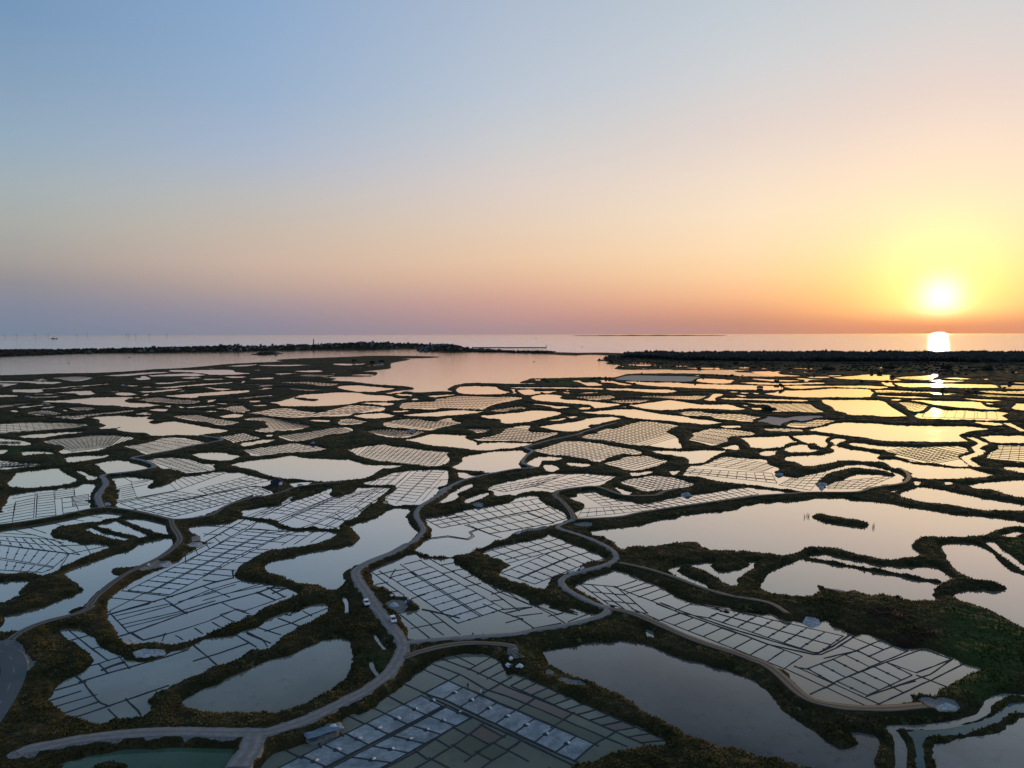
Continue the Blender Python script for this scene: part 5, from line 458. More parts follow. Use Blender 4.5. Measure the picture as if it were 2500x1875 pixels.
 dict(label=None,mat='ivory',out='287.5,571.7 295.2,567.5 300.6,559.3 310.2,553.3 321.7,551.2 333.2,549.1 348.1,552.8 363.2,556.5 365.8,548.7 357.3,530.3 347.8,520.6 337.1,511.5 331.2,503.4 324.5,487.8 314.5,466.9 303.2,463.7 294.2,475.2 285.2,483.3 289.1,507.9 295.7,514.5 292,520.5 294.2,532.3 288.5,536.7 283.7,545.4 279.3,555.4',
  g=[('Q', '292,520.5 341,556.8 347,513.1 299.4,483.6', [1, 1, 1, 1, 1], [1, 1, 1, 1, 1, 1, 1, 1], 0)]),
 dict(label=None,mat='rose',out='-140.9,859.5 -144.1,925 -124.3,935.3 -105.1,946 -106.7,980.7 -93.2,1005 -79.7,1023.9 -53.5,1016.8 -30,1009.8 6,1002.7 11,990.2 12.9,966.7 -5.6,925 -6.3,918.4 -16.6,903.8 -30.8,866.5 -38.7,824.1 -53.3,830.2 -73.1,838.7 -87.9,842.6 -100.2,824.6 -110.9,834 -124.8,831',
  g=[('Q', '-141,860.4 -79.7,1023.9 -1.1,990.4 -41.4,840.4', [1, 1, 1, 1, 1], [1, 1, 1, 1, 1, 1, 1, 1, 1, 1, 1, 1], 0)]),
 dict(label=None,mat='silver',out='-133.9,711.1 -126.6,730.5 -115.6,740.4 -103.3,743.7 -95.1,726.6 -88.8,729.8 -82.3,716.6 -73.4,743.2 -67.2,750 -66.2,729.4 -53.8,709.8 -56.5,693.1 -63.4,680.8 -72.8,660.2 -78.8,646.5 -91,654.4 -103.2,660.2 -115.6,666.5 -126.5,679.8',
  g=[('Q', '-133.9,711.1 -100.7,743.6 -55,703.5 -80.6,661.8', [1, 1, 1, 1, 1], [1, 1, 1, 1, 1, 1, 1, 1], 0)]),
 dict(label=None,mat='silver',out='-184.7,745.1 -176.1,744.9 -164.5,731.1 -154.3,718.9 -159.9,692.8 -170.7,688.3 -179.7,704.4 -184,731.4',
  g=[('Q', '-181.6,711.8 -176.1,744.9 -154.8,721 -170.2,702.3', [1, 1, 1], [1, 1, 1], 0)]),
 dict(label=None,mat='ivory',out='-27.3,819.4 -15.4,839.9 5.2,866.8 9.6,866.7 18.2,852.7 9.2,828 -5,814.9 -10.1,801.5',
  g=[('Q', '-27.4,822.8 5.2,871.5 18.2,852.7 4.9,826.4', [1, 1, 1, 1], [1, 1, 1], 0)]),
 dict(label=None,mat='ivory',out='-33.7,597.6 -25.2,606.6 -15,620.7 -8.1,638.1 -4.6,664.7 4,678.8 7.6,684.6 18.6,687.4 14.8,658.4 16,642.9 29,637.5 42.9,637.3 38.8,618.4 30.9,602.7 23.4,587.9 14.9,575.2 6.3,574.2 3.4,576.2 -10.7,576.4 -24.1,579.7',
  g=[('Q', '-33,597.6 -0.8,670.3 42.9,637.3 15.2,585.9', [1, 1, 1, 1, 1], [1, 1, 1, 1, 1, 1, 1, 1, 1, 1], 0)]),
 dict(label=None,mat='ivory',out='-47,659.9 -39,665.3 -27.4,662.3 -21.2,656.7 -26.4,636.8 -30.4,629.2 -37.9,646.8',
  g=[('Q', '-47,659.9 -35.2,665.2 -20.4,656.7 -30.9,638.4', [1, 1], [1, 1, 1, 1], 0)]),
 dict(label=None,mat='ivory',out='90.8,994.5 109.8,1013 127.5,1015.2 145.2,1025.2 148.6,985.7 130.9,954.7 113.2,944.2 104.3,961.6',
  g=[('Q', '90.8,994.5 140.5,1025.3 148.9,987.1 110.1,964.1', [1, 1, 1, 1, 1, 1], [1, 1, 1], 0)]),
 dict(label=None,mat='ivory',out='136.2,946.3 158.6,957.2 176.1,962.6 193.5,950.7 172.2,912.9 153.4,894.5 141.5,917.1',
  g=[('Q', '136.2,946.3 182,964.8 193.5,950.7 151.4,913.5', [1, 1, 1, 1, 1, 1], [1, 1, 1], 0)]),
 dict(label=None,mat='ivory',out='184.9,1024.3 204.8,1023.8 226.6,1016.7 251.2,1016.2 270.2,1022.3 289.3,1015.3 272.5,979.6 255.6,945.9 234.6,948.9 217,973.5 196.6,983',
  g=[('Q', '184.9,1024.3 291.2,1021.8 267.7,966.4 199.7,998.3', [1, 1, 1, 1, 1, 1, 1, 1, 1, 1, 1, 1], [1, 1], 0)]),
]
SKYLINE=[(-38.72, 14.6), (-36.86, 14.3), (-33.54, 12.6), (-29.95, 16.8), (-27.65, 19.5), (-25.26, 22.4), (-21.92, 29.2), (-20.69, 27.1), (-18.03, 32.8), (-15.3, 33.7), (-12.96, 37.9), (-8.65, 38.7), (-6.69, 33.8), (-4.73, 27.5), (-3.74, 13.3), (-3.05, 1.5), (0.35, 1.5), (5.61, 1.5), (9.52, 1.5)]
WOODS=['397.2,2495.7 435.1,2592.2 520.9,2465.1 588.3,2309 827.1,2256.3 1034.8,2197.7 1294.4,2184.4 1595.3,2123.8 1837.4,2068.5 2461.2,2773 2099.7,2797.2 537.3,2901.6 448.1,2698.1',
 '-517.6,3764.9 -391.1,3651.7 -426.3,3980.6 -557.1,4052.6',
 '-181.2,3514.5 -46.5,3480.8 15.2,3365.6 15.9,3522.1 -175.9,3659',
 '95,3296.6 174.9,3290.6 180.5,3396 109.9,3401.5']
PT={'car_a': ((-48.94, 222.58), (-47.94, 220.19)), 'car_b': ((-37.64, 208.96), (-36.52, 206.11)), 'car_c': ((-126.09, 401.12), (-124.25, 401.94)), 'worker_a': (-11.61, 170.76), 'worker_b': (-7.41, 168.52), 'barrow': (-8.01, 168.44), 'worker_c': (-165.29, 367.11), 'tarp': (-141.9, 404.56), 'bags': [(-139.07, 403.83), (26.56, 256.28), (27.15, 256.59), (-143.21, 262.36), (-41.81, 229.94), (-40.35, 230.19), (-35.35, 226.91), (-35.98, 225.65), (-0.47, 183.9), (-1.38, 181.17), (-1.05, 180.5)], 'mounds': [((-39.95, 224.01), 3.2, 1.3), ((-41.68, 152.28), 2.4, 1.1), ((1.96, 180.82), 1.9, 0.9), ((23.39, 253.95), 4, 1.1), ((-18.04, 358.28), 5, 1.1), ((3.68, 307.13), 4.5, 0.8), ((99.15, 382.16), 6, 1.3), ((99.3, 382.05), 6.5, 1.3), ((173.22, 437.81), 7, 1.2), ((187.3, 406.47), 6.5, 1.3), ((-215.92, 358.91), 4.4, 1.2), ((94.88, 209.42), 5.5, 0.7), ((-166.9, 567.08), 6, 1.8), ((-713.92, 1000.34), 11, 2.2), ((-620.29, 903.3), 12, 2.2), ((-700.74, 1224.8), 14, 2.5), ((-95.16, 641.67), 9, 1.5)], 'tubs': [(-35.24, 223.99), (-34.55, 224.81), (-0.63, 180.49)], 'greentarp': (1.19, 186.5), 'bluetarp': (-43.36, 150.38), 'trees': [((-426.31, 2083.07), 11, 9), ((-398.9, 2081.77), 14, 9), ((-513.5, 2217.63), 12, 6), ((487.63, 1252.7), 7, 5), ((453.62, 1144.63), 8, 5), ((653.53, 1992.96), 9, 9), ((307.44, 807.84), 4, 9), ((948.53, 1715.18), 10, 14), ((1073.71, 1682.08), 12, 16), ((416.66, 1145.61), 3, 6), ((786.28, 1693.44), 8, 14), ((1152.22, 1651.85), 10, 14)], 'islet_house': (-391.74, 2025.81), 'tower': (-1522.92, 4140.49), 'steeple': (-1231.02, 4241.91), 'jetty': ((-269.99, 4618.65), (230.7, 4566.39)), 'beacons': [(475.88, 13570.6), (501.83, 4875.44)], 'boats': [(-1557.27, 2779.6), (-1468.39, 2258.72), (124.78, 4082.92), (73.52, 2275.99)], 'turbines': [-36.56, -35.92, -34.88, -34.15, -32.47, -31.85, -29.43, -29.27, -28.82, -27.92, -26.76], 'ship_az': -33.8, 'island': [5.11, 17.48], 'reeds': [(146.75, 336.6), (148.74, 338.4), (149.07, 337.48), (172.46, 319.25), (170.93, 317.64)], 'bushes': [(-427.02, 565.25), (-424.06, 565.21), (-421.77, 565.18), (-418.48, 565.14), (-415.86, 565.1), (-412.57, 565.06)]}
SUN_AZ,SUN_EL=32.004,2.589

def pts(s): return [tuple(map(float, k.split(','))) for k in s.split()]
def chaikin(P, it=2, closed=True):
    P = np.array(P, float)
    for _ in range(it):
        if closed:
            Qn = np.roll(P, -1, 0); P = np.stack([.75 * P + .25 * Qn, .25 * P + .75 * Qn], 1).reshape(-1, 2)
        else:
            A, B = P[:-1], P[1:]
            P = np.vstack([P[:1], np.stack([.75 * A + .25 * B, .25 * A + .75 * B], 1).reshape(-1, 2), P[-1:]])
    return P
def spline(P, n=4, closed=True, t=.42):
    P = np.array(P, float)
    if closed: A, B, C, E = np.roll(P, 1, 0), P, np.roll(P, -1, 0), np.roll(P, -2, 0)
    else:
        Q = np.vstack([2 * P[0] - P[1], P, 2 * P[-1] - P[-2]]); A, B, C, E = Q[:-3], Q[1:-2], Q[2:-1], Q[3:]
    out = []
    for k in range(n):
        u = k / n; m0, m1 = t * (C - A), t * (E - B)
        out.append((2*u**3-3*u**2+1) * B + (u**3-2*u**2+u) * m0 + (-2*u**3+3*u**2) * C + (u**3-u**2) * m1)
    R = np.stack(out, 1).reshape(-1, 2)
    return R if closed else np.vstack([R, P[-1:]])
def area(P):
    x, y = P[:, 0], P[:, 1]; return .5 * np.sum(x * np.roll(y, -1) - np.roll(x, -1) * y)
def dilate(P, r):
    e = np.roll(P, -1, 0) - np.roll(P, 1, 0); n = np.stack([e[:, 1], -e[:, 0]], 1)
    n /= (np.linalg.norm(n, axis=1)[:, None] + 1e-9)
    return P + n * (r if area(P) > 0 else -r)
def seg_dist2(X, Y, A, B):
    dx, dy = B[0] - A[0], B[1] - A[1]; l2 = dx * dx + dy * dy + 1e-12
    t = np.clip(((X - A[0]) * dx + (Y - A[1]) * dy) / l2, 0, 1)
    return (X - A[0] - t * dx) ** 2 + (Y - A[1] - t * dy) ** 2
def line_dist(X, Y, P, closed=False):
    d = np.full(X.shape, 1e18)
    n = len(P)
    for i in range(n if closed else n - 1):
        np.minimum(d, seg_dist2(X, Y, P[i], P[(i + 1) % n]), out=d)
    return np.sqrt(d)
def inside(X, Y, P):
    r = np.zeros(X.shape, bool); n = len(P)
    for i in range(n):
        x1, y1 = P[i]; x2, y2 = P[(i + 1) % n]
        if y1 == y2: continue
        c = (y1 > Y) != (y2 > Y)
        r ^= c & (X < (x2 - x1) * (Y - y1) / (y2 - y1) + x1)
    return r
def in1(x, y, P): return bool(inside(np.array([x]), np.array([y]), P)[0])
def vnoise(x, y, seed=0):
    xi, yi = np.floor(x).astype(np.int64), np.floor(y).astype(np.int64); fx, fy = x - xi, y - yi
    def h(a, b):
        n = (a * 374761393 + b * 668265263 + seed * 1442695041) & 0xffffffff
        n = ((n ^ (n >> 13)) * 1274126177) & 0xffffffff
        return ((n ^ (n >> 16)) & 0xffff) / 32767.5 - 1
    u, v = fx * fx * (3 - 2 * fx), fy * fy * (3 - 2 * fy)
    return (h(xi, yi) * (1 - u) + h(xi + 1, yi) * u) * (1 - v) + (h(xi, yi + 1) * (1 - u) + h(xi + 1, yi + 1) * u) * v
def sstep(a, b, x):
    t = np.clip((x - a) / (b - a), 0, 1); return t * t * (3 - 2 * t)

# ------------------------------------------------------------------ materials
def new_mat(name):
    m = bpy.data.materials.new(name); m.use_nodes = True; nt = m.node_tree
    return m, nt, nt.nodes['Principled BSDF']
def node(nt, t, **k):
    n = nt.nodes.new(t)
    for a, b in k.items(): setattr(n, a, b)
    return n
def mixc(nt, f, a, b, blend='MIX'):
    n = node(nt, 'ShaderNodeMix', data_type='RGBA', blend_type=blend)
    for i, v in ((0, f), (6, a), (7, b)):
        if isinstance(v, (int, float)): n.inputs[i].default_value = v
        elif isinstance(v, tuple): n.inputs[i].default_value = (*v[:3], 1)
        else: nt.links.new(v, n.inputs[i])
    return n.outputs[2]
def noise(nt, scale, detail=3, rough=.55, vec=None, stretch=None):
    n = node(nt, 'ShaderNodeTexNoise'); n.inputs['Scale'].default_value = scale
    n.inputs['Detail'].default_value = detail; n.inputs['Roughness'].default_value = rough
    if vec is None:
        g = node(nt, 'ShaderNodeNewGeometry'); vec = g.outputs['Position']
    if stretch:
        mp = node(nt, 'ShaderNodeMapping'); mp.inputs['Scale'].default_value = stretch; nt.links.new(vec, mp.inputs[0]); vec = mp.outputs[0]
    nt.links.new(vec, n.inputs['Vector']); return n.outputs['Fac']
def rampf(nt, f, a, b):
    m = node(nt, 'ShaderNodeMapRange'); m.inputs[1].default_value = a; m.inputs[2].default_value = b
    m.interpolation_type = 'SMOOTHSTEP'; nt.links.new(f, m.inputs[0]); return m.outputs[0]
def bump(nt, bs, h, dist, strength=1.0):
    b = node(nt, 'ShaderNodeBump'); b.inputs['Strength'].default_value = strength; b.inputs['Distance'].default_value = dist
    nt.links.new(h, b.inputs['Height']); nt.links.new(b.outputs[0], bs.inputs['Normal'])
def plain(name, c, rough=.7, var=.25, scale=3.0, metal=0.0):
    m, nt, bs = new_mat(name)
    f = noise(nt, scale)
    nt.links.new(mixc(nt, f, tuple(v * (1 - var) for v in c), tuple(min(1, v * (1 + var)) for v in c)), bs.inputs['Base Color'])
    bs.inputs['Roughness'].default_value = rough; bs.inputs['Metallic'].default_value = metal
    return m

def water_mat(name, c, rough=.03, mott=.22, wave=.030, crust=0.0, rand=0.0, tint=None, spec=.96):
    m, nt, bs = new_mat(name); L = nt.links
    big = noise(nt, .035, 4, .6); fine = noise(nt, .35, 4, .6)
    col = mixc(nt, rampf(nt, big, .3, .7), tuple(v * (1 - mott) for v in c), tuple(v * (1 + mott) for v in c))
    col = mixc(nt, rampf(nt, fine, .52, .75), col, tuple(v * (1 - mott * 1.2) for v in c))
    if rand or tint:
        oi = node(nt, 'ShaderNodeObjectInfo')
        r = node(nt, 'ShaderNodeMapRange'); L.new(oi.outputs['Random'], r.inputs[0]); r.inputs[3].default_value = 1 - rand; r.inputs[4].default_value = 1 + rand
        cc = node(nt, 'ShaderNodeCombineColor'); [L.new(r.outputs[0], cc.inputs[i]) for i in range(3)]
        col = mixc(nt, 1.0, col, cc.outputs[0], 'MULTIPLY')
        if tint:
            wn = node(nt, 'ShaderNodeTexWhiteNoise', noise_dimensions='1D'); L.new(oi.outputs['Random'], wn.inputs['W'])
            col = mixc(nt, rampf(nt, wn.outputs['Value'], .55, .9), col, tint); col = mixc(nt, rampf(nt, wn.outputs['Value'], .3, .05), col, tuple(v * k for v, k in zip(c, (.72, .80, .74))))
    if crust:
        cr = rampf(nt, noise(nt, .28, 6, .68), .36, .66)
        cr2 = rampf(nt, noise(nt, 1.6, 4, .6), .25, .6)
        f = node(nt, 'ShaderNodeMath', operation='MULTIPLY'); L.new(cr, f.inputs[0]); L.new(cr2, f.inputs[1])
        f2 = node(nt, 'ShaderNodeMath', operation='MULTIPLY'); L.new(f.outputs[0], f2.inputs[0]); f2.inputs[1].default_value = crust
        col = mixc(nt, f2.outputs[0], col, (.48, .51, .53))
        rr = node(nt, 'ShaderNodeMapRange'); L.new(f2.outputs[0], rr.inputs[0]); rr.inputs[3].default_value = rough; rr.inputs[4].default_value = .45
        L.new(rr.outputs[0], bs.inputs['Roughness'])
    else:
        rr = node(nt, 'ShaderNodeMapRange'); L.new(noise(nt, .022, 4, .65, stretch=(.5, 1, 1)), rr.inputs[0]); rr.inputs[1].default_value = .38; rr.inputs[2].default_value = .68
        rr.inputs[3].default_value = rough; rr.inputs[4].default_value = rough + .035; L.new(rr.outputs[0], bs.inputs['Roughness'])
    L.new(col, bs.inputs['Base Color']); bs.inputs['Specular IOR Level'].default_value = 0
    gl = node(nt, 'ShaderNodeBsdfGlossy'); gl.inputs['Color'].default_value = (.98, .955, .90, 1)
    src = bs.inputs['Roughness'].links[0].from_socket if bs.inputs['Roughness'].links else None
    if src: L.new(src, gl.inputs['Roughness'])
    else: gl.inputs['Roughness'].default_value = rough
    lw = node(nt, 'ShaderNodeLayerWeight'); lw.inputs['Blend'].default_value = .5
    ml = node(nt, 'ShaderNodeMath', operation='MULTIPLY'); L.new(rampf(nt, lw.outputs['Facing'], .45, .93), ml.inputs[0]); ml.inputs[1].default_value = spec
    mx = node(nt, 'ShaderNodeMixShader'); L.new(ml.outputs[0], mx.inputs[0]); L.new(bs.outputs[0], mx.inputs[1]); L.new(gl.outputs[0], mx.inputs[2])
    L.new(mx.outputs[0], nt.nodes['Material Output'].inputs[0])
    if wave:
        h1 = noise(nt, .9, 3, .6, stretch=(1, .45, 1)); bump(nt, bs, h1, wave); L.new(bs.inputs['Normal'].links[0].from_socket, gl.inputs['Normal'])
    return m
WM = {
 'green': water_mat('algae_green_water', (.060, .110, .072)),
 'clay': water_mat('clay_pond_water', (.150, .152, .122)),
 'olive': water_mat('olive_pond_water', (.135, .145, .105)),
 'deep': water_mat('deep_pond_water', (.112, .110, .106)),
 'teal': water_mat('canal_water', (.07, .13, .135), spec=.5),
 'mirror': water_mat('still_pond_water', (.15, .14, .12), wave=.007, rough=.02),
 'pale': water_mat('pale_pond_water', (.18, .188, .175)),
 'bluemud': water_mat('drained_blue_mud', (.045, .055, .085), rough=.35, wave=.02, spec=.25),
}
PM = {
 'steel': water_mat('pan_brine_grey', (.165, .168, .138), rand=.26, tint=(.17, .155, .14)),
 'pale': water_mat('pan_brine_pale', (.21, .22, .215), rand=.26, tint=(.2, .19, .175)),
 'silver': water_mat('pan_brine_silver', (.20, .20, .19), rand=.26, tint=(.22, .20, .18)),
 'ivory': water_mat('pan_brine_ivory', (.27, .25, .215), rand=.26, wave=.014, tint=(.28, .225, .16)),
 'cloud': water_mat('pan_brine_dark', (.140, .150, .120), rand=.25, tint=(.14, .115, .095)),
 'gold': water_mat('pan_brine_gold', (.28, .235, .15), rand=.12, wave=.008),
 'rose': water_mat('pan_brine_rose', (.27, .20, .17), rand=.25, tint=(.30, .15, .10)),
}
CRUST = {'cloud': water_mat('salt_crust_blue', (.165, .20, .215), crust=.55, rand=.2, rough=.10),
         'steel': water_mat('salt_crust_grey', (.19, .21, .225), crust=.45, rand=.12, rough=.05)}
CRUST['pale'] = PM['pale']; CRUST['silver'] = PM['silver']; CRUST['ivory'] = PM['ivory']
RIDGE = plain('wet_clay', (.040, .047, .050), .95, .35, .8)
RIDGE.node_tree.nodes['Principled BSDF'].inputs['Specular IOR Level'].default_value = .1

def sea_mat():
    m, nt, bs = new_mat('sea_water')
    bs.inputs['Base Color'].default_value = (.02, .03, .04, 1); bs.inputs['Roughness'].default_value = .09; bs.inputs['IOR'].default_value = 1.4
    mp = node(nt, 'ShaderNodeMapping'); mp.inputs['Rotation'].default_value = (0, 0, SUN_A * .7); g = node(nt, 'ShaderNodeNewGeometry'); nt.links.new(g.outputs['Position'], mp.inputs[0])
    a = noise(nt, .05, 4, .6, vec=mp.outputs[0], stretch=(.07, 1, 1))      # long swell lines
    bump(nt, bs, a, 6.0); gl = node(nt, 'ShaderNodeBsdfGlossy'); gl.inputs['Color'].default_value = (.97, .96, .95, 1); gl.inputs['Roughness'].default_value = .055
    nt.links.new(bs.inputs['Normal'].links[0].from_socket, gl.inputs['Normal'])
    lw = node(nt, 'ShaderNodeLayerWeight'); lw.inputs['Blend'].default_value = .5; mx = node(nt, 'ShaderNodeMixShader'); nt.links.new(rampf(nt, lw.outputs['Facing'], .44, .96), mx.inputs[0])
    nt.links.new(bs.outputs[0], mx.inputs[1]); nt.links.new(gl.outputs[0], mx.inputs[2]); nt.links.new(mx.outputs[0], nt.nodes['Material Output'].inputs[0]); return m

def ground_mat():
    m, nt, bs = new_mat('marsh_vegetation'); L = nt.links
    at = node(nt, 'ShaderNodeAttribute', attribute_name='cover'); sp = node(nt, 'ShaderNodeSeparateColor'); L.new(at.outputs['Color'], sp.inputs[0])
    def crisp(o):
        q = node(nt, 'ShaderNodeMath', operation='MULTIPLY_ADD'); L.new(noise(nt, .9, 4, .65), q.inputs[0]); q.inputs[1].default_value = .7; L.new(o, q.inputs[2])
        return rampf(nt, q.outputs[0], .80, .96)
    n1, n2, n3, n4 = noise(nt, .045, 4), noise(nt, .33, 5, .65), noise(nt, 1.7, 3, .6), noise(nt, .12, 4, .6)
    c = mixc(nt, rampf(nt, n1, .35, .65), (.020, .024, .009), (.044, .036, .016))
    c = mixc(nt, rampf(nt, n4, .5, .72), c, (.066, .052, .021))
    c = mixc(nt, rampf(nt, n2, .55, .80), c, (.19, .15, .065))
    c = mixc(nt, rampf(nt, n3, .45, .75), c, (.012, .013, .006))
    c = mixc(nt, sp.outputs[1], c, mixc(nt, n2, (.022, .040, .010), (.036, .056, .014)))
    gb = mixc(nt, rampf(nt, n3, .3, .7), (.13, .13, .125), (.24, .235, .22))
    c = mixc(nt, crisp(sp.outputs[0]), c, gb)
    gs = mixc(nt, rampf(nt, n3, .3, .7), (.20, .22, .235), (.52, .54, .56))
    sm = node(nt, 'ShaderNodeMath', operation='MULTIPLY'); cs = crisp(sp.outputs[2]); L.new(cs, sm.inputs[0]); L.new(rampf(nt, n2, .25, .55), sm.inputs[1])
    c = mixc(nt, cs, c, gb); c = mixc(nt, sm.outputs[0], c, gs)
    c = mixc(nt, at.outputs['Alpha'], c, mixc(nt, n3, (.012, .009, .007), (.035, .018, .013)))
    L.new(c, bs.inputs['Base Color']); bs.inputs['Roughness'].default_value = .95; bs.inputs['Specular IOR Level'].default_value = .1
    bump(nt, bs, n3, .35, .8); return m
def road_mat(kind):
    m, nt, bs = new_mat(kind + '_surface'); L = nt.links
    uv = node(nt, 'ShaderNodeUVMap', uv_map='lane'); s = node(nt, 'ShaderNodeSeparateXYZ'); L.new(uv.outputs[0], s.inputs[0])
    n2, n3 = noise(nt, .5, 5, .6), noise(nt, 3.5, 3, .6)
    a = node(nt, 'ShaderNodeMath', operation='ABSOLUTE'); b = node(nt, 'ShaderNodeMath', operation='SUBTRACT'); L.new(s.outputs[0], b.inputs[0]); b.inputs[1].default_value = .5
    L.new(b.outputs[0], a.inputs[0])                       # 0 centre .5 edge
    c2 = node(nt, 'ShaderNodeMath', operation='ABSOLUTE'); d = node(nt, 'ShaderNodeMath', operation='SUBTRACT'); L.new(a.outputs[0], d.inputs[0]); d.inputs[1].default_value = .26; L.new(d.outputs[0], c2.inputs[0])
    rut = rampf(nt, c2.outputs[0], .17, .05)
    if kind == 'gravel':
        c = mixc(nt, rampf(nt, n2, .3, .7), (.150, .156, .158), (.225, .230, .226)); c = mixc(nt, rut, mixc(nt, .5, c, (.12, .112, .095)), c)
    elif kind == 'dirt':
        c = mixc(nt, rut, (.045, .038, .020), mixc(nt, n2, (.105, .092, .075), (.175, .16, .135)))
    else: c = mixc(nt, n2, (.050, .066, .078), (.072, .090, .102))
    c = mixc(nt, rampf(nt, n3, .5, .8), c, mixc(nt, .5, c, (.06, .06, .055)))
    L.new(c, bs.inputs['Base Color']); bs.inputs['Roughness'].default_value = .8; bump(nt, bs, n3, .06); return m

# ------------------------------------------------------------------ object helpers
def link(name, me, mat=None, parent=None, loc=None, smooth=False):
    o = bpy.data.objects.new(name, me); COL.objects.link(o)
    if mat is not None and me is not None and not me.materials: me.materials.append(mat)
    if parent: o.parent = parent
    if loc is not None: o.location = loc
    if smooth and me is not None: me.polygons.foreach_set('use_smooth', [True] * len(me.polygons))
    return o
def mesh(name, v, f):
    me = bpy.data.meshes.new(name); me.from_pydata([tuple(map(float, p)) for p in v], [], f); me.update(); return me
def empty(name, loc, rz=0.0):
    o = bpy.data.objects.new(name, None); o.empty_display_size = .3; COL.objects.link(o); o.location = loc; o.rotation_euler = (0, 0, rz); return o
def tag(o, label=None, cat=None, group=None, kind=None):
    for k, v in (('label', label), ('category', cat), ('group', group), ('kind', kind)):
        if v: o[k] = v
    return o
def copy_tree(o, parent=None):
    c = o.copy(); COL.objects.link(c)
    if parent: c.parent = parent
    for ch in o.children: copy_tree(ch, c)
    return c

# ------------------------------------------------------------------ sea
seaM = sea_mat()
R_ = 260000.0
sea_me = mesh('sea', [(-R_, -2000, -.15), (R_, -2000, -.15), (R_, R_, -.15), (-R_, R_, -.15)], [(0, 1, 2, 3)])
tag(link('sea', sea_me, seaM), kind='structure')

# ------------------------------------------------------------------ marsh ground: banks rise between the ponds
pond_polys = [(m, spline(pts(s))) for m, s in PONDS]
for w, s in CHANNELS:
    P = chaikin(pts(s), 2, False); e = np.gradient(P, axis=0); n = np.stack([-e[:, 1], e[:, 0]], 1); n /= np.linalg.norm(n, axis=1)[:, None]
    wv = (w / 2 * (1 + .25 * vnoise(np.arange(len(P)) * .6, np.zeros(len(P)), 5)))[:, None]
    pond_polys.append(('pale', np.vstack([P + n * wv, (P - n * wv)[::-1]])))
field_polys = [spline(pts(F['out']), 3) for F in FIELDS]
def widen(P):
    r = float(np.linalg.norm(P.mean(0))); return P if r < 350 else dilate(P, min(3.2, .003 * (r - 350) + .3))
pond_polys = [(m, widen(P)) if i < len(PONDS) else (m, P) for i, (m, P) in enumerate(pond_polys)]
field_polys = [widen(P) for P in field_polys]
bay = spline(pts(BAY), 3)
shore = pts(SEA_SHORE)
sea_poly = np.array(shore + [(60000, 60000), (-60000, 60000)])
islands = [chaikin(pts(s)) for s in ISLANDS]
bunds = [(w, chaikin(pts(s), 2, False)) for w, s in BUNDS]
roads = [(k, w, chaikin(pts(s), 3, False)) for k, w, s in ROADS]

NR, NC, R0, RAT, AMAX = 1853, 830, 112.0, 1.0021, math.radians(47.5)
rr = R0 * RAT ** np.arange(NR); aa = np.linspace(-AMAX, AMAX, NC)
RR, AA = np.meshgrid(rr, aa, indexing='ij'); RR = RR.ravel(); AA = AA.ravel()
X, Y = RR * np.sin(AA), RR * np.cos(AA)
def near(P, pad):
    x0, y0 = P.min(0) - pad; x1, y1 = P.max(0) + pad
    return np.nonzero((X > x0) & (X < x1) & (Y > y0) & (Y < y1))[0]
D = np.full(X.shape, 60.0); D2 = np.full(X.shape, 60.0)
def carve(P):
    pad = 10 + .006 * np.linalg.norm(P.mean(0)); I = near(P, pad)
    if not len(I): return
    d = line_dist(X[I], Y[I], P, True); d[inside(X[I], Y[I], P)] *= -1; D[I] = np.minimum(D[I], d)
for P in [p for _, p in pond_polys[:len(PONDS)]] + field_polys:
    pad = 10 + .006 * np.linalg.norm(P.mean(0)); I = near(P, pad)
    if not len(I): continue
    d = line_dist(X[I], Y[I], P, True); d[inside(X[I], Y[I], P)] *= -1
    D2[I] = np.minimum(D2[I], np.maximum(D[I], d)); D[I] = np.minimum(D[I], d)
# wherever two basins come close, a dyke keeps them apart
dyke = np.where(RR < 330, 1.0, 1.15 + .0016 * RR) - (D2 - D) / 2
D = np.where((D2 < 2.5) & (RR > 280), np.maximum(D, dyke), D)
for P in (bay, sea_poly):
    I = near(P, 260); I = I[RR[I] > 700]
    d = line_dist(X[I], Y[I], P, True); d[inside(X[I], Y[I], P)] *= -1
    far = RR[I] > 3000
    D[I] = np.where(far & (D[I] > 50), np.where(D[I] == 60, np.minimum(d, 400), np.minimum(D[I], d)), np.minimum(D[I], d))
# meandering drainage ditches cross the wide stretches of marsh beyond the first pans
fx, fy = X + 14 * vnoise(X / 40, Y / 40, 51), Y + 14 * vnoise(X / 40, Y / 40, 52)
ditch = np.minimum(np.abs(vnoise(fx / 120, fy / 62, 53)), np.abs(vnoise(fx / 75, fy / 38, 54)) + .02)
dd = (ditch - .055) * 62
D = np.where((RR > 640) & (RR < 3350) & (D > 5) & (np.degrees(AA) < 46), np.minimum(D, np.maximum(dd, -2.5) + np.maximum(0, 7 - D)), D)
for P in islands:
    I = near(P, 3); d = line_dist(X[I], Y[I], P, True); d[~inside(X[I], Y[I], P)] *= -1; D[I] = np.maximum(D[I], d)
for w, P in bunds:
    I = near(P, 6); D[I] = np.maximum(D[I], w / 2 - line_dist(X[I], Y[I], P))
amp = np.where(RR < 900, 1.0, .6)
D += amp * (.65 * vnoise(X / 3.6, Y / 3.6, 1) + .32 * vnoise(X / 1.25, Y / 1.25, 2))
for m_, P in pond_polys:
    if m_ == 'teal': carve(P)
for m_, P in pond_polys[len(PONDS):]: carve(P)
roadw = np.zeros_like(X); verge = np.zeros_like(X)
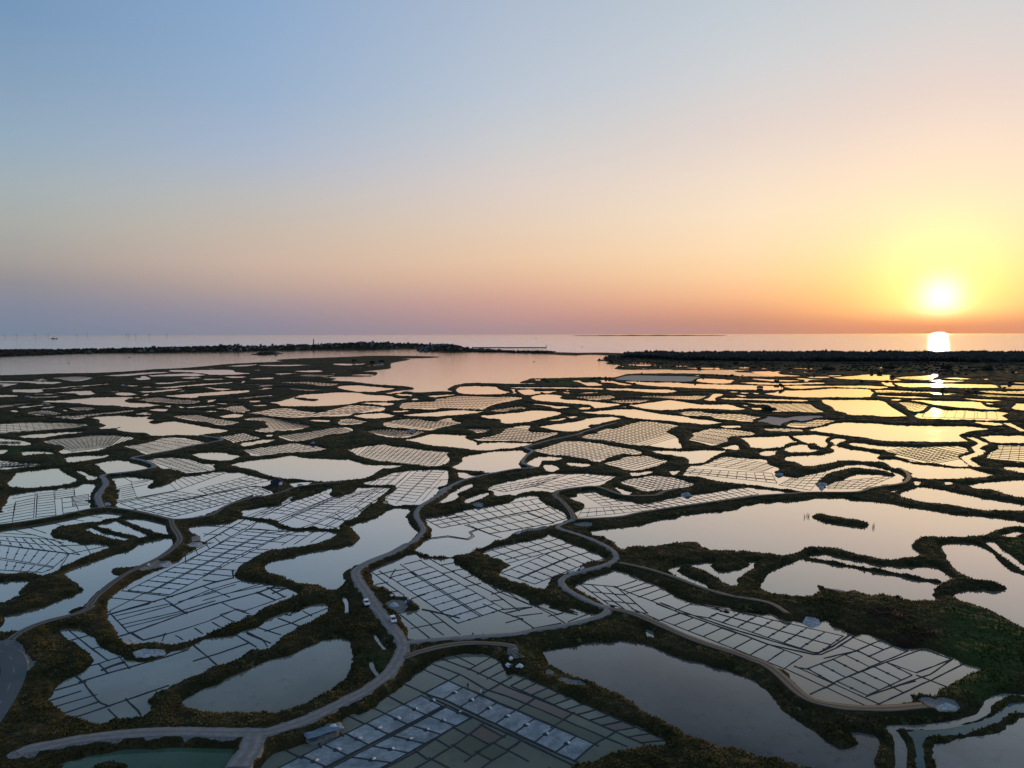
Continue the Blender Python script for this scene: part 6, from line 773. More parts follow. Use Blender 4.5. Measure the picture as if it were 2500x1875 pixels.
for k, w, P in roads:
    I = near(P, w + 4); d = line_dist(X[I], Y[I], P)
    D[I] = np.maximum(D[I], w / 2 + 1.3 - d); roadw[I] = np.maximum(roadw[I], sstep(w / 2 + 1.1, w / 2 + .1, d)); verge[I] = np.maximum(verge[I], (k == 'gravel') * sstep(w / 2 + .75, w / 2 - .2, d + .6 * vnoise(X[I] / 2.1, Y[I] / 2.1, 61)))
hm = 1.35 - .3 * sstep(300, 500, RR) + .4 * vnoise(X / 11, Y / 11, 3) + .35 * sstep(4, 12, D) * (RR < 700)
Zg = np.where(D > 0, hm * (1 - np.exp(-np.maximum(D, 0) / 1.25)), np.maximum(-.9, .45 * D))
veg = sstep(.1, 1.4, D)
Zg += veg * rng.uniform(0, .55, X.shape) * sstep(380, 900, RR) * (roadw < .05)
Zg += veg * (.34 * vnoise(X / 2.3, Y / 2.3, 4) + .26 * np.abs(vnoise(X / .9, Y / .9, 6)))
cover = np.zeros((len(X), 4), np.float32); cover[:, 0] = .85 * verge
for k, s in BARE:
    P = chaikin(pts(s)); I = near(P, 3); d = line_dist(X[I], Y[I], P, True); d[~inside(X[I], Y[I], P)] *= -1
    f = sstep(-.6, .6, d + .5 * vnoise(X[I] / 1.6, Y[I] / 1.6, 8)); ch = {'g': 0, 's': 2, 'b': 3}[k]
    cover[I, ch] = np.maximum(cover[I, ch], f)
    if k != 'b':
        D[I] = np.maximum(D[I], d); Zg[I] = Zg[I] * (1 - f) + np.minimum(np.maximum(Zg[I], .3), .8) * f; veg[I] *= 1 - f
for s in GREEN:
    P = chaikin(pts(s)); I = near(P, 6); d = line_dist(X[I], Y[I], P, True); d[~inside(X[I], Y[I], P)] *= -1
    cover[I, 1] = np.maximum(cover[I, 1], sstep(-5, 5, d + 4 * vnoise(X[I] / 7, Y[I] / 7, 9)))
Zg = Zg * (1 - roadw) + 1.78 * roadw
sk = np.array(SKYLINE); hill = np.interp(np.degrees(AA), sk[:, 0], sk[:, 1])
Zg = np.where((RR > 3250) & (D > 0) & (np.degrees(AA) < 12), np.maximum(Zg, hill * sstep(15, 230, D) + 1.2), Zg)
zg = Zg.reshape(NR, NC); low = zg < -.12
keep = ~(low[:-1, :-1] & low[1:, :-1] & low[:-1, 1:] & low[1:, 1:])
ii, jj = np.nonzero(keep); a = ii * NC + jj
quads = np.stack([a, a + 1, a + NC + 1, a + NC], 1)
used = np.unique(quads); remap = np.full(NR * NC, -1, np.int64); remap[used] = np.arange(len(used))
me = bpy.data.meshes.new('marsh_ground'); me.vertices.add(len(used))
me.vertices.foreach_set('co', np.stack([X[used], Y[used], Zg[used]], 1).astype(np.float32).ravel())
me.loops.add(quads.size); me.loops.foreach_set('vertex_index', remap[quads].astype(np.int32).ravel())
me.polygons.add(len(quads)); me.polygons.foreach_set('loop_start', np.arange(0, quads.size, 4, dtype=np.int32))
me.polygons.foreach_set('use_smooth', np.ones(len(quads), bool))
at = me.color_attributes.new('cover', 'FLOAT_COLOR', 'POINT'); at.data.foreach_set('color', cover[used].ravel())
me.update(calc_edges=True)
print('ground faces', len(quads), flush=True)
groundM = ground_mat()
ditch_P = [(a_ * math.sin(t), a_ * math.cos(t)) for a_, t in [(600, math.radians(-46 + 4 * k)) for k in range(24)] + [(3300, math.radians(46 - 4 * k)) for k in range(24)]]
tag(link('ditch_water', mesh('ditch_water', [(x, y, -.11) for x, y in ditch_P], [tuple(range(len(ditch_P)))]), WM['pale']), kind='structure')
tag(link('marsh_ground', me, groundM), 'dark grassy banks and marsh ground between the ponds', kind='structure')

def ground_z(x, y):
    r, a = math.hypot(x, y), math.atan2(x, y)
    i = int(round(math.log(max(r, R0) / R0) / math.log(RAT))); j = int(round((a + AMAX) / (2 * AMAX) * (NC - 1)))
    return float(zg[min(max(i, 0), NR - 1), min(max(j, 0), NC - 1)])

# ------------------------------------------------------------------ ponds, bay
def flat_mesh(name, P, z, c=(0, 0)):
    n = len(P)
    ov, oe, of, _, _, _ = delaunay_2d_cdt([Vector((p[0], p[1])) for p in P], [(i, (i + 1) % n) for i in range(n)], [], 1, .01)
    cen = np.array([[sum(ov[i].x for i in t) / 3, sum(ov[i].y for i in t) / 3] for t in of])
    me = mesh(name, [(v.x - c[0], v.y - c[1], z) for v in ov], [tuple(t) for t in of])
    if sum(p.normal.z * p.area for p in me.polygons) < 0: me.flip_normals()
    return me
def sheet(name, P, z, mat, kind='structure'):
    return tag(link(name, flat_mesh(name, P, z), mat), kind=kind)
for i, (m, P) in enumerate(pond_polys):
    nm = 'channel' if i >= len(PONDS) else ('canal' if m == 'teal' else 'mud_basin' if m == 'bluemud' else 'pond')
    r = np.linalg.norm(P.mean(0)); sheet(nm, dilate(P, .5 if nm == 'channel' else 1.0 + (r > 900) * .6), -.04 + .0011 * (i % 60), WM[m])
bayM = water_mat('bay_water', (.12, .115, .11), rough=.06, wave=.14)
sheet('bay', dilate(bay, 1.0), -.06, bayM)

# ------------------------------------------------------------------ roads and tracks
RM = {k: road_mat(k) for k in ('gravel', 'dirt', 'asphalt')}
road_z = {}
def road(idx, kind, w, P):
    seg = [P[0]]
    for p in P[1:]:
        d = np.linalg.norm(p - seg[-1])
        if d > 1.2: seg.append(p)
    P = np.array(seg); e = np.gradient(P, axis=0); n = np.stack([-e[:, 1], e[:, 0]], 1); n /= (np.linalg.norm(n, axis=1)[:, None] + 1e-9)
    s = np.concatenate([[0], np.cumsum(np.linalg.norm(np.diff(P, axis=0), axis=1))])
    us = (0, .25, .5, .75, 1); v, uv = [], []
    z0 = 1.86 + .006 * idx
    for i in range(len(P)):
        wl = w * (1 + (.0 if kind == 'asphalt' else .14) * float(vnoise(np.array([s[i] / 4]), np.array([1.0]), 20 + idx)[0]))
        for u in us:
            p = P[i] + n[i] * (u - .5) * wl; v.append((p[0], p[1], z0 - .25 * (u - .5) ** 2)); uv.append((u, s[i]))
    f = []
    for i in range(len(P) - 1):
        for k in range(4): f.append((i * 5 + k, i * 5 + k + 1, i * 5 + k + 6, i * 5 + k + 5))
    me = mesh('road', v, f); ul = me.uv_layers.new(name='lane')
    for l in me.loops: ul.data[l.index].uv = uv[l.vertex_index]
    if me.polygons[0].normal.z < 0: me.flip_normals()
    nm = {'gravel': 'gravel_road', 'dirt': 'dirt_track', 'asphalt': 'asphalt_road'}[kind]
    o = tag(link(nm, me, RM[kind], smooth=True), kind='structure')
    if kind == 'asphalt':
        pm = plain('road_paint', (.28, .30, .31), .6, .3)
        for i in range(2, len(P) - 4, 5):
            a, b = P[i], P[i + 2]; nn = n[i] * .045
            link('centre_dash', mesh('centre_dash', [(*(a - nn), z0 + .004), (*(a + nn), z0 + .004), (*(b + nn), z0 + .004), (*(b - nn), z0 + .004)], [(0, 1, 2, 3)]), pm, o)
for i, (k, w, P) in enumerate(roads): road(i, k, w, P)

# ------------------------------------------------------------------ salt pans: cells of brine between low clay ridges
def resample(P, step):
    out = [np.array(P[0], float)]
    for a, b in zip(P[:-1], P[1:]):
        a, b = np.array(a, float), np.array(b, float); n = max(1, int(np.linalg.norm(b - a) / step))
        for k in range(1, n + 1): out.append(a + (b - a) * k / n)
    return np.array(out)
def ridge_geom(P, w, h, v, f):
    P = np.array(P); e = np.gradient(P, axis=0); n = np.stack([-e[:, 1], e[:, 0]], 1); n /= (np.linalg.norm(n, axis=1)[:, None] + 1e-9)
    b = len(v)
    for p, q in zip(P, n):
        w_, h_ = w * random.uniform(.72, 1.35), h * random.uniform(.75, 1.15)
        for o, z in ((-.5, -.06), (-.28, h_), (.28, h_), (.5, -.06)): v.append((p[0] + q[0] * o * w_, p[1] + q[1] * o * w_, z))
    for i in range(len(P) - 1):
        for k in range(3): f.append((b + i * 4 + k, b + i * 4 + k + 1, b + i * 4 + k + 5, b + i * 4 + k + 4))
    m = b + (len(P) - 1) * 4; f.append((b, b + 1, b + 2, b + 3)); f.append((m + 3, m + 2, m + 1, m))
def disc_geom(p, r, h, v, f, seg=9):
    b = len(v)
    for rad, z in ((r, -.06), (r * .78, h)):
        for k in range(seg):
            a = k * 2 * math.pi / seg; v.append((p[0] + rad * math.cos(a), p[1] + rad * math.sin(a), z))
    for k in range(seg): f.append((b + k, b + (k + 1) % seg, b + seg + (k + 1) % seg, b + seg + k))
    f.append(tuple(b + seg + k for k in range(seg)))
heap_spots = []
def field(F, out, idx):
    c = out.mean(0); r = float(np.linalg.norm(c)); close = bool(F['label'])
    outd = dilate(out, 1.1 + (r > 900) * .6)
    lines, bul, bquads = [], {}, []
    for g in F['g']:
        if g[0] == 'L':
            for s in g[1]:
                P = pts(s); P = [np.array(p) for p in P]
                if len(P) < 2: continue
                u = P[0] - P[1]; P[0] = P[0] + u / (np.linalg.norm(u) + 1e-6) * .8; u = P[-1] - P[-2]; P[-1] = P[-1] + u / (np.linalg.norm(u) + 1e-6) * .8
                lines.append((P, g[2]))
        else:
            q = [np.array(p) for p in pts(g[1])]; nu, nv = g[2], g[3]
            cu = np.concatenate([[0], np.cumsum(nu)]) / sum(nu); cv = np.concatenate([[0], np.cumsum(nv)]) / sum(nv)
            if len(F['g']) == 1:
                du, dv = cu[1] - cu[0], cv[1] - cv[0]; nu_, nv_ = max(1, round(len(nu) * .3)), max(1, round(len(nv) * .3))
                k_ = .8 if close else .7; du, dv = du * k_, dv * k_
                cu = np.arange(-nu_ * 1.0, 1 / du + nu_ + .5) * du; cv = np.arange(-nv_ * 1.0, 1 / dv + nv_ + .5) * dv
                nu, nv = [1] * (len(cu) - 1), [1] * (len(cv) - 1)
            B = lambda u, v_: (q[0] * (1 - u) + q[1] * u) * (1 - v_) + (q[3] * (1 - u) + q[2] * u) * v_
            if g[4]: bquads.append(np.array(q))
            along_u = len(nu) >= len(nv)
            for a in cu:
                lines.append(([B(a, 0), B(a, 1)], .9))
                if g[4] and along_u: bul[len(lines) - 1] = [B(a, (cv[k] + cv[k + 1]) / 2) for k in range(len(nv)) if nv[k] > .5]
            for a in cv:
                lines.append(([B(0, a), B(1, a)], .9))
                if g[4] and not along_u: bul[len(lines) - 1] = [B((cu[k] + cu[k + 1]) / 2, a) for k in range(len(nu)) if nu[k] > .5]
    base = empty('salt_pan', (c[0], c[1], 0))
    off = Vector((-c[0], -c[1], 0))
    if close: tag(base, F['label'], 'salt pan', 'salt pans of the marsh')
    else: tag(base, kind='structure')
    h = .12 if close else .15; wk = 1.0 if r < 600 else 1.15
    allv, allf = [], []
    for k, (P, w) in enumerate(lines):
        R = resample(P, 2.4); R += np.stack([vnoise(R[:, 0] / 3, R[:, 1] / 3, 31), vnoise(R[:, 0] / 3, R[:, 1] / 3, 32)], 1) * .10
        ins = inside(R[:, 0], R[:, 1], outd); v, f = [], []
        i = 0
        while i < len(R):
            if ins[i]:
                j = i
                while j + 1 < len(R) and ins[j + 1]: j += 1
                if j - i >= 1: ridge_geom(R[i:j + 1], (.50 if r < 330 else .33) * w * wk, h * (1.0 + .25 * random.random() + (.5 if w > 1.2 else 0)), v, f)
                i = j + 1
            else: i += 1
        for p in bul.get(k, []):
            if in1(p[0], p[1], out):
                disc_geom(p, .72 if r < 215 else .55, h * 1.15, v, f)
                if F['mat'] == 'cloud': heap_spots.append((p[0], p[1]))
        if not v: continue
        if close: link('clay_ridge', mesh('clay_ridge', [(x - c[0], y - c[1], z) for x, y, z in v], f), RIDGE, base)
        else:
            b = len(allv); allv += [(x - c[0], y - c[1], z) for x, y, z in v]; allf += [tuple(b + q_ for q_ in t) for t in f]
    mat = PM[F['mat']]
    if not close:
        if allv: tag(link('clay_ridge', mesh('clay_ridge', allv, allf), RIDGE, base), kind='stuff')
        me = flat_mesh('pan_water', outd, -.03 - .001 * (idx % 40), c)
        link('pan_water', me, mat, base); return
    V, E = [Vector((p[0], p[1])) for p in outd], []
    n = len(V); E += [(i, (i + 1) % n) for i in range(n)]
    for P, w in lines:
        R = np.array(P); b = len(V)
        V += [Vector((p[0], p[1])) for p in R]; E += [(b + i, b + i + 1) for i in range(len(R) - 1)]
    ov, oe, of, _, soe, _ = delaunay_2d_cdt(V, E, [], 0, .02)
    cons = {tuple(sorted(e)) for e, s in zip(oe, soe) if s}
    em = {}
    for fi, t in enumerate(of):
        for k in range(len(t)): em.setdefault(tuple(sorted((t[k], t[(k + 1) % len(t)]))), []).append(fi)
    cen = np.array([[sum(ov[i].x for i in t) / len(t), sum(ov[i].y for i in t) / len(t)] for t in of])
    okf = inside(cen[:, 0], cen[:, 1], outd); seen = ~okf
    for s0 in range(len(of)):
        if seen[s0]: continue
        comp, st = [], [s0]; seen[s0] = True
        while st:
            fi = st.pop(); comp.append(fi); t = of[fi]
            for k in range(len(t)):
                e = tuple(sorted((t[k], t[(k + 1) % len(t)])))
                if e in cons: continue
                for o_ in em[e]:
                    if not seen[o_]: seen[o_] = True; st.append(o_)
        ids = sorted({i for fi in comp for i in of[fi]}); mp = {i: k for k, i in enumerate(ids)}
        ar = sum(abs((ov[of[fi][1]] - ov[of[fi][0]]).cross(ov[of[fi][2]] - ov[of[fi][0]])) / 2 for fi in comp)
        if ar < .6: continue
        z = random.uniform(-.03, .03)
        me = mesh('brine_cell', [(ov[i].x - c[0], ov[i].y - c[1], z) for i in ids], [tuple(mp[i] for i in of[fi]) for fi in comp])
        if me.polygons[0].normal.z < 0: me.flip_normals()
        cx, cy = cen[comp].mean(0)
        crust = F['mat'] in CRUST and ar < 160 and any(in1(cx, cy, q) for q in bquads)
        link('brine_cell', me, CRUST[F['mat']] if crust else mat, base)
for i, (F, P) in enumerate(zip(FIELDS, field_polys)): field(F, P, i)

# ------------------------------------------------------------------ grass and scrub on the banks
def vegetation():
    mask = (D > .25) & (roadw < .1) & (cover[:, 0] < .3) & (cover[:, 2] < .2) & (RR < 640)
    I = np.nonzero(mask)[0]
    wgt = RR[I] ** 2 * (1 / (1 + (RR[I] / 230) ** 3.2)) * (cover[I, 1] * -.6 + 1) * (.35 + .65 * (vnoise(X[I] / 5, Y[I] / 5, 41) > -.25))
    n = 125000; S = rng.choice(I, n, p=wgt / wgt.sum())
    dr = RR[S] * .0021; da = RR[S] * (2 * AMAX / NC)
    px_ = X[S] + rng.uniform(-.6, .6, n) * np.maximum(dr, da); py_ = Y[S] + rng.uniform(-.6, .6, n) * np.maximum(dr, da); pz = Zg[S] - .08
    big = (vnoise(px_ / 6, py_ / 6, 42) > .25)
    sz = rng.uniform(.16, .36, n) * np.where(big, 1.35, 1.0) * (1 + RR[S] / 900)
    nb = 5; v = np.zeros((n, nb, 3, 3), np.float32)
    for b in range(nb):
        a = rng.uniform(0, 2 * math.pi, n); lean = rng.uniform(.1, .75, n) * sz; wd = rng.uniform(.18, .36, n) * sz * 1.5
        ca, sa = np.cos(a), np.sin(a); o = rng.uniform(0, .28, n) * sz
        bx, by = px_ + ca * o, py_ + sa * o
        v[:, b, 0] = np.stack([bx - sa * wd, by + ca * wd, pz], 1); v[:, b, 1] = np.stack([bx + sa * wd, by - ca * wd, pz], 1)
        v[:, b, 2] = np.stack([bx + ca * lean, by + sa * lean, pz + sz * rng.uniform(.7, 1.3, n)], 1)
    V = v.reshape(-1, 3); nf = n * nb
    me = bpy.data.meshes.new('bank_grass'); me.vertices.add(len(V)); me.vertices.foreach_set('co', V.ravel())
    me.loops.add(nf * 3); me.loops.foreach_set('vertex_index', np.arange(nf * 3, dtype=np.int32))
    me.polygons.add(nf); me.polygons.foreach_set('loop_start', np.arange(0, nf * 3, 3, dtype=np.int32))
    tone = np.clip(.30 + .42 * sstep(1.2, 3.6, D[S]) * (.5 + .5 * vnoise(px_ / 17, py_ / 17, 44)) + .36 * vnoise(px_ / 9, py_ / 9, 43) + rng.normal(0, .13, n), 0, 1); grn = cover[S, 1]  # tufts paler towards the crest: light on bank tops put into the colour
    C = np.stack([tone, grn, rng.uniform(0, 1, n), np.ones(n)], 1).astype(np.float32)
    at = me.color_attributes.new('tone', 'FLOAT_COLOR', 'POINT'); at.data.foreach_set('color', np.repeat(C, nb * 3, axis=0).ravel())
    me.update(calc_edges=True)
    m, nt, bs = new_mat('marsh_grass'); L = nt.links
    a = node(nt, 'ShaderNodeAttribute', attribute_name='tone'); s = node(nt, 'ShaderNodeSeparateColor'); L.new(a.outputs['Color'], s.inputs[0])
    r = node(nt, 'ShaderNodeValToRGB'); e = r.color_ramp.elements
    e[0].color = (.028, .035, .010, 1); e[1].color = (.30, .25, .12, 1); x = e.new(.4); x.color = (.080, .078, .025, 1); x = e.new(.72); x.color = (.19, .145, .052, 1)
    L.new(s.outputs[0], r.inputs[0]); c = mixc(nt, s.outputs[1], r.outputs[0], (.034, .054, .014)); L.new(c, bs.inputs['Base Color'])
    bs.inputs['Roughness'].default_value = .8; bs.inputs['Specular IOR Level'].default_value = .15
    tr = node(nt, 'ShaderNodeBsdfTranslucent'); L.new(c, tr.inputs[0]); mx = node(nt, 'ShaderNodeMixShader'); mx.inputs[0].default_value = .3
    L.new(bs.outputs[0], mx.inputs[1]); L.new(tr.outputs[0], mx.inputs[2]); L.new(mx.outputs[0], nt.nodes['Material Output'].inputs[0])
    tag(link('bank_grass', me, m), 'tufted grass and low scrub covering the banks', kind='stuff')
vegetation()

# ------------------------------------------------------------------ mesh builders for things
class MB:
    def __init__(s): s.b = bmesh.new()
    def box(s, c, d, bev=0.0, rot=None):
        M = Matrix.Translation(c) @ (rot if rot else Matrix()) @ Matrix.Diagonal((*d, 1))
        g = bmesh.ops.create_cube(s.b, size=1, matrix=M)
        if bev: bmesh.ops.bevel(s.b, geom=list({e for v in g['verts'] for e in v.link_edges}), offset=bev, segments=2, affect='EDGES')
        return s
    def cone(s, a, b, r1, r2, seg=10):
        a, b = Vector(a), Vector(b); d = b - a
        M = Matrix.Translation((a + b) / 2) @ d.to_track_quat('Z', 'Y').to_matrix().to_4x4()
        bmesh.ops.create_cone(s.b, cap_ends=True, segments=seg, radius1=r1, radius2=r2, depth=d.length, matrix=M); return s
    def ball(s, c, r, sub=2, scale=(1, 1, 1), jit=0.0):
        g = bmesh.ops.create_icosphere(s.b, subdivisions=sub, radius=1, matrix=Matrix.Translation(c) @ Matrix.Diagonal((r * scale[0], r * scale[1], r * scale[2], 1)))
        if jit:
            for v in g['verts']: v.co += (v.co - Vector(c)) * random.uniform(-jit, jit)
        return s
    def prism(s, prof, y0, y1):
        f = [[s.b.verts.new((x, y, z)) for x, z in prof] for y in (y0, y1)]
        n = len(prof); s.b.faces.new(f[0]); s.b.faces.new(f[1][::-1])
        for i in range(n): s.b.faces.new((f[0][i], f[1][i], f[1][(i + 1) % n], f[0][(i + 1) % n]))
        return s
    def obj(s, name, mat, parent=None, loc=None, smooth=False):
        bmesh.ops.recalc_face_normals(s.b, faces=s.b.faces)
        me = bpy.data.meshes.new(name); s.b.to_mesh(me); s.b.free(); return link(name, me, mat, parent, loc, smooth)

# ---- cars
paint = plain('white_car_paint', (.72, .73, .74), .25, .03); glass = plain('car_glass', (.012, .014, .018), .08, .1)
rubber = plain('tyre_rubber', (.015, .015, .016), .8, .2); alloy = plain('wheel_alloy', (.35, .35, .36), .35, .1, metal=.6)
lampM = plain('headlight_lens', (.6, .62, .65), .1, .05); redM = plain('tail_light', (.25, .01, .01), .2, .1); trimM = plain('black_plastic', (.02, .02, .022), .6, .2)
def car(name, loc, ang, label):
    e = empty(name, loc, ang)
    MB().prism([(-2.0, .32), (2.02, .32), (2.06, .55), (1.95, .74), (1.05, .92), (.95, .94), (-1.75, .96), (-2.05, .86), (-2.08, .5)], -.86, .86).obj('body', paint, e)
    cab = MB().prism([(.98, .92), (.30, 1.42), (-.2, 1.48), (-1.35, 1.46), (-1.86, .94)], -.74, .74).obj('cabin', paint, e)
    MB().prism([(.99, .97), (.38, 1.39), (.34, 1.40), (.93, .965)], -.66, .66).obj('windscreen', glass, cab, (.03, 0, .02))
    MB().prism([(-1.40, 1.42), (-1.44, 1.42), (-1.84, 1.0), (-1.80, 1.0)], -.64, .64).obj('rear_window', glass, cab, (-.03, 0, .01))
    for s in (-1, 1): MB().prism([(.80, .98), (.26, 1.38), (-1.28, 1.39), (-1.62, .99)], s * .742, s * .758).obj('side_window', glass, cab)
    for x in (1.28, -1.25):
        for s in (-1, 1):
            t = MB().cone((x, s * .70, .32), (x, s * .90, .32), .32, .32, 18).obj('wheel', rubber, e)
            MB().cone((x, s * .88, .32), (x, s * .915, .32), .20, .18, 12).obj('rim', alloy, t)
    for s in (-1, 1):
        MB().box((2.0, s * .62, .68), (.12, .34, .15), .03).obj('headlight', lampM, e); MB().box((-2.05, s * .70, .78), (.07, .22, .2), .02).obj('tail_light', redM, e)
        MB().box((.72, s * .95, .98), (.12, .18, .12), .03).obj('mirror', trimM, e)
    MB().box((2.04, 0, .42), (.08, 1.5, .18), .02).obj('bumper', trimM, e); MB().box((-2.06, 0, .42), (.08, 1.5, .18), .02).obj('bumper', trimM, e)
    return tag(e, label, 'car', 'white cars parked by the salt pans')
def heading(a, b): return math.atan2(b[1] - a[1], b[0] - a[0])
for key, lab in (('car_a', 'white car parked on the verge left of the grey road'), ('car_b', 'white car parked at the foot of the track beside the diamond pans'), ('car_c', 'small white car on the levee beside the navy tarpaulin heap')):
    a, b = PT[key]; car('parked_car', (a[0], a[1], 1.84), heading(a, b), lab)

# ---- salt heaps, tarpaulins, bags, tubs
saltM = plain('sea_salt', (.62, .65, .68), .6, .12, 2.0); saltF = plain('weathered_salt', (.20, .235, .26), .8, .25, .6); saltG = plain('grey_salt', (.40, .45, .49), .6, .2, 1.5)
navy = plain('navy_tarpaulin', (.006, .010, .026), .85, .5, .9); gtarp = plain('dark_green_tarpaulin', (.008, .022, .018), .5, .4, 1.2)
btarp = plain('faded_blue_tarpaulin', (.10, .16, .20), .5, .35, 1.0); bagM = plain('white_bulk_bag', (.66, .67, .70), .7, .1, 2.0); tubM = plain('blue_plastic', (.05, .09, .22), .4, .2)
def mound(name, loc, w, h, mat, parent=None, pts_=14, rings=6, power=1.25):
    v, f = [], []
    for k in range(rings + 1):
        t = k / rings
        for i in range(pts_):
            a = 2 * math.pi * i / pts_; r = w / 2 * (1 - t) * (1 + .16 * math.sin(2 * a + w) + .1 * random.uniform(-1, 1)) * (1.25 if k == 0 else 1)
            v.append((r * math.cos(a), r * .8 * math.sin(a), h * (1 - (1 - t) ** power) + (random.uniform(-.04, .04) * h if k else -.25)))
    for k in range(rings):
        for i in range(pts_): f.append((k * pts_ + i, k * pts_ + (i + 1) % pts_, (k + 1) * pts_ + (i + 1) % pts_, (k + 1) * pts_ + i))
    me = mesh(name, v, f); return link(name, me, mat, parent, loc, True)
ML = ['pale pyramid of salt on the grey platform beside the two white cars', 'round white salt heap on a torn blue tarpaulin at the bottom', 'small salt heap among white bags at the head of the nearest pans', 'bluish salt heap at the tip of the looped road pans', 'grey salt heap by the dark hedged mound', 'low grey salt heap at the centre crossroads', 'bluish salt heap on the long bank above the mirror pond', 'bluish salt heap where the ribbon pans begin', 'salt heap on the spit below the twin dark banks', 'salt heap at the end of the hook-shaped bank', 'white salt heap beside the grey road at left', 'wide low salt spread by the dark bank above the ivory pans', 'pale turquoise salt heap on the bank behind the long pond', 'leftmost turquoise salt heap in the far marsh', 'pair-topped salt heap beside the far left pond', 'bluish salt heap on the far left bank near the bay', 'bluish salt heap on the bank in the far centre']
for (p, w, h), lab in zip(PT['mounds'], ML):
    if lab.startswith('wide low'): continue
    r = math.hypot(*p); z = max(.6, ground_z(*p)) if r < 600 else 1.3
    tag(mound('salt_heap', (p[0], p[1], z), w * (1 if r < 330 else .7), h, saltM if w < 3 else saltG if r < 330 else saltF), lab, 'salt heap')
heap_me = None
for i, (x, y) in enumerate(heap_spots):
    a = random.uniform(0, 6)
    if heap_me is None:
        o = mound('salt_heap', (x + .55, y + .35, .1), 1.1, .26, saltM, pts_=10, rings=4); heap_me = o.data
    else: o = link('salt_heap', heap_me, None, None, (x + .55, y + .35, .1)); o.scale = [random.uniform(.8, 1.15)] * 3
    o.rotation_euler = (0, 0, a)
    tag(o, 'little white salt heap on a clay pad between the nearest crusted pans', 'salt heap', 'little salt heaps of the nearest pans')
p = PT['tarp']; t = empty('tarpaulin_heap', (p[0], p[1] + 2.5, 1.0)); tag(t, 'big navy tarpaulin over a salt stack beside the levee track', 'tarpaulin heap')
mound('tarpaulin', (0, 0, 0), 9.0, 4.3, navy, t, 16, 7, 2.2)
for k in range(7):
    a = .3 + k * .9; MB().cone((4.6 * math.cos(a), 3.7 * math.sin(a), .05), (4.2 * math.cos(a), 3.3 * math.sin(a), .5), .22, .20, 8).obj('weight_tyre', rubber, t)
BL = ['white bulk bag leaning on the navy tarpaulin heap', 'left white bag beside the bluish heap in the road loop', 'right white bag beside the bluish heap in the road loop', 'white bulk bag on the track above the left salt pans', 'left white bag behind the pale salt pyramid', 'right white bag behind the pale salt pyramid', 'upper white bag at the blue tubs near the diamond pans', 'lower white bag at the blue tubs near the diamond pans', 'topmost white bag at the head of the nearest pans', 'left white bag at the head of the nearest pans', 'lowest white bag at the head of the nearest pans']
for (x, y), lab in zip(PT['bags'], BL):
    k = 2.2 if 'navy' in lab else 1.0; z = max(.8, ground_z(x, y))
    e = tag(empty('bulk_bag', (x, y, z), random.uniform(0, 3)), lab, 'bag', 'white bulk bags')
    MB().box((0, 0, .42 * k), (1.0 * k, .9 * k, .9 * k), .16 * k).obj('sack', bagM, e, smooth=True)
    MB().cone((0, 0, .84 * k), (0, 0, 1.02 * k), .3 * k, .16 * k, 8).obj('neck', bagM, e)
TL = ['left blue plastic tub by the pale salt pyramid', 'right blue plastic tub by the pale salt pyramid', 'blue plastic tub beside the white bags of the nearest pans']
for (x, y), lab in zip(PT['tubs'], TL):
    e = tag(empty('plastic_tub', (x, y, max(.8, ground_z(x, y)))), lab, 'tub', 'blue plastic tubs')
    MB().cone((0, 0, 0), (0, 0, .7), .5, .62, 12).obj('shell', tubM, e); MB().cone((0, 0, .66), (0, 0, .74), .66, .66, 12).obj('rim', trimM, e)
def tarp(loc, rz, lx, ly, mat, lab):
    v, f, n = [], [], 9
    for i in range(n):
        for j in range(n):
            x, y = (i / (n - 1) - .5) * lx, (j / (n - 1) - .5) * ly
            v.append((x + random.uniform(-.08, .08), y + random.uniform(-.08, .08), .12 + .16 * math.sin(i * 1.7 + j) * random.uniform(.3, 1)))
    for i in range(n - 1):
        for j in range(n - 1): a = i * n + j; f.append((a, a + n, a + n + 1, a + 1))
    o = link('tarpaulin', mesh('tarpaulin', v, f), mat, None, loc, True); o.rotation_euler = (0, 0, rz)
    m = o.modifiers.new('thick', 'SOLIDIFY'); m.thickness = .03; tag(o, lab, 'tarpaulin')
x, y = PT['greentarp']; tarp((x, y, max(1.4, ground_z(x, y))), .3, 3.2, 4.6, gtarp, 'dark green tarpaulin spread on the bank above the nearest pans')
x, y = PT['bluetarp']; tarp((x, y, max(1.2, ground_z(x, y))), .55, 8.5, 3.0, btarp, 'tattered blue tarpaulin lying beside the bottom gravel road')

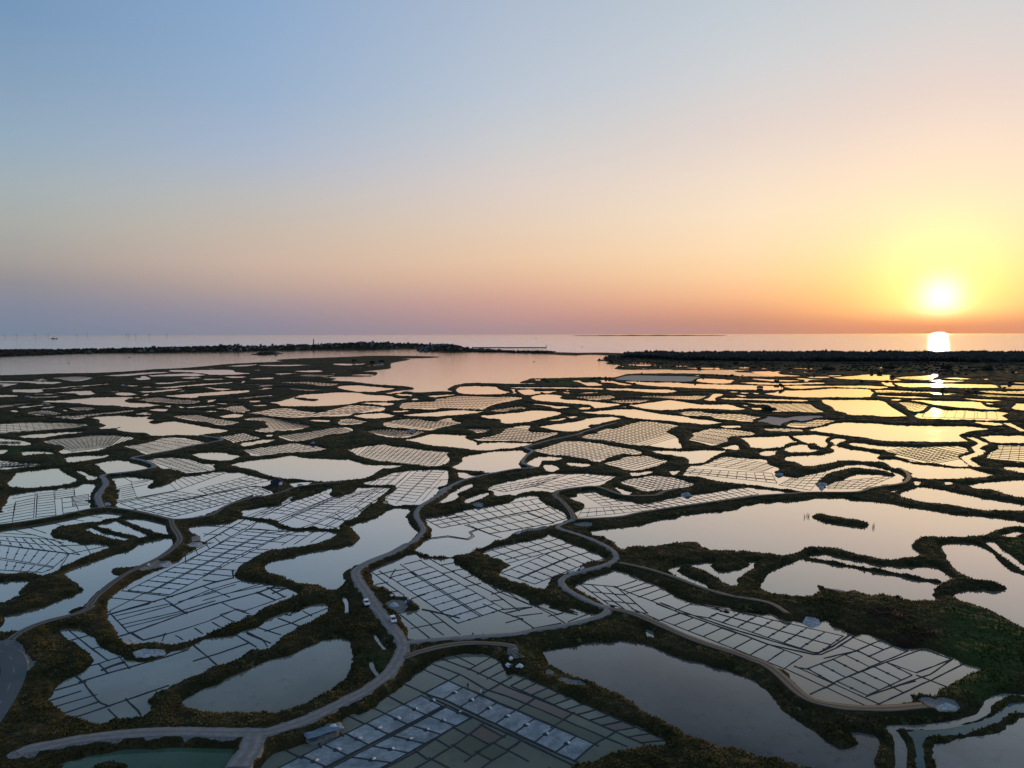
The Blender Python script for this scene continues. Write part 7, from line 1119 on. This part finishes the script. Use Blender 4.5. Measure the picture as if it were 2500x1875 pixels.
# ---- salt workers
skin = plain('skin', (.36, .20, .13), .55, .1); hairM = plain('dark_hair', (.02, .014, .010), .7, .2)
def person(loc, rz, cloth, hat, label, pose, holds=None):
    J = [(0, 0, .93), (0, 0, 1.15), (0, 0, 1.38), (0, .0, 1.52)]; rad = [.15, .135, .165, .06]; ed = [(0, 1), (1, 2), (2, 3)]
    def chain(root, ps, rs):
        p = root
        for q, r_ in zip(ps, rs):
            J.append(q); rad.append(r_); ed.append((p, len(J) - 1)); p = len(J) - 1
        return p
    for s in (-1, 1):
        k = pose['step'] * s
        chain(0, [(s * .10, 0, .90), (s * .11, .03 + k * .5, .50), (s * .115, k, .09), (s * .12, k + .13, .045)], [.105, .07, .05, .045])
        el, hd = pose['elbow'], pose['hand']
        w = chain(2, [(s * .20, 0, 1.40), (s * (.24), el[0], el[1]), (s * .21, hd[0], hd[1])], [.07, .052, .036])
        palm = Vector((s * .21, hd[0] + .07, hd[1] - .04)); pid = chain(w, [tuple(palm)], [.036])
        for q in range(4):
            o = (q - 1.5) * .02; ln = (.07, .085, .08, .06)[q]
            chain(pid, [tuple(palm + Vector((o, .035, -.015))), tuple(palm + Vector((o, .03 + ln * .5, -.05))), tuple(palm + Vector((o, .02 + ln * .3, -.085)))], [.012, .010, .008])
        chain(pid, [tuple(palm + Vector((-s * .04, .0, -.01))), tuple(palm + Vector((-s * .045, .03, -.045)))], [.012, .010])
    me = bpy.data.meshes.new('body'); me.from_pydata(J, ed, []); o = link('person', me, cloth, None, loc)
    m = o.modifiers.new('skin', 'SKIN'); m.use_smooth_shade = True
    sv = me.skin_vertices[0].data
    for i, r_ in enumerate(rad): sv[i].radius = (r_, r_ * (.75 if i in (0, 1, 2) else 1))
    sv[0].use_root = True
    o.modifiers.new('sub', 'SUBSURF').levels = 1; o.modifiers['sub'].render_levels = 1
    o.rotation_euler = (0, 0, rz)
    hd = MB().ball((0, .02, 1.64), .115, 2, (.86, 1.0, 1.15))
    hd.cone((0, .125, 1.645), (0, .15, 1.62), .012, .018, 6)
    for s in (-1, 1): hd.ball((s * .10, .01, 1.635), .03, 1, (.4, .8, 1.2))
    h = hd.obj('head', skin, o, smooth=True)
    for s in (-1, 1): MB().ball((s * .04, .125, 1.665), .012, 1).obj('eye', trimM, h)
    MB().box((0, .128, 1.585), (.05, .012, .012)).obj('mouth', redM, h)
    MB().ball((0, -.008, 1.685), .118, 2, (.9, 1.0, .9)).obj('hair', hairM if not hat else hat, o, smooth=True)
    return tag(o, label, 'person')
darkC = plain('dark_work_clothes', (.012, .020, .020), .85, .3, 6); greyC = plain('grey_work_clothes', (.15, .16, .18), .85, .3, 6)
wood = plain('weathered_wood', (.16, .12, .08), .8, .3, 4)
(x, y) = PT['worker_a']; person((x, y, .20), 2.8, darkC, None, 'person in dark clothes standing on a ridge of the nearest pans', dict(step=.10, elbow=(-.03, 1.14), hand=(.08, .90)))
(x, y) = PT['worker_b']; wb = PT['barrow']; ang = math.atan2(wb[1] - y, wb[0] - x)
person((x, y, .20), ang - math.pi / 2, greyC, None, 'person in grey clothes behind the salt barrow in the nearest pans', dict(step=.14, elbow=(.05, 1.12), hand=(.30, .86)))
e = tag(empty('wheelbarrow', (wb[0], wb[1], .18), ang), 'green wheelbarrow loaded with white salt in the nearest pans', 'wheelbarrow')
MB().prism([(-.5, .72), (.62, .78), (.38, .36), (-.3, .36)], -.36, .36).obj('tray', plain('green_steel', (.015, .10, .075), .4, .2), e)
mound('salt_load', (.05, 0, .70), .95, .32, saltM, e, 10, 4)
t = MB().cone((.62, -.05, .2), (.62, .05, .2), .2, .2, 14).obj('wheel', rubber, e); MB().cone((.62, -.06, .2), (.62, .06, .2), .1, .1, 10).obj('hub', alloy, t)
for s in (-1, 1):
    MB().cone((.6, s * .1, .22), (-1.05, s * .28, .70), .022, .022, 6).obj('handle', wood, e); MB().cone((-.25, s * .25, .45), (-.32, s * .28, .0), .02, .02, 6).obj('leg', wood, e)
(x, y) = PT['worker_c']; person((x, y, .20), 1.2, darkC, None, 'lone person raking a pan left of the navy tarpaulin heap', dict(step=.12, elbow=(.10, 1.18), hand=(.34, 1.02)))
e = tag(empty('salt_rake', (x, y, .15), 1.2), 'long wooden rake held by the lone person in the left pans', 'rake')
MB().cone((.18, -.3, 1.25), (.22, 3.3, .05), .025, .02, 6).obj('shaft', wood, e); MB().box((.22, 3.32, .06), (1.2, .05, .14)).obj('blade', wood, e)

# ---- trees: tapered trunk, limbs, crown of leaf clumps
barkM = plain('bark', (.035, .026, .018), .9, .3, 2); leafM = plain('dark_foliage', (.022, .030, .012), .85, .5, .25); pineM = plain('pine_foliage', (.009, .011, .007), .9, .5, .06)
def tree(p, h, rad, lab):
    e = tag(empty('tree', (p[0], p[1], .4)), lab, 'tree', 'trees out on the marsh')
    tr = MB().cone((0, 0, -.5), (0, 0, h * .5), h * .035 + .12, h * .02 + .05, 8)
    for k in range(5):
        a = k * 1.3; tr.cone((0, 0, h * .3), (rad * .5 * math.cos(a), rad * .5 * math.sin(a), h * random.uniform(.5, .75)), .12, .04, 5)
    tr.obj('trunk', barkM, e)
    n = 1500; v = np.zeros((n, 3, 3)); f = [(3 * i, 3 * i + 1, 3 * i + 2) for i in range(n)]
    cl = [(rng.uniform(-.7, .7) * rad, rng.uniform(-.6, .6) * rad, h * rng.uniform(.42, .85), rng.uniform(.28, .5) * rad) for _ in range(11)]
    for i in range(n):
        cx, cy, cz, cr = cl[i % 11]; d = rng.normal(0, 1, 3); d /= np.linalg.norm(d); q = np.array([cx, cy, cz]) + d * cr * rng.uniform(.55, 1.05) * np.array([1, 1, .62])
        v[i] = q + rng.normal(0, .05 * rad + .2, (3, 3))
    link('crown', mesh('crown', v.reshape(-1, 3), f), leafM, e)
TRL = ['dark tree left of the white house on the bay islet', 'taller dark tree above the white house on the bay islet', 'small tree at the left end of the bay islet', 'shrubby tree between the far right ponds, the upper one', 'shrubby tree between the far right ponds, the lower one', 'round tree at the foot of the long pine wood', 'dark bush at the corner of the far right striped pans', 'tree in the hedge left of the sun-glow meadow', 'tree in the hedge right of the sun-glow meadow', 'lone bush in the long far right pond', 'leftmost hedge tree before the pine wood meadow', 'tree standing right of the far meadow under the sun']
for (p, h, r), lab in zip(PT['trees'], TRL): tree(p, h, r, lab)

def blobs(name, P, lab, mat, rmin, rmax, hmin, hmax, sub=0):
    ico = bmesh.new(); bmesh.ops.create_icosphere(ico, subdivisions=sub, radius=1); bv = np.array([v.co for v in ico.verts]); bf = np.array([[v.index for v in f.verts] for f in ico.faces]); ico.free()
    n = len(P); V = np.zeros((n, len(bv), 3), np.float32)
    for i, (x, y, z) in enumerate(P):
        r, h = rng.uniform(rmin, rmax), rng.uniform(hmin, hmax)
        V[i] = bv * np.array([r, r, h * .5]) * (1 + rng.normal(0, .24, (len(bv), 1))) + np.array([x, y, z + h * .5])
    Fx = (bf[None] + (np.arange(n) * len(bv))[:, None, None]).reshape(-1, 3)
    me = bpy.data.meshes.new(name); me.vertices.add(n * len(bv)); me.vertices.foreach_set('co', V.ravel())
    me.loops.add(Fx.size); me.loops.foreach_set('vertex_index', Fx.astype(np.int32).ravel()); me.polygons.add(len(Fx)); me.polygons.foreach_set('loop_start', np.arange(0, Fx.size, 3, dtype=np.int32)); me.update(calc_edges=True)
    tag(link(name, me, mat), lab, kind='stuff')
def scatter(P, n):
    P = np.array(P); lo, hi = P.min(0), P.max(0); out = []
    while len(out) < n:
        q = rng.uniform(lo, hi, (n * 3, 2)); q = q[inside(q[:, 0], q[:, 1], P)]; out += [tuple(a) for a in q]
    return out[:n]
wood_pts = [(x, y, 1.0 + 4.5 * float(vnoise(np.array([x / 90]), np.array([y / 90]), 71)[0])) for x, y in scatter(pts(WOODS[0]), 12000)]
blobs('pine_wood', wood_pts, 'long dark pine wood along the far right shore', pineM, 3.5, 8, 11, 20)
small = [(x, y, .6) for W in WOODS[1:] for x, y in scatter(pts(W), 260)]
blobs('shore_scrub', small, 'dark scrub along the low spit beyond the bay', pineM, 3, 7, 5, 11)
headland = np.nonzero((RR > 3300) & (D > 25) & (np.degrees(AA) < 3.5))[0]
hs = rng.choice(headland, 8500); hp = [(X[i] + rng.uniform(-6, 6), Y[i] + rng.uniform(-6, 6), Zg[i]) for i in hs]
blobs('headland_trees', hp, 'dark trees covering the far headland', pineM, 3, 6.5, 4.5, 9.5)

hd_ = np.nonzero((RR > 1250) & (RR < 3000) & (D > 3.5) & (np.degrees(AA) > 2) & (vnoise(X / 60, Y / 26, 81) + .6 * sstep(1500, 2600, RR) > .52))[0]
wt = RR[hd_] ** 2; hs = rng.choice(hd_, 3600, p=wt / wt.sum())
blobs('hedge_scrub', [(X[i] + rng.uniform(-2, 2), Y[i] + rng.uniform(-2, 2), Zg[i] - .4) for i in hs], 'dark hedges and scrub on the far right marsh', pineM, 2.0, 5.5, 1.8, 5.0)
for x, y in PT['bushes']:
    e = tag(empty('bush', (x, y, .9)), 'dark round bush in the row on the bank at the left edge', 'bush', 'row of bushes at the left edge')
    n = 260; q = rng.normal(0, 1, (n, 3)); q /= np.linalg.norm(q, axis=1)[:, None]; q = q * rng.uniform(.6, 1.05, (n, 1)) * np.array([1.8, 1.6, 1.3]) + np.array([0, 0, 1.4])
    v = (q[:, None, :] + rng.normal(0, .22, (n, 3, 3))).reshape(-1, 3); link('foliage', mesh('foliage', v, [(3 * k, 3 * k + 1, 3 * k + 2) for k in range(n)]), leafM, e)
    MB().cone((0, 0, -.6), (0, 0, 1.4), .14, .07, 6).obj('stem', barkM, e)
# ---- far town on the headland
wallM = plain('far_house_wall', (.16, .16, .172), .8, .25, .02); roofM = plain('far_slate_roof', (.05, .055, .065), .7, .3, .02)
wm = MB().box((0, 0, 3.2), (13, 9, 6.4)); hw = wm.obj('wall', wallM); rm = MB().prism([(-7, 6.3), (7, 6.3), (0, 10.2)], -4.9, 4.9); hr = rm.obj('roof', roofM)
wme, rme = hw.data, hr.data; bpy.data.objects.remove(hw); bpy.data.objects.remove(hr)
cand = np.nonzero((RR > 3300) & (D > 12) & (D < 210) & (np.degrees(AA) < -1.0) & (np.degrees(AA) > -33))[0]
pr = np.interp(np.degrees(AA[cand]), [-33, -27, -22, -12, -3, -1], [.15, .5, 1, 1.5, 1.2, .4]); hsel = rng.choice(cand, 190, replace=False, p=pr / pr.sum())
for i in hsel:
    e = tag(empty('house', (X[i], Y[i], Zg[i] + 1.5), random.uniform(-.6, .6)), 'small pale house among the trees of the far headland town', 'house', 'houses of the far headland town')
    s = random.uniform(.8, 1.5); e.scale = (s, s, random.uniform(.9, 1.4))
    link('wall', wme, None, e); link('roof', rme, None, e)
p = PT['islet_house']; e = tag(empty('house', (p[0], p[1], .6), .1), 'white house between dark trees on the bay islet', 'house')
MB().box((0, 0, 2.4), (16, 8, 4.8)).obj('wall', plain('white_render', (.6, .58, .55), .8, .1), e); MB().prism([(-8.6, 4.7), (8.6, 4.7), (5, 8), (-5, 8)], -4.4, 4.4).obj('roof', roofM, e)
for x in (-5, 0, 5): MB().box((x, -4.05, 2.4), (1.4, .1, 1.6)).obj('window', glass, e)
conc = plain('concrete', (.25, .25, .25), .8, .15, .1)
x, y = PT['tower']; zt = ground_z(x, y); e = tag(empty('water_tower', (x, y, max(2, zt))), 'grey water tower rising above the far headland trees', 'water tower')
MB().cone((0, 0, 0), (0, 0, 24), 3.2, 2.6, 14).obj('shaft', conc, e); b = MB().cone((0, 0, 22), (0, 0, 28), 3, 7.5, 16); b.cone((0, 0, 28), (0, 0, 33), 7.5, 7.0, 16).obj('tank', conc, e); MB().cone((0, 0, 33), (0, 0, 38), .5, .3, 6).obj('mast', conc, e)
x, y = PT['steeple']; e = tag(empty('church_steeple', (x, y, max(2, ground_z(x, y)))), 'thin church steeple above the far town waterfront', 'steeple')
MB().box((0, 0, 13), (6, 6, 26)).obj('tower', conc, e); MB().cone((0, 0, 26), (0, 0, 44), 3.6, .3, 8).obj('spire', roofM, e)
# ---- jetty with light, beacons, boats, ship, turbines, island
j0, j1 = (Vector((*q, 0)) for q in PT['jetty']); d = j1 - j0; L_ = d.length; ang = math.atan2(d.y, d.x)
jm = plain('dark_stone', (.05, .048, .046), .9, .3, .1)
e = tag(empty('jetty', (j0.x, j0.y, -.2), ang), 'long low stone jetty reaching into the sea', 'jetty')
MB().prism([(-5, -1), (5, -1), (3, 4.2), (-3, 4.2)], 0, L_).obj('breakwater', jm, e).rotation_euler = (0, 0, -math.pi / 2)
MB().box((L_ / 2, 2.2, 4.8), (L_, .8, 1.2)).obj('parapet', jm, e)
e = tag(empty('lighthouse', (j1.x, j1.y, 3.8)), 'small lighthouse at the tip of the jetty', 'lighthouse')
MB().cone((0, 0, 0), (0, 0, 11), 2.4, 1.8, 14).obj('tower', conc, e); MB().cone((0, 0, 11), (0, 0, 12), 2.8, 2.8, 14).obj('gallery', jm, e); MB().cone((0, 0, 12), (0, 0, 15), 1.4, 1.4, 10).obj('lantern', glass, e); MB().cone((0, 0, 15), (0, 0, 16.6), 1.7, .2, 10).obj('cap', redM, e)
for (x, y), lab in zip(PT['beacons'], ('far beacon tower standing in the open sea', 'nearer beacon tower in the sea before the pine wood')):
    k = math.hypot(x, y) / 5000; e = tag(empty('sea_beacon', (x, y, -.2)), lab, 'beacon', 'sea beacons')
    MB().cone((0, 0, -1), (0, 0, 7 * k), 2.4 * k, 1.6 * k, 12).obj('tower', jm, e); MB().cone((0, 0, 7 * k), (0, 0, 9.5 * k), .5 * k, .3 * k, 8).obj('topmark', redM, e)
hullM = plain('boat_hull', (.06, .06, .065), .5, .2, .5); cabM = plain('boat_cabin', (.3, .3, .3), .5, .1, .5)
def boat(x, y, L2, rz, lab, grp=None):
    e = tag(empty('boat', (x, y, -.1), rz), lab, 'boat', grp); k = L2
    b = bmesh.new(); secs = []
    for t, wd, sh in ((-.5, .13, .12), (-.3, .16, .10), (.1, .16, .10), (.35, .10, .13), (.5, .01, .17)):
        secs.append([b.verts.new((t * k, s * wd * k * q, z * k)) for s, q, z in ((-1, 1, sh), (-1, .6, -.04), (1, .6, -.04), (1, 1, sh))])
    for a, c in zip(secs[:-1], secs[1:]):
        for i in range(4): b.faces.new((a[i], a[(i + 1) % 4], c[(i + 1) % 4], c[i]))
    b.faces.new(secs[0]); m = MB(); m.b.free(); m.b = b; m.obj('hull', hullM, e)
    MB().box((-.12 * k, 0, .17 * k), (.26 * k, .2 * k, .16 * k), .01 * k).obj('cabin', cabM, e); MB().cone((-.05 * k, 0, .2 * k), (-.05 * k, 0, .55 * k), .008 * k, .005 * k, 5).obj('mast', hullM, e)
for (x, y), lab, k in zip(PT['boats'], ('small boat moored in the middle of the left bay', 'small boat at the near left of the bay', 'small boat off the spit below the jetty', 'small boat in the pink channel of the bay'), (12, 9, 12, 8)): boat(x, y, k, random.uniform(-.4, .4), lab)
az = math.radians(PT['ship_az']); boat(19000 * math.sin(az), 19000 * math.cos(az), 140, .1, 'cargo ship on the far left horizon')
whiteM = plain('turbine_white', (.5, .5, .5), .5, .05, .01)
tw = None
for i, azd in enumerate(PT['turbines']):
    a = math.radians(azd); R2 = 17500 + 900 * math.sin(i * 2.1)
    if tw is None:
        e = empty('wind_turbine', (0, 0, 0)); tw = e
        MB().cone((0, 0, -2), (0, 0, 96), 4.2, 2.6, 10).obj('tower', whiteM, e); MB().box((0, 2, 98), (5, 11, 5), .6).obj('nacelle', whiteM, e); MB().cone((0, -4, 98), (0, -7, 98), 2.4, 1.0, 8).obj('hub', whiteM, e)
        for k in range(3):
            t = math.radians(20 + 120 * k); dx, dz = math.sin(t), math.cos(t)
            MB().cone((0, -5.5, 98), (dx * 70, -5.5, 98 + dz * 70), 2.6, .6, 6).obj('blade', whiteM, e)
    else: e = copy_tree(tw)
    e.location = (R2 * math.sin(a), R2 * math.cos(a), 0); e.rotation_euler = (0, 0, -a)
    tag(e, 'pale wind turbine standing on the far left sea horizon', 'wind turbine', 'offshore wind turbines')
a0, a1 = (math.radians(v) for v in PT['island']); v, f = [], []; n = 40; RI = 33000
for i in range(n + 1):
    a = a0 + (a1 - a0) * i / n; hh = 14 + 30 * math.sin(math.pi * min(1, max(0, i / n))) * (.7 + .3 * math.sin(i * .9))
    if i in (0, n): hh = 2
    for k, (dr, z) in enumerate(((0, -1), (500, hh), (2500, hh), (3000, -1))): v.append(((RI + dr) * math.sin(a), (RI + dr) * math.cos(a), z))
for i in range(n):
    for k in range(3): f.append((i * 4 + k, i * 4 + k + 1, i * 4 + k + 5, i * 4 + k + 4))
tag(link('far_island', mesh('far_island', v, f), plain('far_land', (.05, .05, .055), .9, .2, .001)), 'low grey coast on the sea horizon', kind='structure')
# ---- dead reeds standing in the mirror pond
reedM = plain('dead_reed', (.03, .024, .014), .9, .3, 3)
for (x, y), lab in zip(PT['reeds'], ['leftmost reed clump off the islet in the mirror pond', 'second reed clump off the left tip of the islet', 'reed clump nearest the left tip of the islet', 'upper reed clump at the right tip of the islet', 'lower reed clump at the right tip of the islet']):
    e = tag(empty('reed_clump', (x, y, 0)), lab, 'reeds', 'reeds in the mirror pond')
    for k in range(7):
        a = random.uniform(0, 6.3); q = random.uniform(0, .5); b_ = (q * math.cos(a), q * math.sin(a))
        MB().cone((*b_, -.1), (b_[0] + random.uniform(-.4, .4), b_[1] + random.uniform(-.3, .3), random.uniform(1.2, 2.2)), .05, .02, 4).obj('stem', reedM, e)
